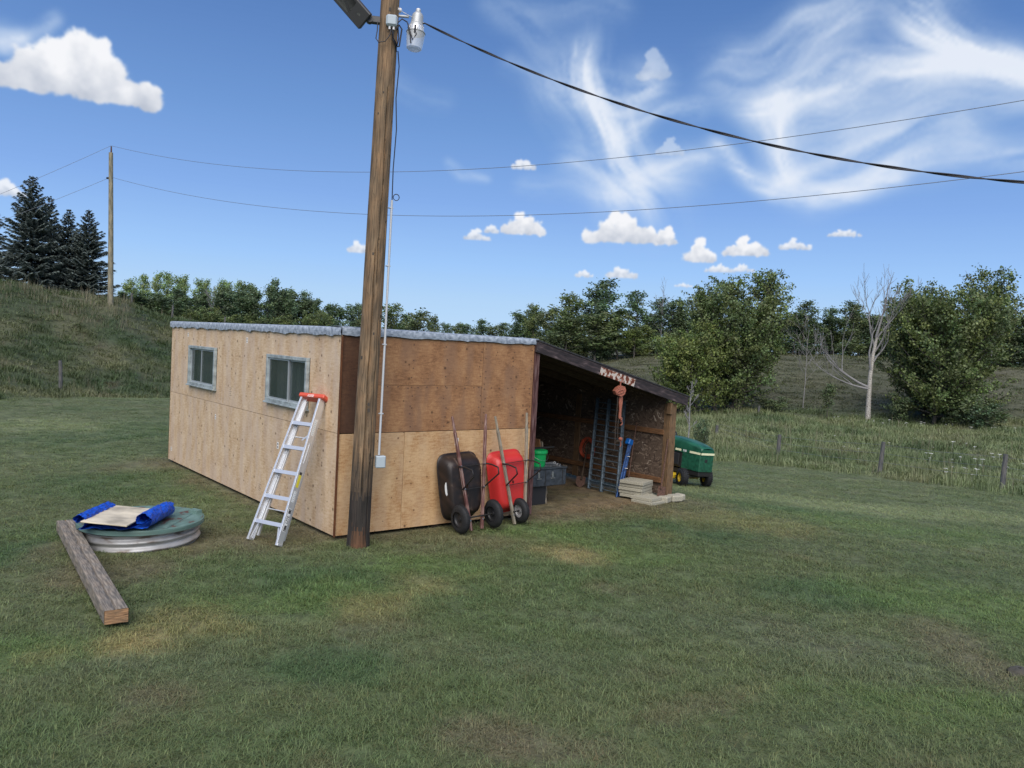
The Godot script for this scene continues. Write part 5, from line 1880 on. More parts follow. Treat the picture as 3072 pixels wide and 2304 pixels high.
# ---------------------------------------------------------------- stepladder
func make_ladder() -> void:
	var A := Vector3(-0.853, -0.04, -0.442)
	var B := Vector3(-0.676, -0.04, -0.003)
	var Mid := (A + B) * 0.5
	var rt := (B - A).normalized()
	var top := Vector3(-0.103, 1.62, -0.489)
	var up := (top - Mid).normalized()
	var L := (top - Mid).length()
	var fw := rt.cross(up).normalized()
	if fw.x > 0:
		fw = -fw
	rt = up.cross(fw)
	var o := thing("stepladder", "folded aluminium stepladder with orange top cap leaning on the shed's side wall", "ladder", Mid)
	o.basis = Basis(rt, up, fw)
	# make sure local x points from A to B
	var sx := 1.0 if rt.dot(B - A) > 0 else -1.0
	var bw := (B - A).length() * 0.5
	var tw := 0.155
	for e: float in [-1.0, 1.0]:
		var rail := MB.new()
		var a := Vector3(e * bw, 0, 0)
		var b := Vector3(e * tw, L - 0.03, 0)
		# channel: web outside, two flanges
		rail.bar(a, b, 0.092, 0.004, Vector3.RIGHT, 0.001)
		rail.bar(a + Vector3(-e * 0.013, 0, 0.044), b + Vector3(-e * 0.013, 0, 0.044), 0.004, 0.024, Vector3.RIGHT, 0.001)
		rail.bar(a + Vector3(-e * 0.013, 0, -0.044), b + Vector3(-e * 0.013, 0, -0.044), 0.004, 0.024, Vector3.RIGHT, 0.001)
		part(o, "front_rail", rail, M.alu)
		var shoe := MB.new()
		shoe.box(a + Vector3(-e * 0.008, 0.012, 0), Vector3(0.034, 0.03, 0.085), Basis.IDENTITY, 0.004)
		part(o, "foot", shoe, M.alu_matt)
		var rear := MB.new()
		var ra := Vector3(e * (bw - 0.035), 0.07, -0.075)
		var rb := Vector3(e * (tw - 0.02), L - 0.06, -0.062)
		rear.bar(ra, rb, 0.034, 0.026, Vector3.RIGHT, 0.003)
		part(o, "rear_rail", rear, M.alu_matt)
	for k in 5:
		var y := 0.245 + k * (L - 0.42) / 4.55
		var w := lerpf(bw, tw, y / L) - 0.003
		var st := MB.new()
		st.box(Vector3(0, y, -0.002), Vector3(2 * w, 0.004, 0.088))
		st.box(Vector3(0, y - 0.021, 0.041), Vector3(2 * w, 0.042, 0.004), Basis.IDENTITY, 0.001)
		st.box(Vector3(0, y - 0.014, -0.044), Vector3(2 * w, 0.028, 0.004))
		for q in 5:
			st.box(Vector3(0, y + 0.0035, -0.028 + q * 0.013), Vector3(2 * w - 0.01, 0.003, 0.005))
		part(o, "step", st, M.alu)
	for y: float in [0.40, 0.86, 1.30]:
		var w2 := lerpf(bw - 0.035, tw - 0.02, y / L)
		var hb := MB.new()
		hb.bar(Vector3(-w2, y, -0.085), Vector3(w2, y, -0.085), 0.028, 0.012, Vector3.UP)
		part(o, "rear_brace", hb, M.alu_matt)
	for e: float in [-1.0, 1.0]:
		var dg := MB.new()
		dg.bar(Vector3(e * (bw - 0.03), 0.03, 0.02), Vector3(e * (bw - 0.085), 0.225, 0.02), 0.018, 0.005, Vector3.BACK)
		part(o, "step_brace", dg, M.alu_matt)
	var db := MB.new()
	db.bar(Vector3(sx * 0.13, L - 0.47, -0.01), Vector3(sx * 0.02, L - 0.55, -0.03), 0.02, 0.004, Vector3.BACK)
	part(o, "step_brace", db, M.alu_matt)
	var sp := MB.new()
	sp.bar(Vector3(sx * (lerpf(bw, tw, 0.68) + 0.004), 0.68 * L, -0.01), Vector3(sx * (lerpf(bw, tw, 0.54) + 0.004), 0.54 * L, 0.0), 0.016, 0.004, Vector3.RIGHT)
	part(o, "spreader", sp, M.alu_matt)
	var cap := MB.new()
	cap.box(Vector3(0, L - 0.005, -0.03), Vector3(0.40, 0.055, 0.155), Basis(Vector3.RIGHT, -0.12), 0.012)
	var co := part(o, "top_cap", cap, M.orange, "orange plastic top cap")
	# lettering and labels
	var fnt := SystemFont.new()
	fnt.font_names = PackedStringArray(["Droid Sans"])
	fnt.font_weight = 800
	var tm := TextMesh.new()
	tm.text = "/LITE"
	tm.font = fnt
	tm.font_size = 32
	tm.pixel_size = 0.0013
	tm.depth = 0.002
	put(co, "lettering", tm, M.white, Transform3D(Basis(Vector3.RIGHT, -0.12), Vector3(0.0, L - 0.007, 0.0485)))
	# labels on the outer web of the right-hand rail: a patch plus print; v runs up the rail
	var slope := Vector3(sx * (tw - bw), L - 0.03, 0).normalized()
	var outn := Vector3(sx * slope.y, -sx * slope.x, 0)
	if outn.x * sx < 0: outn = -outn
	var lb := func(y: float, h: float, w: float, m: Material, lift: float, nm: String, z: float) -> void:
		var q := MB.new()
		q.box(Vector3(sx * lerpf(bw, tw, y / (L - 0.03)), y, z) + outn * lift, Vector3(0.001, h, w), Basis(outn, slope, outn.cross(slope)), 0.0)
		part(o, nm, q, m)
	lb.call(0.30, 0.27, 0.052, M.white, 0.0032, "rail_label", 0.0)
	lb.call(0.30, 0.255, 0.046, M.ink, 0.0042, "label_border", 0.0)
	lb.call(0.30, 0.235, 0.040, M.white, 0.0052, "label_field", 0.0)
	lb.call(0.212, 0.05, 0.034, M.ink, 0.0062, "label_mark", 0.0)
	lb.call(0.395, 0.04, 0.034, M.ink, 0.0062, "label_mark", 0.0)
	var t2 := TextMesh.new()
	t2.text = "LITE"
	t2.font = fnt
	t2.font_size = 32
	t2.pixel_size = 0.0014
	t2.depth = 0.001
	var yy := 0.305
	put(o, "lettering", t2, M.ink, Transform3D(Basis(slope, -outn.cross(slope) * -1.0 if false else outn.cross(slope), outn), Vector3(sx * lerpf(bw, tw, yy / (L - 0.03)), yy, 0) + outn * 0.0062))
	lb.call(0.575, 0.13, 0.040, M.white, 0.0032, "notice_label", 0.0)
	for k in 6:
		lb.call(0.525 + k * 0.02, 0.006, 0.030, M.boxgrey, 0.0042, "notice_print", 0.0)
	lb.call(0.76, 0.15, 0.042, M.yellow, 0.0032, "warning_label", 0.0)
	lb.call(0.853, 0.032, 0.042, M.ink, 0.0034, "warning_header", 0.0)
	lb.call(1.42, 0.20, 0.044, M.white, 0.0032, "notice_label", 0.0)
	for k in 8:
		lb.call(1.34 + k * 0.022, 0.005, 0.034, M.boxgrey, 0.0042, "notice_print", 0.0)

# ---------------------------------------------------------------- wheelbarrows
func wheel_mesh(R: float, w: float, rim: float) -> Array:
	var ty := MB.new()
	var prof: Array = []
	for k in 13:
		var t := PI * k / 12.0
		prof.append(Vector2(rim + 0.005 + (R - rim - 0.005) * pow(sin(t), 0.65), -cos(t) * w * 0.5))
	ty.lathe(prof, 30)
	for k in 3:
		ty.lathe([Vector2(R - 0.003, -0.012 + k * 0.012 - 0.003), Vector2(R + 0.003, -0.012 + k * 0.012 - 0.002), Vector2(R + 0.003, -0.012 + k * 0.012 + 0.002), Vector2(R - 0.003, -0.012 + k * 0.012 + 0.003)], 30)
	var rm := MB.new()
	rm.lathe([Vector2(0.0, w * 0.22), Vector2(0.026, w * 0.22), Vector2(0.030, w * 0.10), Vector2(rim * 0.55, w * 0.06), Vector2(rim * 0.8, w * 0.14), Vector2(rim * 0.9, w * 0.30), Vector2(rim + 0.006, w * 0.34), Vector2(rim + 0.006, -w * 0.34), Vector2(rim * 0.9, -w * 0.30), Vector2(rim * 0.8, -w * 0.14), Vector2(0.030, -w * 0.10), Vector2(0.026, -w * 0.22), Vector2(0.0, -w * 0.22)], 26)
	return [ty, rm]

func tray_mesh(w: float, h: float, depth: float, taper: float) -> MB:
	# tub lofted through rounded rectangles: rolled rim at z = 0, floor at z = depth
	var mb := MB.new()
	var rings := [[1.0, 1.0, -0.008, 0.115], [1.015, 1.012, 0.0, 0.12], [1.0, 1.0, 0.014, 0.115], [0.965, 0.965, 0.012, 0.11], [0.93, 0.92, depth * 0.35, 0.12], [0.86, 0.84, depth * 0.72, 0.13], [0.78, 0.75, depth * 0.94, 0.14], [0.68, 0.66, depth, 0.13], [0.05, 0.05, depth + 0.004, 0.01]]
	var g: Array = []
	var us: Array = []
	var n := 44
	for rr: Array in rings:
		var hx: float = w * 0.5 * rr[0]
		var hy: float = h * 0.5 * rr[1]
		var cr: float = minf(rr[3], minf(hx, hy) * 0.9)
		var line: Array = []
		var ul: Array = []
		for k in n + 1:
			var t := TAU * (k % n) / n
			var cx := signf(cos(t)) * pow(absf(cos(t)), 0.36)
			var sy := signf(sin(t)) * pow(absf(sin(t)), 0.36)
			var y := sy * hy
			var x := cx * hx * (1.0 - taper * (0.5 - y / h))
			line.append(Vector3(x, y, rr[2]))
			ul.append(Vector2(x + 0.4, y + rr[2]))
		g.append(line)
		us.append(ul)
	mb.grid(g, us, [], true, false)
	return mb

func make_barrow(called_label: String, at: Vector3, lean: float, turn: float, tilt: float, two: bool, tray_m: Material, handle_m: Material, top_w: float, bot_w: float, len: float, tray_c: Vector3, tray_s: Vector3, wheel_r: float, rim_m: Material) -> Node3D:
	# local frame: x across, y up along the handles, z out from the wall
	var o := thing("wheelbarrow", called_label, "wheelbarrow", at, "wheelbarrows stood against the shed")
	o.basis = Basis(Vector3.UP, turn) * Basis(Vector3.RIGHT, -lean) * Basis(Vector3.BACK, tilt)
	var ty := MB.new()
	var tr := tray_mesh(tray_s.x, tray_s.y, tray_s.z, 0.16)
	var to := part(o, "tray", tr, tray_m)
	to.position = tray_c
	to.rotation.x = 0.03
	var hx := func(y: float) -> float: return lerpf(bot_w, top_w, y / len) * 0.5
	var hz := tray_c.z + tray_s.z + 0.022
	for e: float in [-1.0, 1.0]:
		var h := MB.new()
		var a := Vector3(e * bot_w * 0.5, 0.0, hz)
		var b := Vector3(e * top_w * 0.5, len, hz)
		var gp := a.lerp(b, 0.86)
		h.bar(a, gp, 0.042, 0.034, Vector3.RIGHT, 0.005)
		h.tube([gp - (b - a) * 0.01, a.lerp(b, 0.90), b], [0.022, 0.017, 0.016], 10)
		part(o, "handle", h, handle_m)
		# leg: strap out from the handle, down, and back to it
		var y1 := len * 0.565
		var y2 := len * 0.365
		var p1 := Vector3(e * (hx.call(y1) + 0.02), y1, hz)
		var p2 := Vector3(e * (hx.call(y1) + 0.015), y1 - 0.045, hz + 0.27)
		var p3 := Vector3(e * (hx.call(y1) + 0.010), y1 - 0.125, hz + 0.285)
		var p4 := Vector3(e * (hx.call(y2) + 0.02), y2, hz)
		var lg := MB.new()
		lg.tube([p1, p1.lerp(p2, 0.5) + Vector3(0, 0.012, 0), p2, p3, p3.lerp(p4, 0.5), p4], [0.0105], 7)
		part(o, "leg", lg, M.black_steel)
		for y: float in [y1, y2, 0.13]:
			var bt := MB.new()
			bt.lathe([Vector2(0.0, 0.010), Vector2(0.010, 0.008), Vector2(0.012, 0.0)], 8, Transform3D(Basis(Vector3.RIGHT, PI / 2), Vector3(e * hx.call(y), y, hz + 0.020)))
			part(o, "bolt", bt, M.steel)
	for y: float in [len * 0.565, len * 0.365]:
		var cb := MB.new()
		cb.bar(Vector3(-hx.call(y), y, hz + 0.026), Vector3(hx.call(y), y, hz + 0.026), 0.028, 0.006, Vector3.UP, 0.001)
		part(o, "crossbar", cb, M.black_steel)
	var wm := wheel_mesh(wheel_r, 0.098, wheel_r * 0.52)
	var ay := 0.175
	var az := hz + 0.035
	var axl := MB.new()
	var xs: Array = [0.0]
	if two:
		xs = [-0.265, 0.265]
	axl.tube([Vector3(minf(xs[0], -bot_w * 0.5) - 0.03, ay, az), Vector3(maxf(xs[-1], bot_w * 0.5) + 0.03, ay, az)], [0.010], 8)
	part(o, "axle", axl, M.black_steel)
	var tm: Mesh = (wm[0] as MB).mesh()
	var rm: Mesh = (wm[1] as MB).mesh()
	for x: float in xs:
		var wn := Node3D.new()
		wn.name = "wheel"
		o.add_child(wn, true)
		wn.transform = Transform3D(Basis(Vector3.BACK, PI / 2), Vector3(x, ay, az))
		put(wn, "tyre", tm, M.rubber)
		put(wn, "rim", rm, rim_m)
	return o

func make_barrows() -> void:
	var a := make_barrow("rusty black two-wheeled wheelbarrow with worn red handles leaning on the shed front", Vector3(1.80, -0.045, 0.235), 0.13, 0.0, 0.045, true, M.tray, M.red_handle, 0.54, 0.17, 1.475, Vector3(-0.09, 0.57, -0.045), Vector3(0.66, 0.86, 0.20), 0.182, M.black_plastic)
	var st := MB.new()
	var el := PackedVector2Array()
	for k in 20:
		el.append(Vector2(cos(TAU * k / 20) * 0.026, sin(TAU * k / 20) * 0.085))
	st.prism(el, 0.003, Transform3D(Basis(Vector3(0.25, 0, 0.97).cross(Vector3.UP) * -1.0, Vector3.UP, Vector3(-0.5, 0, 0.86)).orthonormalized(), Vector3(-0.365, 0.56, 0.085)))
	part(a, "oval_sticker", st, M.sticker)
	make_barrow("red wheelbarrow with grey wooden handles leaning on the shed beside the lean-to opening", Vector3(2.585, -0.045, 0.19), 0.115, 0.0, 0.075, false, M.red_tray, M.wood_light, 0.555, 0.18, 1.475, Vector3(-0.045, 0.57, -0.045), Vector3(0.62, 0.84, 0.17), 0.165, M.rim_grey)

# ---------------------------------------------------------------- under the lean-to
func make_lean_to_things() -> void:
	# black crate carrying the tool chest
	var cr := thing("black_crate", "black open crate under the tool chest", "crate", Vector3(3.48, -0.05, -0.80))
	var cb := MB.new()
	for q: Array in [[Vector3(0, 0.145, 0.20), Vector3(0.78, 0.29, 0.02)], [Vector3(0, 0.145, -0.20), Vector3(0.78, 0.29, 0.02)], [Vector3(0.38, 0.145, 0), Vector3(0.02, 0.288, 0.38)], [Vector3(-0.38, 0.145, 0), Vector3(0.02, 0.288, 0.38)], [Vector3(0, 0.015, 0), Vector3(0.74, 0.02, 0.38)]]:
		cb.box(q[0], q[1], Basis.IDENTITY, 0.004)
	part(cr, "body", cb, M.black_plastic)
	var prop := MB.new()
	prop.bar(Vector3(3.93, -0.05, -0.66), Vector3(3.90, 0.24, -0.66), 0.035, 0.03, Vector3.RIGHT, 0.003)
	tag(part(self, "wooden_prop", prop, M.wood_light), "short pale wooden prop under the tool chest", "wood")
	var o := thing("tool_chest", "dark grey steel truck tool chest with two latches under the lean-to", "tool chest", Vector3(3.66, 0.24, -0.74))
	var bx := MB.new()
	bx.box(Vector3(0, 0.135, 0), Vector3(1.10, 0.26, 0.44), Basis.IDENTITY, 0.008)
	part(o, "body", bx, M.toolbox)
	var lid := MB.new()
	lid.box(Vector3(0, 0.278, 0.004), Vector3(1.115, 0.022, 0.46), Basis.IDENTITY, 0.004)
	part(o, "lid", lid, M.toolbox)
	for x: float in [-0.38, -0.02, 0.26]:
		if x < -0.3:
			continue
		var la := MB.new()
		la.box(Vector3(x + 0.0, 0.20, 0.226), Vector3(0.035, 0.05, 0.012), Basis.IDENTITY, 0.004)
		la.box(Vector3(x, 0.158, 0.228), Vector3(0.030, 0.040, 0.014), Basis.IDENTITY, 0.003)
		la.box(Vector3(x, 0.128, 0.238), Vector3(0.085, 0.014, 0.010), Basis.IDENTITY, 0.003)
		part(o, "latch", la, M.steel)
	for x: float in [0.12, 0.47]:
		var rb := MB.new()
		rb.box(Vector3(x, 0.135, 0.2225), Vector3(0.012, 0.25, 0.006), Basis.IDENTITY, 0.002)
		part(o, "seam_rib", rb, M.black_steel)
	var ed := MB.new()
	ed.box(Vector3(0.556, 0.14, 0.06), Vector3(0.02, 0.24, 0.22), Basis.IDENTITY, 0.02)
	for k in 3:
		ed.box(Vector3(0.568, 0.10 + k * 0.04, 0.06), Vector3(0.006, 0.012, 0.12), Basis(Vector3.RIGHT, 0.3))
	part(o, "end_plate", ed, M.boxgrey)
	# bucket
	var b := thing("green_bucket", "bright green plastic bucket with lid on the tool chest", "bucket", Vector3(3.79, 0.529, -0.74))
	var bk := MB.new()
	bk.lathe([Vector2(0, 0), Vector2(0.118, 0), Vector2(0.121, 0.01), Vector2(0.138, 0.205), Vector2(0.139, 0.207)], 32)
	part(b, "body", bk, M.green_bucket)
	var bl := MB.new()
	bl.lathe([Vector2(0.139, 0.198), Vector2(0.152, 0.200), Vector2(0.154, 0.215), Vector2(0.150, 0.245), Vector2(0.140, 0.252), Vector2(0.0, 0.250)], 32)
	part(b, "lid", bl, M.green_bucket)
	var bh := MB.new()
	var hp: Array = []
	for k in 13:
		var t := PI * k / 12.0
		hp.append(Vector3(cos(t) * 0.158, 0.20 - sin(t) * 0.10, 0.02 + sin(t) * 0.14))
	bh.tube(hp, [0.003], 5)
	part(b, "handle", bh, M.steel)
	var bc := MB.new()
	bc.box(Vector3(3.90, 0.796, -0.80), Vector3(0.58, 0.026, 0.045), Basis(Vector3.UP, 0.1), 0.004)
	tag(part(self, "black_bar", bc, M.black_steel), "short black bar lying across the green bucket lid", "bar")
	var cn := thing("blue_bottle", "small blue bottle with pale label right behind the green bucket", "bottle", Vector3(3.96, 0.529, -0.86))
	var cm := MB.new()
	cm.lathe([Vector2(0, 0), Vector2(0.038, 0), Vector2(0.040, 0.006), Vector2(0.040, 0.12), Vector2(0.026, 0.15), Vector2(0.014, 0.165), Vector2(0.014, 0.185), Vector2(0, 0.186)], 18)
	part(cn, "body", cm, M.blue_can)
	var cl := MB.new()
	cl.lathe([Vector2(0.0405, 0.03), Vector2(0.0408, 0.031), Vector2(0.0408, 0.085), Vector2(0.0405, 0.086)], 18)
	part(cn, "label", cl, M.sticker)
	# spanners heaped on the chest
	var r := RandomNumberGenerator.new()
	r.seed = 8
	var ww := ["nearest the bucket", "second from the bucket", "lying across the heap", "longest of the heap", "at the front edge", "under the others", "at the right end", "shortest of the heap", "at the back of the heap"]
	for k in 9:
		var L := r.randf_range(0.15, 0.27)
		var wr := MB.new()
		wr.bar(Vector3(-L / 2, 0, 0), Vector3(L / 2, 0, 0), 0.016, 0.007, Vector3.UP, 0.002)
		var ringp: Array = []
		for q in 12:
			ringp.append(Vector3(L / 2 + 0.012 + cos(TAU * q / 12) * 0.012, 0, sin(TAU * q / 12) * 0.012))
		wr.tube(ringp, [0.006], 5, false, true)
		for e: float in [-1.0, 1.0]:
			wr.bar(Vector3(-L / 2 + 0.004, 0, e * 0.006), Vector3(-L / 2 - 0.022, 0, e * 0.013), 0.009, 0.009, Vector3.UP)
		var wo := part(self, "spanner", wr, M.steel)
		wo.position = Vector3(3.97 + 0.04 * (k % 4) + r.randf() * 0.05, 0.536 + 0.0085 * (k / 2), -0.58 - r.randf() * 0.14 - 0.01 * k)
		wo.rotation = Vector3(0, r.randfn(0.1, 0.28), r.randfn(0, 0.03))
		tag(wo, "steel spanner in the heap on the tool chest, %s" % ww[k], "spanner", "spanners on the tool chest")
	# plywood offcuts behind
	for q: Array in [[3.98, -0.03, 1.04, 0.9, 0.0, M.ply_back, "brown plywood offcut standing behind the green bucket"], [4.16, -0.04, 0.92, 0.8, 0.06, M.ply_old, "darker plywood offcut standing behind the green bucket"], [4.23, -0.04, 0.88, 0.6, 0.09, M.wood_light, "pale thin board standing rightmost behind the green bucket"]]:
		var pb := MB.new()
		pb.box(Vector3(q[0] + 0.10, q[1] + q[2] / 2, -1.16 - q[3] / 2), Vector3(0.014, q[2], q[3]), Basis(Vector3.BACK, 0.10 + q[4]) * Basis(Vector3.UP, 0.0), 0.002)
		tag(part(self, "plywood_offcut", pb, q[5]), q[6], "board", "boards behind the bucket")
	# metal loading ramps leaning on the strand board wall
	for k in 2:
		var z1 := [-1.325, -0.985][k] as float
		var z2 := [-1.03, -0.62][k] as float
		var bx1 := [5.53, 5.50][k] as float
		var dzt := [-0.30, -0.33][k] as float
		var ro := thing("loading_ramp", ["blue grey metal loading ramp leaning on the lean-to wall, left of the pair", "blue grey metal loading ramp leaning on the lean-to wall, right of the pair"][k], "ramp", Vector3(bx1, -0.05, z2), "loading ramps")
		var A := Vector3(0, 0, 0)
		var Bt := Vector3(0.40, 1.56, dzt)
		var ac := Vector3(0, 0, z1 - z2)
		for e in 2:
			var rl := MB.new()
			rl.bar(A + ac * e, Bt + ac * e, 0.065, 0.028, Vector3.BACK, 0.003)
			part(ro, "side_rail", rl, M.ramp)
		for q in 16:
			var t := 0.03 + q * 0.0615
			var rg := MB.new()
			rg.bar(A.lerp(Bt, t), A.lerp(Bt, t) + ac, 0.036, 0.016, Vector3(0.25, 0.97, 0).normalized(), 0.002)
			part(ro, "rung", rg, M.ramp)
	# bundle of blue steel tubes with a blue cap
	var bs := thing("blue_tube_stand", "folded blue steel tube stand with bright blue head leaning beside the ramps", "stand", Vector3(5.44, -0.05, -0.56))
	for k in 4:
		var tb := MB.new()
		tb.tube([Vector3(-0.05 + k * 0.035, 0, 0.03 - 0.02 * (k % 2)), Vector3(0.44 + k * 0.012, 0.83, -0.22 + 0.01 * k)], [0.016, 0.015], 8)
		part(bs, "tube", tb, M.blue_steel)
	var hd := MB.new()
	hd.box(Vector3(0.465, 0.87, -0.225), Vector3(0.11, 0.10, 0.10), Basis(Vector3.BACK, -0.4), 0.012)
	part(bs, "head", hd, M.blue_cap)
	for k in 3:
		var pn := MB.new()
		pn.tube([Vector3(0.13 + k * 0.10, 0.26 + k * 0.19, -0.03 - k * 0.05), Vector3(0.17 + k * 0.10, 0.26 + k * 0.19, 0.0 - k * 0.05)], [0.007], 6)
		part(bs, "pin", pn, M.steel)
	var rod := MB.new()
	rod.tube([Vector3(5.58, -0.05, -0.50), Vector3(5.955, 1.17, -0.69)], [0.011, 0.010], 7)
	tag(part(self, "steel_rod", rod, M.rust_steel), "long thin rusty steel rod leaning right of the blue stand", "rod")
	# orange extension cord coiled on a nail
	var co := MB.new()
	var pts: Array = []
	r.seed = 31
	for k in 7:
		var cx := r.randfn(0, 0.012)
		var sw := r.randf_range(0.62, 1.08)
		for q in 20:
			var t := TAU * q / 20.0
			pts.append(Vector3(5.925 - 0.012 * (k % 3), 0.585 + cos(t) * 0.185 * sw - (1.0 - sw) * 0.0, -1.80 + cx + sin(t) * (0.175 * sw - 0.035 * cos(t))))
	co.tube(pts, [0.005], 5)
	co.box(Vector3(5.91, 0.70, -1.925), Vector3(0.03, 0.05, 0.035), Basis.IDENTITY, 0.006)
	tag(part(self, "extension_cord", co, M.cord), "coiled orange extension cord hanging on the lean-to wall", "cord")
	# shovel below the cord
	var sh := thing("shovel", "worn shovel leaning on the lean-to wall below the coiled cord", "shovel", Vector3(5.50, -0.05, -1.50))
	var hn := MB.new()
	hn.tube([Vector3(0.03, 0.12, -0.02), Vector3(0.42, 0.62, -0.32)], [0.016], 8)
	part(sh, "handle", hn, M.wood_rafter)
	var sb := MB.new()
	sb.prism(PackedVector2Array([Vector2(-0.08, 0.20), Vector2(0.08, 0.20), Vector2(0.085, 0.07), Vector2(0.05, 0.01), Vector2(0, -0.02), Vector2(-0.05, 0.01), Vector2(-0.085, 0.07)]), 0.004, Transform3D(Basis(Vector3(0.6, 0, 0.8), Vector3(0.5, 0.80, -0.34).normalized(), Vector3(-0.8, 0.3, 0.5)).orthonormalized(), Vector3(-0.02, 0.01, 0.0)))
	part(sh, "blade", sb, M.rust_steel)
	# concrete pavers: a stack against the wall and two in front
	r.seed = 5
	var wl := ["bottom", "second from the bottom", "middle", "second from the top", "top"]
	for k in 5:
		var pv := MB.new()
		pv.box(Vector3.ZERO, Vector3(0.42, 0.052, 0.42), Basis.IDENTITY, 0.006)
		var po := part(self, "paving_slab", pv, M.concrete)
		po.position = Vector3(5.66 + r.randfn(0, 0.012), 0.005 + k * 0.056, -0.36 + r.randfn(0, 0.012))
		po.rotation.y = r.randfn(0.30, 0.035)
		tag(po, "square concrete slab, %s of the stack by the lean-to post" % wl[k], "slab", "stacked paving slabs")
	for k in 2:
		var pv := MB.new()
		pv.box(Vector3.ZERO, Vector3(0.42, 0.05, 0.40), Basis.IDENTITY, 0.006)
		var po := part(self, "paving_slab", pv, M.concrete)
		po.position = Vector3(5.56 + 0.03 * k, -0.03 + k * 0.052, 0.02 - 0.05 * k)
		po.rotation.y = 0.12 + 0.06 * k
		tag(po, "square concrete slab lying in front of the stack, %s of two" % ["lower", "upper"][k], "slab", "stacked paving slabs")
	# spade leaning on the post
	var sp := thing("spade", "rusty long spade leaning on the inside of the lean-to post", "spade", Vector3(5.76, -0.05, 0.09))
	var sh2 := MB.new()
	sh2.tube([Vector3(0.01, 0.22, -0.01), Vector3(0.185, 1.02, -0.07)], [0.015, 0.014], 8)
	part(sp, "handle", sh2, M.rust_steel)
	var sb2 := MB.new()
	sb2.prism(PackedVector2Array([Vector2(-0.07, 0.26), Vector2(0.07, 0.26), Vector2(0.075, 0.02), Vector2(0.0, -0.005), Vector2(-0.075, 0.02)]), 0.005, Transform3D(Basis(Vector3(0.93, -0.17, 0.3), Vector3(0.2, 0.97, -0.08), Vector3(-0.3, 0.1, 0.95)).orthonormalized(), Vector3(0, 0.0, 0)))
	part(sp, "blade", sb2, M.rust_steel)
	# chain hoist
	var ho := thing("chain_hoist", "orange chain hoist hooked on the lean-to fascia", "hoist", Vector3(4.645, 0, 0.11))
	var hk := MB.new()
	var hkp: Array = []
	for k in 12:
		var t := -0.6 + k * 0.44
		hkp.append(Vector3(sin(t) * 0.032, 1.925 + cos(t) * 0.032, 0))
	hk.tube(hkp, [0.010], 7)
	hk.tube([Vector3(0, 1.895, 0), Vector3(-0.004, 1.84, 0)], [0.011], 7)
	part(ho, "top_hook", hk, M.hoist)
	var bd := MB.new()
	bd.prism(PackedVector2Array([Vector2(-0.10, 0.0), Vector2(-0.055, 0.052), Vector2(0.0, 0.085), Vector2(0.06, 0.07), Vector2(0.082, 0.015), Vector2(0.06, -0.05), Vector2(0.01, -0.082), Vector2(-0.075, -0.055)]), 0.10, Transform3D(Basis(Vector3.UP, -0.35), Vector3(-0.01, 1.76, 0)))
	part(ho, "gear_case", bd, M.hoist)
	var cv := MB.new()
	var cp: Array = []
	for k in 16:
		var t := TAU * k / 16
		cp.append(Basis(Vector3.UP, -0.35) * Vector3(-0.018 + cos(t) * 0.055, -0.012 + sin(t) * 0.024 + cos(t) * 0.018, 0.056) + Vector3(-0.01, 1.76, 0))
	cv.tube(cp, [0.007], 5, false, true)
	part(ho, "case_ridge", cv, M.hoist)
	var lv := MB.new()
	lv.prism(PackedVector2Array([Vector2(-0.026, 0.0), Vector2(0.026, 0.0), Vector2(0.030, -0.10), Vector2(0.018, -0.2), Vector2(0.020, -0.33), Vector2(0.0, -0.352), Vector2(-0.020, -0.33), Vector2(-0.016, -0.2), Vector2(-0.03, -0.10)]), 0.026, Transform3D(Basis(Vector3.UP, -0.35), Vector3(0.01, 1.68, 0.01)))
	part(ho, "lever", lv, M.hoist)
	var chain_lens := [[-0.052, 1.69, 0.86], [0.055, 1.69, 1.36], [0.0, 1.32, 1.05]]
	for q: Array in chain_lens:
		var ch := MB.new()
		var y: float = q[1]
		var odd := false
		while y > q[2]:
			var lk: Array = []
			for k in 8:
				var t := TAU * k / 8
				var p := Vector3(cos(t) * 0.0085, sin(t) * 0.0145, 0)
				if odd: p = Vector3(0, p.y, p.x)
				lk.append(Vector3(q[0] + 0.006 * sin(y * 9.0), y, 0.0) + p)
			ch.tube(lk, [0.0032], 4, false, true)
			odd = not odd
			y -= 0.0205
		part(ho, "chain", ch, M.chain)
	var bh2 := MB.new()
	bh2.box(Vector3(0.06, 1.33, 0), Vector3(0.03, 0.05, 0.03), Basis.IDENTITY, 0.008)
	var hp2: Array = []
	for k in 10:
		var t := -0.5 + k * 0.46
		hp2.append(Vector3(0.06 + sin(t) * 0.026, 1.265 + cos(t) * 0.03, 0))
	bh2.tube(hp2, [0.009], 6)
	part(ho, "load_hook", bh2, M.hoist)
	var bh3 := MB.new()
	bh3.lathe([Vector2(0, 0.03), Vector2(0.024, 0.024), Vector2(0.030, 0.0), Vector2(0.024, -0.024), Vector2(0, -0.03)], 12, Transform3D(Basis(Vector3.RIGHT, PI / 2), Vector3(0.07, 1.02, 0)))
	bh3.tube([Vector3(0.07, 0.99, 0), Vector3(0.085, 0.93, 0.0), Vector3(0.07, 0.90, 0)], [0.009], 6)
	part(ho, "end_stop", bh3, M.hoist)

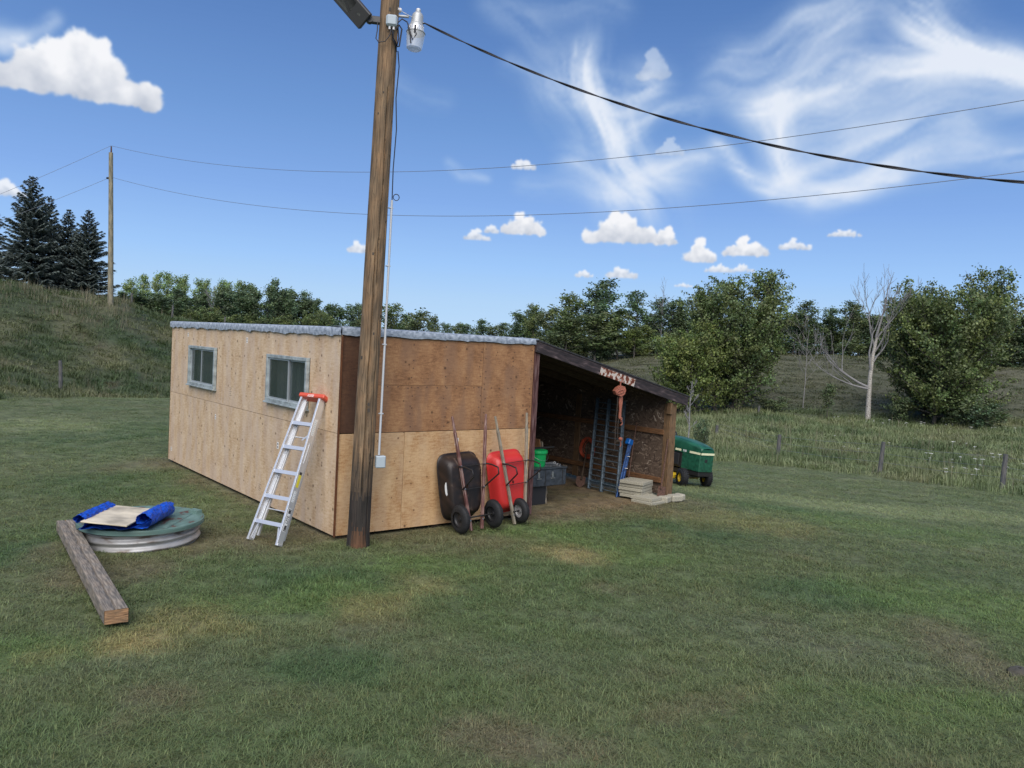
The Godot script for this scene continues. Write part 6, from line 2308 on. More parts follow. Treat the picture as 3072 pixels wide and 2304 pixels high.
# ---------------------------------------------------------------- tractor
func make_tractor() -> void:
	var px := 8.96
	var pz := -1.74
	var o := thing("lawn_tractor", "green lawn tractor with cream stripe parked behind the lean-to post", "lawn tractor", Vector3(px, height(px, pz) + 0.01, pz))
	o.rotation = Vector3(0.03, -0.08, -0.06)
	# hood: rounded top falling towards the nose (+z)
	var hood := MB.new()
	var rowsz := [[-0.95, 0.93], [-0.5, 0.945], [-0.2, 0.925], [0.10, 0.875], [0.24, 0.835], [0.275, 0.80]]
	var g: Array = []
	for q: Array in rowsz:
		var w := 0.205 if q[0] < 0.2 else 0.195
		var yt: float = q[1]
		g.append([Vector3(-w, 0.66, q[0]), Vector3(-w, yt - 0.06, q[0]), Vector3(-w + 0.02, yt - 0.02, q[0]), Vector3(-w + 0.07, yt, q[0]), Vector3(0, yt + 0.012, q[0]), Vector3(w - 0.07, yt, q[0]), Vector3(w - 0.02, yt - 0.02, q[0]), Vector3(w, yt - 0.06, q[0]), Vector3(w, 0.66, q[0])])
	hood.grid(g)
	hood.quad(Vector3(-0.195, 0.66, 0.276), Vector3(0.195, 0.66, 0.276), Vector3(0.17, 0.79, 0.276), Vector3(-0.17, 0.79, 0.276), Vector3(0, 0, 1))
	part(o, "hood", hood, M.tractor_green)
	var side := MB.new()
	side.box(Vector3(0, 0.50, 0.02), Vector3(0.402, 0.34, 0.50), Basis.IDENTITY, 0.014)
	part(o, "front_panel", side, M.tractor_green)
	var gr := MB.new()
	gr.box(Vector3(-0.02, 0.56, 0.272), Vector3(0.07, 0.07, 0.008), Basis.IDENTITY, 0.004)
	part(o, "badge", gr, M.black_plastic)
	var eng := MB.new()
	eng.box(Vector3(0, 0.50, -0.47), Vector3(0.37, 0.32, 0.46), Basis.IDENTITY, 0.012)
	part(o, "engine_block", eng, M.black_steel)
	var gu := MB.new()
	gu.box(Vector3(-0.195, 0.50, -0.40), Vector3(0.02, 0.24, 0.20), Basis.IDENTITY, 0.015)
	part(o, "engine_shroud", gu, M.black_plastic)
	# stripe round the nose
	var sp := MB.new()
	sp.box(Vector3(-0.2075, 0.70, 0.12), Vector3(0.004, 0.042, 0.29), Basis.IDENTITY, 0.001)
	sp.box(Vector3(0.2075, 0.70, -0.1), Vector3(0.004, 0.042, 0.70), Basis.IDENTITY, 0.001)
	sp.box(Vector3(0, 0.70, 0.2795), Vector3(0.39, 0.042, 0.004), Basis.IDENTITY, 0.001)
	sp.box(Vector3(-0.2075, 0.70, -0.34), Vector3(0.004, 0.042, 0.16), Basis.IDENTITY, 0.001)
	part(o, "stripe", sp, M.tractor_stripe)
	var fnt := SystemFont.new()
	fnt.font_names = PackedStringArray(["Droid Sans"])
	fnt.font_weight = 800
	var tm := TextMesh.new()
	tm.text = "118"
	tm.font = fnt
	tm.font_size = 32
	tm.pixel_size = 0.0019
	tm.depth = 0.004
	put(o, "lettering", tm, M.white, Transform3D(Basis(Vector3(0, 0, 1), Vector3.UP, Vector3(-1, 0, 0)), Vector3(-0.2085, 0.70, -0.16)))
	var fr := MB.new()
	fr.box(Vector3(0, 0.29, 0.03), Vector3(0.36, 0.10, 0.44), Basis.IDENTITY, 0.006)
	fr.box(Vector3(0, 0.27, -0.7), Vector3(0.30, 0.08, 1.2), Basis.IDENTITY, 0.004)
	fr.box(Vector3(0, 0.20, 0.0), Vector3(0.62, 0.05, 0.06), Basis.IDENTITY, 0.004)
	part(o, "frame", fr, M.black_steel)
	var dk := MB.new()
	dk.box(Vector3(0, 0.15, -0.45), Vector3(0.85, 0.10, 0.42), Basis.IDENTITY, 0.02)
	part(o, "mower_deck", dk, M.tractor_yellow)
	for q: Array in [[-0.36, 0.0, 0.185, 0.15, 0.35], [0.36, 0.0, 0.185, 0.15, 0.35], [-0.38, -1.15, 0.25, 0.2, 0.0], [0.38, -1.15, 0.25, 0.2, 0.0]]:
		var wm := wheel_mesh(q[2], q[3], q[2] * 0.50)
		var ty: MB = wm[0]
		for k in 26:
			for e in 3:
				var t := TAU * (k + 0.33 * e) / 26
				ty.box(Vector3(cos(t) * (q[2] - 0.002), (e - 1) * q[3] * 0.26, sin(t) * (q[2] - 0.002)), Vector3(0.012, q[3] * 0.22, 0.020), Basis(Vector3.UP, -t))
		var wn := Node3D.new()
		wn.name = "wheel"
		o.add_child(wn, true)
		wn.transform = Transform3D(Basis(Vector3.UP, -q[4]) * Basis(Vector3.BACK, PI / 2 * (1.0 if q[0] < 0 else -1.0)), Vector3(q[0], q[2] - 0.01, q[1]))
		part(wn, "tyre", ty, M.rubber)
		part(wn, "rim", wm[1], M.tractor_yellow)
	var st := MB.new()
	var rp: Array = []
	var sb := Transform3D(Basis(Vector3.RIGHT, 0.5), Vector3(0, 1.02, -0.86))
	for k in 20:
		rp.append(sb * Vector3(cos(TAU * k / 20) * 0.17, 0, sin(TAU * k / 20) * 0.17))
	st.tube(rp, [0.014], 7, false, true)
	st.tube([sb * Vector3(0, 0, 0), Vector3(0, 0.80, -0.72)], [0.022], 8)
	for k in 3:
		st.tube([sb * Vector3(0, 0, 0), sb * Vector3(cos(TAU * k / 3) * 0.17, 0, sin(TAU * k / 3) * 0.17)], [0.008], 6)
	part(o, "steering_wheel", st, M.black_plastic)
	var fe := MB.new()
	for e: float in [-1.0, 1.0]:
		fe.box(Vector3(e * 0.36, 0.56, -1.15), Vector3(0.26, 0.03, 0.62), Basis.IDENTITY, 0.014)
	part(o, "fenders", fe, M.tractor_green)
	var se := MB.new()
	se.box(Vector3(0, 0.64, -1.25), Vector3(0.42, 0.09, 0.40), Basis.IDENTITY, 0.03)
	se.box(Vector3(0, 0.80, -1.44), Vector3(0.40, 0.28, 0.08), Basis(Vector3.RIGHT, -0.2), 0.03)
	part(o, "seat", se, M.tractor_yellow)

# ---------------------------------------------------------------- well cover, tarp, board, beam
func make_well() -> void:
	var c := Vector3(-1.88, 0, -1.02)
	var o := thing("culvert_well", "low corrugated steel well ring with a round green wooden lid", "well", c)
	var rg := MB.new()
	var g: Array = []
	var us: Array = []
	for i in 29:
		var t := i / 28.0
		var line: Array = []
		var ul: Array = []
		for j in 73:
			var an := TAU * (j % 72) / 72
			# helical corrugation
			var ph := t * 3.0 + an / TAU * 0.6
			var r := 0.612 + 0.016 * sin(TAU * ph)
			line.append(Vector3(cos(an) * r, -0.12 + t * 0.26, sin(an) * r))
			ul.append(Vector2(an * 0.6, t * 0.3))
		g.append(line)
		us.append(ul)
	rg.grid(g, us, [], true, true)
	var ro := part(o, "corrugated_ring", rg, M.galv)
	ro.rotation = Vector3(0.0, 0, 0.03)
	# lid: boards cut to a circle under a round rim
	var tilt := Basis(Vector3(0, 0, 1), 0.012)
	var lid := Node3D.new()
	lid.name = "lid"
	o.add_child(lid)
	lid.transform = Transform3D(tilt, Vector3(0, 0.145, 0))
	var ax := Basis(Vector3.UP, 0.9)
	for k in 7:
		var a := -0.648 + k * 0.185
		var b := a + 0.182
		var poly := PackedVector2Array()
		for q in 9:
			var y: float = lerpf(a, b, q / 8.0)
			poly.append(Vector2(sqrt(maxf(0.648 * 0.648 - y * y, 0.0)), y))
		for q in 9:
			var y: float = lerpf(b, a, q / 8.0)
			poly.append(Vector2(-sqrt(maxf(0.648 * 0.648 - y * y, 0.0)), y))
		var clean := PackedVector2Array()
		for p in poly:
			if clean.is_empty() or clean[-1].distance_to(p) > 0.002: clean.append(p)
		if clean[0].distance_to(clean[-1]) < 0.002: clean.remove_at(clean.size() - 1)
		var bm := MB.new()
		bm.prism(clean, 0.028, Transform3D(ax * Basis(Vector3(1, 0, 0), Vector3(0, 0, 1), Vector3(0, -1, 0)), Vector3(0, 0.036 + 0.0012 * (k % 3), 0)))
		part(lid, "board", bm, M.lid)
	var rim := MB.new()
	rim.lathe([Vector2(0.652, 0.052), Vector2(0.662, 0.050), Vector2(0.664, 0.044), Vector2(0.664, 0.002), Vector2(0.652, 0.0), Vector2(0.652, 0.052)], 72)
	part(lid, "rim", rim, M.lid)
	var under := MB.new()
	under.lathe([Vector2(0, 0.0), Vector2(0.651, 0.0), Vector2(0.651, 0.018), Vector2(0.0, 0.018)], 60)
	part(lid, "underside", under, M.lid)
	var hl := MB.new()
	hl.box(Vector3(0.585, 0.068, 0.02), Vector3(0.085, 0.05, 0.14), Basis(Vector3.UP, 0.35), 0.004)
	part(lid, "cleat", hl, M.lid)
	# blue tarp: a flat middle with both ends rolled up
	var axis := Vector3(0.59, 0, -0.807)
	var acr := Vector3(0.807, 0, 0.59)
	var mid := Vector3(-2.155, 0.207, -0.775)
	var tp := thing("blue_tarp", "blue tarp rolled up from both ends lying on the round lid", "tarp", mid)
	var prof: Array = []
	for k in 33:
		var t := k / 32.0
		var rr := lerpf(0.03, 0.092, t)
		var an := lerpf(-7.6, -PI / 2, t) + 0.0
		prof.append(Vector2(-0.30 + cos(-an - PI) * rr, 0.100 + sin(an) * rr))
	for k in 9:
		prof.append(Vector2(lerpf(-0.24, 0.24, k / 8.0), 0.010 + 0.012 * absf(sin(k * 2.1))))
	for k in 33:
		var t := k / 32.0
		var rr := lerpf(0.098, 0.03, t)
		var an := lerpf(-PI / 2, 6.2, t)
		prof.append(Vector2(0.32 + cos(an) * rr * 1.15, 0.106 + sin(an) * rr))
	var f := FastNoiseLite.new()
	f.seed = 19
	f.frequency = 3.2
	var gt: Array = []
	var ut: Array = []
	for i in 41:
		var s := lerpf(-0.36, 0.36, i / 40.0)
		var line: Array = []
		var ul: Array = []
		for k in prof.size():
			var p: Vector2 = prof[k]
			var e := 0.022 * f.get_noise_3d(s * 2.2, p.x * 3.0, p.y * 5.0 + k * 0.02) + 0.012 * f.get_noise_3d(s * 7.0, p.x * 8.0, p.y * 9.0)
			var len: float = s + (0.02 * f.get_noise_1d(k * 0.6) if absf(s) > 0.33 else 0.0)
			if k > 40:
				len += 0.10
				if s > 0.2: e -= 0.01
			line.append(axis * len + acr * (p.x + e) + Vector3(0, maxf(p.y + e * 1.2, 0.006), 0))
			ul.append(Vector2(s, k * 0.03))
		gt.append(line)
		ut.append(ul)
	var tm := MB.new()
	tm.grid(gt, ut)
	part(tp, "sheet", tm, M.tarp)
	var bd := MB.new()
	bd.box(Vector3(-2.165, 0.298, -0.765), Vector3(0.47, 0.014, 0.83), Basis(acr, Vector3.UP, -axis).orthonormalized() * Basis(Vector3.BACK, -0.06), 0.002)
	var bo := part(self, "plywood_board", bd, M.ply_new)
	tag(bo, "pale new plywood board lying on the blue tarp", "board")
	# timber beam on the grass
	var beam := thing("timber_beam", "weathered grey square timber beam lying on the lawn by the well", "beam", Vector3(-2.66, 0, 0.1))
	var near := Vector3(-2.80, 0.055, 1.80) - beam.position
	var far := Vector3(-2.545, 0.06, -1.60) - beam.position
	var d := (near - far).normalized()
	var bs := Basis(Vector3.UP.cross(d).normalized(), Vector3.UP, d)
	var bm := MB.new()
	var wv := 0.178
	var hv := 0.115
	var n := 24
	var gg: Array = []
	var uu: Array = []
	f.seed = 23
	for i in n + 1:
		var p := far.lerp(near, float(i) / n)
		var line: Array = []
		var ul: Array = []
		var ring := [Vector2(-0.5, -0.46), Vector2(-0.5, 0.44), Vector2(-0.46, 0.5), Vector2(-0.05, 0.5), Vector2(-0.01, 0.40), Vector2(0.03, 0.5), Vector2(0.46, 0.5), Vector2(0.5, 0.44), Vector2(0.5, -0.46), Vector2(0.0, -0.5), Vector2(-0.5, -0.46)]
		for k in ring.size():
			var q: Vector2 = ring[k]
			var off := 0.010 * f.get_noise_2d(i * 0.09, 0.0) if k in [3, 4, 5] else 0.0
			var cr := 0.0 if k != 4 else -0.012
			line.append(p + bs * Vector3(q.x * wv + off * 2.0, q.y * hv + cr + 0.003 * f.get_noise_2d(i * 0.3, k), 0))
			ul.append(Vector2(float(i) / n * 3.4, k * 0.09))
		gg.append(line)
		uu.append(ul)
	bm.grid(gg, uu, [], false, true)
	part(beam, "body", bm, M.wood_grey)
	for e in 2:
		var em := MB.new()
		var ec := near if e == 1 else far
		em.box(ec + d * (0.001 if e == 1 else -0.001), Vector3(wv - 0.006, hv - 0.006, 0.004), bs)
		part(beam, "sawn_end", em, M.wood_end, "fresh orange sawn end")

func make_stone() -> void:
	# flat grey stone half sunk in the turf at the right edge
	var mb := MB.new()
	var f := FastNoiseLite.new()
	f.seed = 3
	f.frequency = 1.2
	var g: Array = []
	for i in 13:
		var t := PI * i / 12.0
		var line: Array = []
		for j in 21:
			var a := TAU * (j % 20) / 20.0
			var d := Vector3(sin(t) * cos(a), cos(t), sin(t) * sin(a))
			var r := 1.0 + 0.35 * f.get_noise_3dv(d * 1.4)
			line.append(Vector3(d.x * 0.12 * r, d.y * 0.035 * r, d.z * 0.08 * r))
		g.append(line)
	mb.grid(g, [], [], true, true)
	var o := part(self, "flat_stone", mb, M.stone)
	o.position = Vector3(STONE[0], height(STONE[0], STONE[1]) + 0.012, STONE[1])
	tag(o, "flat grey stone half sunk in the lawn at the right edge", "stone")

const SKY_ENERGY := 0.3704
const EXPOSURE := 2.7
const SUN_ENERGY := 0.5

func _ready() -> void:
	rng.seed = 1
	setup_view()
	make_textures()
	make_materials()
	make_ground()
	make_shed()
	make_pole()
	make_trees()
	make_fences()
	make_well()
	make_ladder()
	make_barrows()
	make_lean_to_things()
	make_tractor()
	make_stone()
	make_grass()

const RAD := [0, 4, 8, 10, 11, 12, 13, 14, 15, 16, 17, 18, 19, 20, 21, 22, 23, 24, 25, 26, 27, 28, 29, 30, 31, 32, 33, 34, 36, 38, 40, 42, 44, 46, 48, 50, 52, 54, 56, 58, 60, 62, 64, 66, 68, 72, 80, 90, 120, 200, 500]
const AZ := [-60.0, -10.0, 6.865, 9.993, 12.792, 16.39, 19.726, 26.673, 33.545, 40.58, 43.394, 49.631, 56.487, 64.616, 71.313, 85.0, 140.0]
const TAB := [
	[-0.05, -0.05, -0.05, -0.05, -0.05, -0.05, -0.05, -0.05, -0.05, -0.05, -0.05, -0.05, -0.05, -0.05, -0.05, -0.05, -0.05, -0.05, -0.05, -0.037, -0.008, 0.042, 0.123, 0.234, 0.353, 0.472, 0.614, 0.786, 1.175, 1.564, 1.985, 2.553, 3.152, 3.687, 3.92, 4.087, 4.237, 4.305, 4.355, 4.405, 4.455, 4.507, 4.558, 4.61, 4.661, 4.764, 4.97, 5.228, 5.992, 6.0, 6.0],
	[-0.05, -0.05, -0.05, -0.05, -0.05, -0.05, -0.05, -0.05, -0.05, -0.05, -0.05, -0.05, -0.05, -0.05, -0.05, -0.05, -0.05, -0.05, -0.05, -0.037, -0.008, 0.042, 0.123, 0.234, 0.353, 0.472, 0.614, 0.786, 1.175, 1.564, 1.985, 2.553, 3.152, 3.687, 3.92, 4.087, 4.237, 4.305, 4.355, 4.405, 4.455, 4.507, 4.558, 4.61, 4.661, 4.764, 4.97, 5.228, 5.992, 6.0, 6.0],
	[-0.05, -0.05, -0.05, -0.05, -0.05, -0.05, -0.05, -0.05, -0.05, -0.05, -0.05, -0.05, -0.05, -0.05, -0.05, -0.05, -0.05, -0.05, -0.05, -0.037, -0.008, 0.042, 0.123, 0.234, 0.353, 0.472, 0.614, 0.786, 1.175, 1.564, 1.985, 2.553, 3.152, 3.687, 3.92, 4.087, 4.237, 4.305, 4.355, 4.405, 4.455, 4.507, 4.558, 4.61, 4.661, 4.764, 4.97, 5.228, 5.992, 6.0, 6.0],
	[-0.05, -0.05, -0.05, -0.05, -0.05, -0.05, -0.05, -0.05, -0.05, -0.05, -0.05, -0.05, -0.05, -0.05, -0.05, -0.05, -0.05, -0.05, -0.05, -0.05, -0.05, -0.057, -0.072, -0.081, -0.034, 0.067, 0.183, 0.298, 0.653, 1.131, 1.609, 2.138, 2.717, 3.296, 3.657, 3.798, 3.918, 3.939, 3.939, 3.939, 3.944, 3.974, 4.01, 4.045, 4.08, 4.151, 4.293, 4.47, 4.995, 5.0, 5.0],
	[-0.05, -0.05, -0.05, -0.05, -0.05, -0.05, -0.05, -0.05, -0.05, -0.05, -0.05, -0.05, -0.05, -0.05, -0.05, -0.05, -0.05, -0.05, -0.05, -0.05, -0.05, -0.05, -0.05, -0.09, -0.185, -0.23, -0.156, 0.007, 0.332, 0.735, 1.215, 1.695, 2.246, 2.867, 3.412, 3.604, 3.721, 3.779, 3.779, 3.779, 3.753, 3.608, 3.438, 3.267, 3.097, 2.756, 2.333, 2.0, 1.01, 1.0, 1.0],
	[-0.05, -0.05, -0.05, -0.05, -0.05, -0.05, -0.05, -0.05, -0.05, -0.05, -0.05, -0.05, -0.05, -0.05, -0.05, -0.05, -0.05, -0.05, -0.05, -0.05, -0.05, -0.05, -0.05, -0.081, -0.154, -0.257, -0.294, -0.241, 0.0, 0.258, 0.593, 0.944, 1.296, 1.669, 2.062, 2.455, 2.792, 2.867, 2.885, 2.903, 2.897, 2.772, 2.623, 2.473, 2.324, 2.024, 1.656, 1.367, 0.509, 0.5, 0.5],
	[-0.05, -0.05, -0.05, -0.05, -0.05, -0.05, -0.05, -0.05, -0.05, -0.05, -0.05, -0.05, -0.05, -0.05, -0.05, -0.05, -0.05, -0.05, -0.05, -0.05, -0.05, -0.05, -0.05, -0.05, -0.05, -0.026, 0.031, 0.113, 0.275, 0.438, 0.606, 0.803, 1.006, 1.208, 1.411, 1.622, 1.873, 2.132, 2.352, 2.392, 2.392, 2.365, 2.209, 2.026, 1.842, 1.475, 1.067, 0.8, 0.008, 0.0, 0.0],
	[-0.05, -0.05, -0.05, -0.05, -0.05, -0.05, -0.05, -0.05, -0.05, -0.05, -0.05, -0.05, -0.05, -0.05, -0.05, -0.05, -0.05, -0.05, -0.05, -0.05, -0.05, -0.05, -0.05, -0.05, -0.05, -0.05, -0.028, 0.024, 0.171, 0.318, 0.465, 0.612, 0.759, 0.906, 1.053, 1.207, 1.396, 1.592, 1.788, 1.984, 2.18, 2.376, 2.494, 2.25, 1.928, 1.283, 0.656, 0.367, -0.491, -0.5, -0.5],
	[-0.05, -0.05, -0.05, -0.05, -0.05, -0.05, -0.05, -0.05, -0.05, -0.05, -0.05, -0.05, -0.05, -0.05, -0.05, -0.05, -0.05, -0.05, -0.05, -0.05, -0.05, -0.05, -0.05, -0.05, -0.05, -0.05, -0.036, -0.002, 0.093, 0.189, 0.284, 0.38, 0.475, 0.57, 0.666, 0.761, 0.857, 0.952, 0.982, 0.945, 0.909, 0.873, 0.836, 0.789, 0.689, 0.467, 0.211, 0.033, -0.495, -0.5, -0.5],
	[-0.05, -0.05, -0.05, -0.05, -0.05, -0.05, -0.05, -0.05, -0.05, -0.05, -0.05, -0.05, -0.05, -0.05, -0.05, -0.05, -0.05, -0.043, -0.028, -0.006, 0.016, 0.037, 0.059, 0.081, 0.103, 0.125, 0.147, 0.169, 0.212, 0.256, 0.305, 0.379, 0.458, 0.537, 0.616, 0.695, 0.774, 0.853, 0.946, 1.051, 1.156, 1.262, 1.367, 1.473, 1.568, 1.649, 1.791, 1.968, 2.495, 2.5, 2.5],
	[-0.05, -0.05, -0.05, -0.05, -0.05, -0.05, -0.05, -0.05, -0.05, -0.05, -0.05, -0.05, -0.05, -0.055, -0.065, -0.08, -0.095, -0.11, -0.125, -0.14, -0.155, -0.17, -0.185, -0.186, -0.167, -0.133, -0.1, -0.067, -0.0, 0.067, 0.133, 0.2, 0.267, 0.318, 0.352, 0.388, 0.422, 0.458, 0.544, 0.682, 0.82, 0.958, 1.096, 1.22, 1.281, 1.375, 1.562, 1.797, 2.493, 2.5, 2.5],
	[-0.05, -0.05, -0.05, -0.05, -0.05, -0.05, -0.05, -0.061, -0.117, -0.218, -0.324, -0.407, -0.467, -0.521, -0.575, -0.629, -0.683, -0.737, -0.772, -0.783, -0.774, -0.766, -0.758, -0.75, -0.741, -0.733, -0.725, -0.717, -0.706, -0.725, -0.75, -0.775, -0.8, -0.649, -0.322, 0.004, 0.33, 0.657, 0.958, 1.235, 1.512, 1.789, 2.029, 2.099, 2.133, 2.199, 2.333, 2.5, 2.995, 3.0, 3.0],
	[-0.05, -0.05, -0.05, -0.05, -0.05, -0.05, -0.072, -0.123, -0.197, -0.27, -0.34, -0.397, -0.441, -0.482, -0.523, -0.563, -0.604, -0.634, -0.65, -0.656, -0.661, -0.666, -0.672, -0.671, -0.664, -0.651, -0.638, -0.625, -0.599, -0.572, -0.546, -0.52, -0.494, -0.313, 0.022, 0.357, 0.693, 1.039, 1.44, 1.852, 2.264, 2.618, 2.704, 2.733, 2.761, 2.818, 2.932, 3.074, 3.496, 3.5, 3.5],
	[-0.05, -0.05, -0.05, -0.05, -0.05, -0.068, -0.11, -0.17, -0.23, -0.29, -0.348, -0.398, -0.44, -0.479, -0.519, -0.558, -0.595, -0.618, -0.628, -0.635, -0.642, -0.649, -0.656, -0.659, -0.655, -0.648, -0.64, -0.632, -0.617, -0.602, -0.587, -0.571, -0.505, -0.2, 0.156, 0.512, 0.868, 1.231, 1.624, 2.024, 2.423, 2.767, 2.846, 2.87, 2.893, 2.94, 3.033, 3.15, 3.496, 3.5, 3.5],
	[-0.05, -0.05, -0.05, -0.05, -0.063, -0.092, -0.133, -0.175, -0.217, -0.258, -0.298, -0.336, -0.373, -0.409, -0.446, -0.471, -0.481, -0.48, -0.479, -0.478, -0.477, -0.476, -0.475, -0.471, -0.462, -0.449, -0.437, -0.424, -0.399, -0.375, -0.35, -0.325, -0.259, -0.001, 0.298, 0.597, 0.896, 1.202, 1.539, 1.884, 2.228, 2.525, 2.604, 2.636, 2.668, 2.732, 2.86, 3.02, 3.495, 3.5, 3.5],
	[-0.05, -0.05, -0.05, -0.05, -0.063, -0.092, -0.133, -0.175, -0.217, -0.258, -0.298, -0.336, -0.373, -0.409, -0.446, -0.471, -0.481, -0.48, -0.479, -0.478, -0.477, -0.476, -0.475, -0.471, -0.462, -0.449, -0.437, -0.424, -0.399, -0.375, -0.35, -0.325, -0.259, -0.001, 0.298, 0.597, 0.896, 1.202, 1.539, 1.884, 2.228, 2.525, 2.604, 2.636, 2.668, 2.732, 2.86, 3.02, 3.495, 3.5, 3.5],
	[-0.05, -0.05, -0.05, -0.05, -0.063, -0.092, -0.133, -0.175, -0.217, -0.258, -0.298, -0.336, -0.373, -0.409, -0.446, -0.471, -0.481, -0.48, -0.479, -0.478, -0.477, -0.476, -0.475, -0.471, -0.462, -0.449, -0.437, -0.424, -0.399, -0.375, -0.35, -0.325, -0.259, -0.001, 0.298, 0.597, 0.896, 1.202, 1.539, 1.884, 2.228, 2.525, 2.604, 2.636, 2.668, 2.732, 2.86, 3.02, 3.495, 3.5, 3.5]]
const EDGE_AZ := [-60.0, -10.0, 6.86, 9.99, 12.79, 16.39, 19.73, 26.67, 40.58, 49.63, 52.78, 56.49, 64.62, 71.31, 85.0, 140.0]
const EDGE_R := [27, 27, 27.5, 29.5, 31, 32, 33, 34, 30, 25.5, 24.2, 24, 23.5, 22, 21.5, 21]
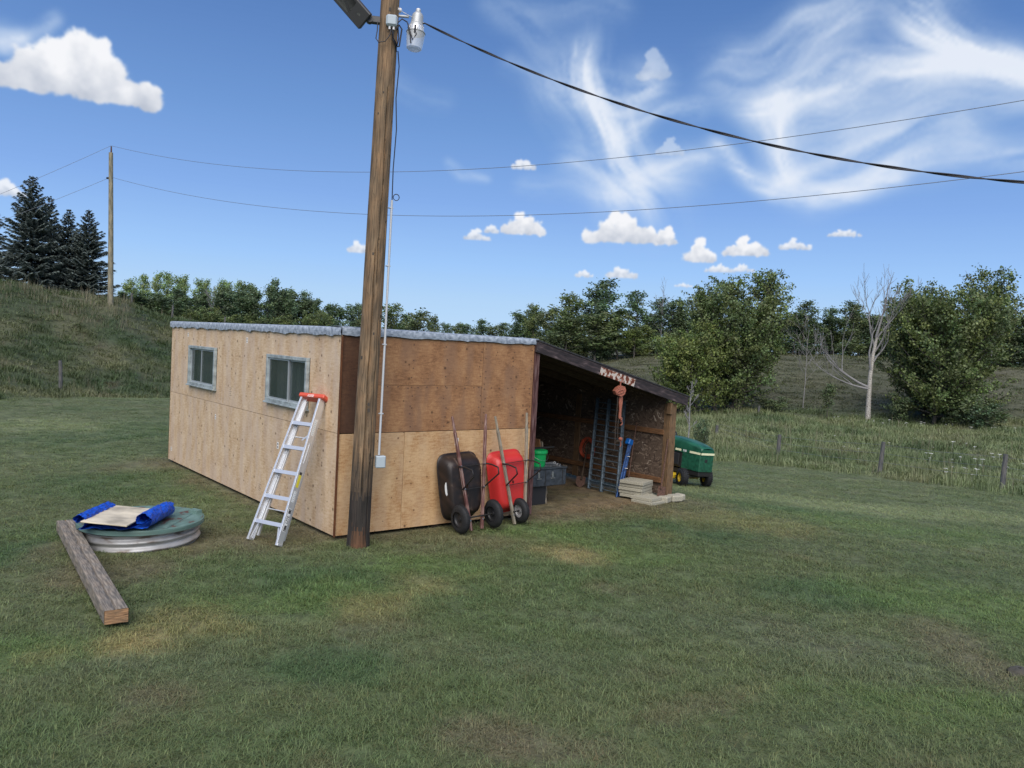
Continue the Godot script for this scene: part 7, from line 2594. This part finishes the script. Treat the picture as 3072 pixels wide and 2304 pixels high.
const TREES := [
	["spruce", 3.82, -47.78, 6.87, 5.05, 0],
	["spruce", 5.22, -50.6, 6.26, 3.71, 0],
	["spruce", 5.92, -48.45, 5.44, 4.06, 0],
	["spruce", 6.82, -47.25, 5.44, 3.99, 0],
	["spruce", 1.52, -51.08, 5.89, 4.94, 0],
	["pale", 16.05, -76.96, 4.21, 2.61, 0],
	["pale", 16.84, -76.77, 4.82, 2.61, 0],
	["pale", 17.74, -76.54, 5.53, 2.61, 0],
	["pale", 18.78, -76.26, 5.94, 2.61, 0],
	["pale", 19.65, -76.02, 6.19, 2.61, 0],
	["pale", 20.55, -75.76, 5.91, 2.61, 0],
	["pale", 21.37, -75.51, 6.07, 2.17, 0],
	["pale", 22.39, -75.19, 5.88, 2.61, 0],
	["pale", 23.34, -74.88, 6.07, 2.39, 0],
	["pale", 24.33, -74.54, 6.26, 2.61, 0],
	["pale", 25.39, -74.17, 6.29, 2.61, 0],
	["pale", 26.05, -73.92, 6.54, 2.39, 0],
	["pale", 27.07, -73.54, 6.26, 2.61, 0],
	["dark", 11.14, -56.79, 0.96, 2.58, 0],
	["dark", 11.68, -56.44, 1.75, 2.9, 0],
	["dark", 12.2, -56.28, 1.93, 3.38, 0],
	["dark", 13.4, -58.41, 2.43, 2.69, 0],
	["dark", 13.89, -58.26, 1.84, 2.68, 0],
	["dark", 13.36, -54.59, 2.32, 2.89, 0],
	["dark", 15.15, -58.21, 3.02, 2.93, 0],
	["dark", 14.63, -54.16, 2.11, 2.67, 0],
	["dark", 16.26, -57.57, 3.28, 2.96, 0],
	["dark", 15.8, -54.83, 2.68, 2.63, 0],
	["dark", 17.44, -57.72, 3.64, 2.74, 0],
	["dark", 17.19, -55.28, 3.02, 3.36, 0],
	["dark", 17.13, -52.84, 3.51, 2.78, 0],
	["dark", 18.74, -55.92, 3.45, 2.61, 0],
	["dark", 20.12, -57.32, 4.52, 2.77, 0],
	["dark", 18.79, -52.62, 3.36, 2.91, 0],
	["dark", 19.35, -52.41, 3.69, 2.87, 0],
	["dark", 19.95, -52.07, 3.81, 2.56, 0],
	["dark", 22.16, -55.26, 4.87, 2.66, 0],
	["dark", 23.32, -56.45, 4.49, 2.62, 0],
	["dark", 23.07, -54.26, 4.06, 2.64, 0],
	["dark", 24.53, -56.16, 4.41, 3.65, 0],
	["dark", 24.36, -54.33, 3.79, 3.51, 0],
	["dark", 24.77, -53.52, 4.0, 2.53, 0],
	["shrub", 14.31, -50.47, 0.94, 2.14, 0],
	["shrub", 15.57, -51.11, 1.46, 2.18, 0],
	["shrub", 16.99, -50.62, 1.21, 2.49, 0],
	["shrub", 19.21, -50.85, 1.23, 2.53, 0],
	["shrub", 21.27, -51.07, 1.4, 2.57, 0],
	["shrub", 23.09, -50.26, 1.58, 2.25, 0],
	["shrub", 24.43, -50.73, 1.94, 2.28, 0],
	["mid", 30.07, -61.33, 4.19, 4.16, 0],
	["mid", 31.09, -60.81, 3.94, 3.66, 0],
	["mid", 33.05, -62.05, 4.47, 3.16, 0],
	["mid", 33.89, -61.59, 4.41, 2.63, 0],
	["mid", 37.26, -61.98, 5.04, 4.37, 0],
	["dark", 38.41, -61.29, 4.67, 4.37, 0],
	["mid", 38.65, -58.78, 4.63, 4.38, 0],
	["mid", 40.8, -59.76, 4.42, 2.7, 0],
	["mid", 46.47, -65.59, 3.85, 2.96, 0],
	["mid", 47.52, -64.86, 3.73, 3.08, 0],
	["dark", 47.7, -62.26, 4.23, 4.13, 0],
	["mid", 51.8, -64.18, 2.97, 4.09, 0],
	["dark", 53.33, -62.97, 3.1, 3.64, 0],
	["dark", 54.57, -61.95, 2.49, 3.6, 0],
	["mid", 42.43, -46.02, 4.02, 2.78, 0],
	["mid", 42.3, -43.48, 4.06, 3.6, 0],
	["mid", 42.11, -40.94, 5.17, 4.2, 0],
	["tall", 43.78, -40.73, 5.9, 4.62, 0],
	["tall", 44.3, -38.79, 6.44, 5.25, 0],
	["mid", 40.46, -39.75, 3.39, 5.09, 0],
	["mid", 42.19, -38.08, 3.61, 5.09, 0],
	["mid", 44.2, -37.44, 3.76, 4.14, 0],
	["tall", 46.81, -37.57, 5.43, 3.91, 0],
	["tall", 48.68, -36.95, 4.75, 3.96, 0],
	["dark", 49.41, -36.09, 4.36, 3.96, 0],
	["dark", 50.43, -34.83, 4.7, 4.32, 0],
	["tall", 52.01, -34.43, 3.8, 3.29, 0],
	["pale2", 43.62, -35.14, 2.06, 3.01, 0],
	["pale2", 44.96, -35.14, 2.37, 2.72, 0],
	["tall", 53.34, -27.21, 3.29, 3.15, 0],
	["tall", 52.88, -26.05, 4.17, 3.79, 0],
	["dark", 55.15, -26.15, 3.77, 3.2, 0],
	["mid", 56.6, -25.63, 2.91, 3.24, 0],
	["tall", 55.45, -23.57, 4.1, 3.5, 0],
	["dark", 56.78, -23.19, 4.02, 3.55, 0],
	["mid", 56.73, -21.07, 4.07, 3.85, 0],
	["mid", 58.14, -22.73, 2.99, 3.6, 0],
	["mid", 57.23, -14.87, 3.19, 3.74, 0],
	["mid", 59.49, -14.53, 3.62, 3.15, 0],
	["mid", 59.83, -13.56, 3.51, 3.5, 0],
	["mid", 60.18, -12.51, 3.44, 4.2, 0],
	["mid", 54.44, -29.22, 2.8, 3.24, 0],
	["mid", 45.31, -51.87, 3.62, 3.85, 0],
	["mid", 45.3, -49.37, 3.58, 4.17, 0],
	["mid", 47.37, -48.63, 2.83, 3.6, 0],
	["mid", 47.96, -45.82, 3.81, 4.15, 0],
	["mid", 51.6, -46.83, 2.66, 4.19, 0],
	["mid", 50.16, -43.86, 3.27, 4.09, 0],
	["dark", 51.54, -42.81, 2.61, 3.65, 0],
	["mid", 53.37, -41.99, 3.25, 3.41, 0],
	["mid", 52.77, -38.38, 2.98, 3.47, 0],
	["mid", 57.83, -40.13, 3.06, 3.92, 0],
	["dark", 55.98, -37.03, 2.38, 3.7, 0],
	["mid", 59.43, -37.64, 3.09, 3.45, 0],
	["mid", 61.47, -36.69, 2.33, 3.97, 0],
	["mid", 59.17, -33.06, 2.11, 4.22, 0],
	["mid", 62.73, -33.85, 2.79, 4.06, 0],
	["dark", 60.82, -30.57, 3.19, 3.99, 0],
	["dark", 60.99, -28.41, 2.51, 3.55, 0],
	["mid", 62.16, -27.28, 3.18, 3.81, 0],
	["mid", 66.14, -28.18, 3.08, 3.73, 0],
	["mid", 65.56, -26.18, 3.02, 4.24, 0],
	["dark", 67.92, -24.91, 2.5, 3.47, 0],
	["dark", 67.37, -23.45, 3.49, 3.8, 0],
	["mid", 65.4, -20.73, 3.57, 3.45, 0],
	["dark", 65.58, -19.6, 3.49, 3.82, 0],
	["mid", 64.75, -17.75, 2.71, 3.24, 0],
	["mid", 70.78, -18.53, 3.3, 4.02, 0],
	["dark", 70.75, -17.17, 3.21, 3.55, 0],
	["mid", 69.3, -15.43, 3.62, 4.28, 0],
	["mid", 69.1, -13.98, 2.98, 3.56, 0],
	["shrub2", 40.39, -42.95, 1.47, 3.04, 0],
	["shrub2", 43.19, -41.23, 1.35, 3.31, 0],
	["shrub2", 43.11, -38.06, 1.42, 2.65, 0],
	["shrub2", 44.49, -35.65, 1.24, 3.67, 0],
	["shrub2", 45.64, -33.97, 1.08, 2.62, 0],
	["shrub2", 48.22, -32.95, 1.22, 3.58, 0],
	["shrub2", 48.55, -29.98, 1.11, 2.63, 0],
	["shrub2", 49.69, -28.2, 0.79, 3.25, 0],
	["shrub2", 53.72, -27.52, 0.79, 3.59, 0],
	["shrub2", 52.72, -25.45, 0.95, 3.13, 0],
	["shrub2", 53.98, -22.81, 1.27, 3.4, 0],
	["shrub2", 56.7, -21.72, 1.19, 3.34, 0],
	["shrub2", 57.13, -19.61, 0.84, 2.99, 0],
	["shrub2", 55.54, -17.16, 1.12, 3.73, 0],
	["shrub2", 56.81, -15.31, 1.08, 3.05, 0],
	["shrub2", 59.59, -14.44, 1.6, 3.0, 0],
	["shrub2", 59.66, -13.29, 1.58, 3.23, 0],
	["shrub2", 46.25, -46.26, 1.25, 3.28, 0],
	["shrub2", 47.23, -45.31, 1.52, 3.09, 0],
	["shrub2", 47.67, -41.9, 1.5, 3.68, 0],
	["shrub2", 49.79, -40.54, 1.25, 3.81, 0],
	["shrub2", 51.38, -39.47, 1.21, 3.33, 0],
	["shrub2", 53.97, -37.87, 0.84, 3.48, 0],
	["shrub2", 54.06, -36.32, 1.24, 3.14, 0],
	["shrub2", 55.55, -33.71, 0.97, 3.15, 0],
	["shrub2", 57.07, -32.63, 1.11, 3.53, 0],
	["shrub2", 58.1, -31.57, 0.94, 3.82, 0],
	["shrub2", 57.95, -28.91, 0.79, 3.18, 0],
	["shrub2", 58.34, -26.48, 1.01, 3.39, 0],
	["shrub2", 58.75, -24.41, 1.26, 3.74, 0],
	["shrub2", 62.88, -24.42, 0.96, 3.47, 0],
	["shrub2", 62.38, -22.01, 1.38, 3.88, 0],
	["shrub2", 64.34, -20.55, 1.27, 3.52, 0],
	["shrub2", 61.91, -18.46, 1.04, 3.72, 0],
	["shrub2", 63.14, -17.06, 1.46, 3.74, 0],
	["shrub2", 66.19, -16.25, 1.22, 3.09, 0],
	["shrub2", 65.44, -14.43, 1.66, 3.14, 0],
	["big", 32.05, -17.7, 7.03, 7.41, 0],
	["bush", 29.12, -18.25, 4.28, 5.31, 0],
	["big2", 37.45, -9.11, 6.71, 8.24, 0],
	["sapling", 33.89, -12.96, 1.77, 0.91, 0],
	["bushlow", 17.0, -7.78, 0.98, 0.78, 0],
	["bushlow", 35.88, -6.3, 1.14, 2.66, 0],
	["bushlow", 33.38, -15.76, 0.7, 2.22, 0],
	["bushlow", 36.41, -7.71, 1.59, 2.9, 0],
	["bushlow", 35.84, -10.26, 1.27, 2.02, 0],
	["birch", 34.77, -11.31, 6.69, 4.71, 0],
	["deadshrub", 35.02, -15.0, 4.38, 2.46, 0],
	["baresapling", 15.96, -7.49, 2.33, 0.54, 0],
	["deadthin", 47.98, -36.24, 5.58, 1.99, 0],
	["deadthin", 16.5, -52.91, 2.85, 1.34, 0],
	["deadthin", 51.83, -12.19, 4.17, 1.48, 0]]
const POSTS := [[1.07, -22.39, 1.0], [8.3, -42.82, 0.79], [10.73, -43.2, 0.92], [14.95, -46.04, 0.9], [17.54, -5.26, 0.71], [17.49, -2.06, 0.86], [17.09, 1.14, 0.87], [31.32, -15.24, 0.18], [17.31, 3.73, 0.93], [21.32, -10.35, 0.23]]
const WIRE := [[5.943, 11.688, -38.241], [16.266, 8.624, 6.773, 1.85]]
const WIRE2 := [[5.984, 10.07, -38.232], [17.055, 7.315, 7.463, 1.924]]
const SERVICE := [5.941, 4.219, 9.114, 0.856]
const LEFT_WIRE := [[-2.615, 6.411, -43.348], [-2.6, 5.233, -43.347]]
const PATCHES := [
	[-0.52, 3.84, 1.05, 0.41, "grey"],
	[-2.69, 2.74, 0.91, 0.38, "grey"],
	[1.27, 4.0, 1.26, 0.57, "grey"],
	[1.88, 5.55, 0.86, 0.48, "grey"],
	[-0.98, 1.21, 1.06, 0.64, "lush"],
	[4.45, 1.62, 1.09, 0.78, "lush"],
	[-3.17, -0.94, 0.37, 1.6, "lush"],
	[8.39, 1.32, 1.86, 0.72, "lush"],
	[0.19, -11.0, 1.69, 2.61, "lush"],
	[-1.23, -4.93, 0.94, 1.56, "lush"],
	[3.39, 4.42, 0.75, 0.65, "lush"],
	[-1.75, 3.46, 0.61, 0.36, "lush"],
	[0.33, 1.5, 0.68, 0.37, "bright"],
	[-0.62, 1.92, 0.63, 0.32, "bright"],
	[2.65, 0.95, 1.13, 0.58, "bright"],
	[2.52, 2.19, 0.98, 0.4, "bright"],
	[-3.47, 1.9, 0.45, 0.39, "bright"],
	[-1.68, 1.77, 0.68, 0.26, "bright"],
	[8.08, 2.89, 1.98, 0.9, "bright"],
	[9.41, 0.38, 3.7, 0.6, "pale"],
	[10.61, 2.3, 2.4, 0.66, "pale"],
	[-1.0, -12.61, 1.34, 1.41, "pale"],
	[4.47, 5.28, 1.0, 0.98, "bright"],
	[1.47, 6.15, 0.77, 0.39, "bright"],
	[-1.16, -0.74, 0.59, 0.66, "thatch"],
	[-0.22, -0.46, 0.67, 0.78, "thatch"],
	[-2.39, 0.05, 0.71, 0.57, "thatch"],
	[-2.81, -0.9, 0.26, 0.88, "thatch"],
	[0.95, 0.31, 1.23, 0.49, "thatch"],
	[3.24, -0.14, 0.6, 0.72, "thatch"],
	[5.54, 0.07, 0.82, 0.75, "thatch"],
	[6.5, 0.18, 0.56, 0.46, "thatch"],
	[4.69, -0.6, 0.97, 1.35, "dirt"],
	[3.24, 5.57, 0.37, 0.48, "straw2"],
	[2.67, 6.11, 0.36, 0.39, "straw2"],
	[-1.1, 5.22, 0.41, 0.19, "straw2"],
	[-1.48, 4.72, 0.41, 0.22, "straw2"],
	[-2.9, 3.14, 0.34, 0.22, "straw2"],
	[-0.58, -6.12, 0.63, 0.94, "straw2"],
	[-0.56, 2.3, 0.37, 0.34, "dry2"],
	[-0.85, 2.3, 0.18, 0.23, "dry2"],
	[3.87, 1.76, 0.42, 0.5, "dry2"],
	[6.01, 1.9, 1.1, 0.65, "dry2"],
	[-2.55, 2.08, 0.32, 0.35, "dry2"],
	[-2.05, 2.23, 0.23, 0.18, "dry2"],
	[-3.36, 2.12, 0.13, 0.17, "dry2"],
	[-2.24, 1.76, 0.37, 0.26, "dry2"],
	[0.02, 2.09, 0.39, 0.5, "dry"],
	[-2.77, 2.12, 0.22, 0.19, "dry"],
	[2.02, 2.01, 0.38, 0.45, "straw"]]
const STONE := [2.85, 6.32]
const CUMULUS := [[10.59, 13.25, 4.95, 4.36, 3], [7.01, 7.19, 1.18, 1.06, 5], [28.13, 5.76, 0.92, 0.9, 7], [36.26, 7.17, 1.06, 0.85, 8], [37.28, 7.73, 0.57, 0.75, 9], [39.56, 7.67, 1.71, 1.84, 10], [46.47, 7.35, 3.07, 2.48, 11], [49.49, 7.45, 0.83, 1.42, 27], [51.77, 6.28, 1.3, 1.7, 12], [54.76, 6.75, 1.77, 1.42, 13], [57.93, 7.25, 1.18, 0.85, 14], [53.07, 5.68, 1.06, 0.66, 15], [54.61, 5.73, 0.94, 0.61, 16], [60.9, 8.12, 1.18, 0.61, 17], [43.92, 5.02, 0.73, 0.57, 18], [46.55, 5.0, 1.27, 1.04, 19], [39.27, 12.1, 0.99, 0.8, 20], [47.91, 17.98, 1.12, 2.17, 21], [50.79, 4.61, 0.71, 0.33, 22], [49.35, 13.29, 1.06, 1.18, 23], [74.81, 11.4, 3.07, 2.59, 31], [0.22, 9.19, 3.54, 2.83, 33], [80.33, 7.87, 2.59, 1.89, 35], [-3.48, 4.6, 2.36, 1.89, 36]]
const CIRRUS := [
	[[[42.93, 16.98], [45.61, 14.73], [46.43, 12.59], [46.14, 9.93]], 2.24, 0.62],
	[[[42.95, 16.78], [44.37, 16.18], [46.62, 16.85], [47.92, 17.89]], 1.42, 0.5],
	[[[45.87, 14.3], [48.93, 16.25], [51.36, 16.65]], 0.75, 0.35],
	[[[46.97, 11.28], [49.61, 12.64], [51.17, 12.87]], 1.06, 0.35],
	[[[42.77, 12.04], [45.86, 10.59], [49.02, 11.33]], 1.42, 0.35],
	[[[64.89, 21.76], [65.23, 19.76], [67.0, 18.13], [70.26, 16.79], [74.04, 15.55]], 1.42, 0.85],
	[[[66.59, 18.72], [68.96, 17.74], [72.41, 16.27]], 1.42, 0.5],
	[[[54.41, 19.78], [57.29, 20.79], [60.52, 21.12], [62.47, 21.22]], 1.3, 0.35],
	[[[53.81, 19.21], [57.41, 19.25], [60.61, 20.0]], 1.89, 0.3],
	[[[55.03, 17.09], [58.56, 17.64], [63.51, 17.7], [69.01, 17.19]], 1.18, 0.6],
	[[[55.47, 16.97], [56.23, 15.13], [57.22, 13.04]], 1.3, 0.6],
	[[[56.8, 16.12], [60.86, 16.54], [65.43, 17.17]], 1.65, 0.4],
	[[[52.43, 13.93], [54.06, 12.44], [56.07, 11.37], [60.03, 11.22], [63.94, 11.82]], 0.71, 0.55],
	[[[56.46, 11.79], [59.9, 13.18], [63.75, 14.41]], 0.61, 0.4],
	[[[59.0, 11.34], [63.9, 12.43], [68.48, 12.58], [70.6, 12.25]], 0.94, 0.4],
	[[[57.22, 13.04], [61.86, 13.71], [66.59, 13.85]], 1.65, 0.35],
	[[[61.78, 14.91], [66.48, 15.39], [70.38, 15.24]], 1.42, 0.25],
	[[[37.03, 22.57], [39.22, 20.92], [40.46, 19.57]], 0.94, 0.22],
	[[[37.88, 22.23], [41.69, 22.0], [45.09, 22.64]], 1.18, 0.15],
	[[[37.96, 18.64], [40.59, 17.32], [42.96, 16.57]], 0.71, 0.18],
	[[[6.54, 15.69], [7.53, 15.97]], 0.52, 0.6],
	[[[7.53, 15.97], [8.88, 16.89], [9.42, 17.58]], 0.47, 0.3],
	[[[30.19, 17.45], [31.83, 16.67], [33.46, 16.27]], 0.71, 0.12],
	[[[33.89, 12.44], [34.86, 11.63], [36.5, 11.51]], 0.38, 0.22],
	[[[39.09, 10.99], [42.39, 10.47], [44.74, 10.11]], 0.71, 0.18],
	[[[73.78, 18.84], [76.92, 16.69], [79.68, 16.57]], 1.89, 0.4],
	[[[1.87, 15.06], [4.15, 14.76], [6.54, 15.69]], 0.94, 0.4]]
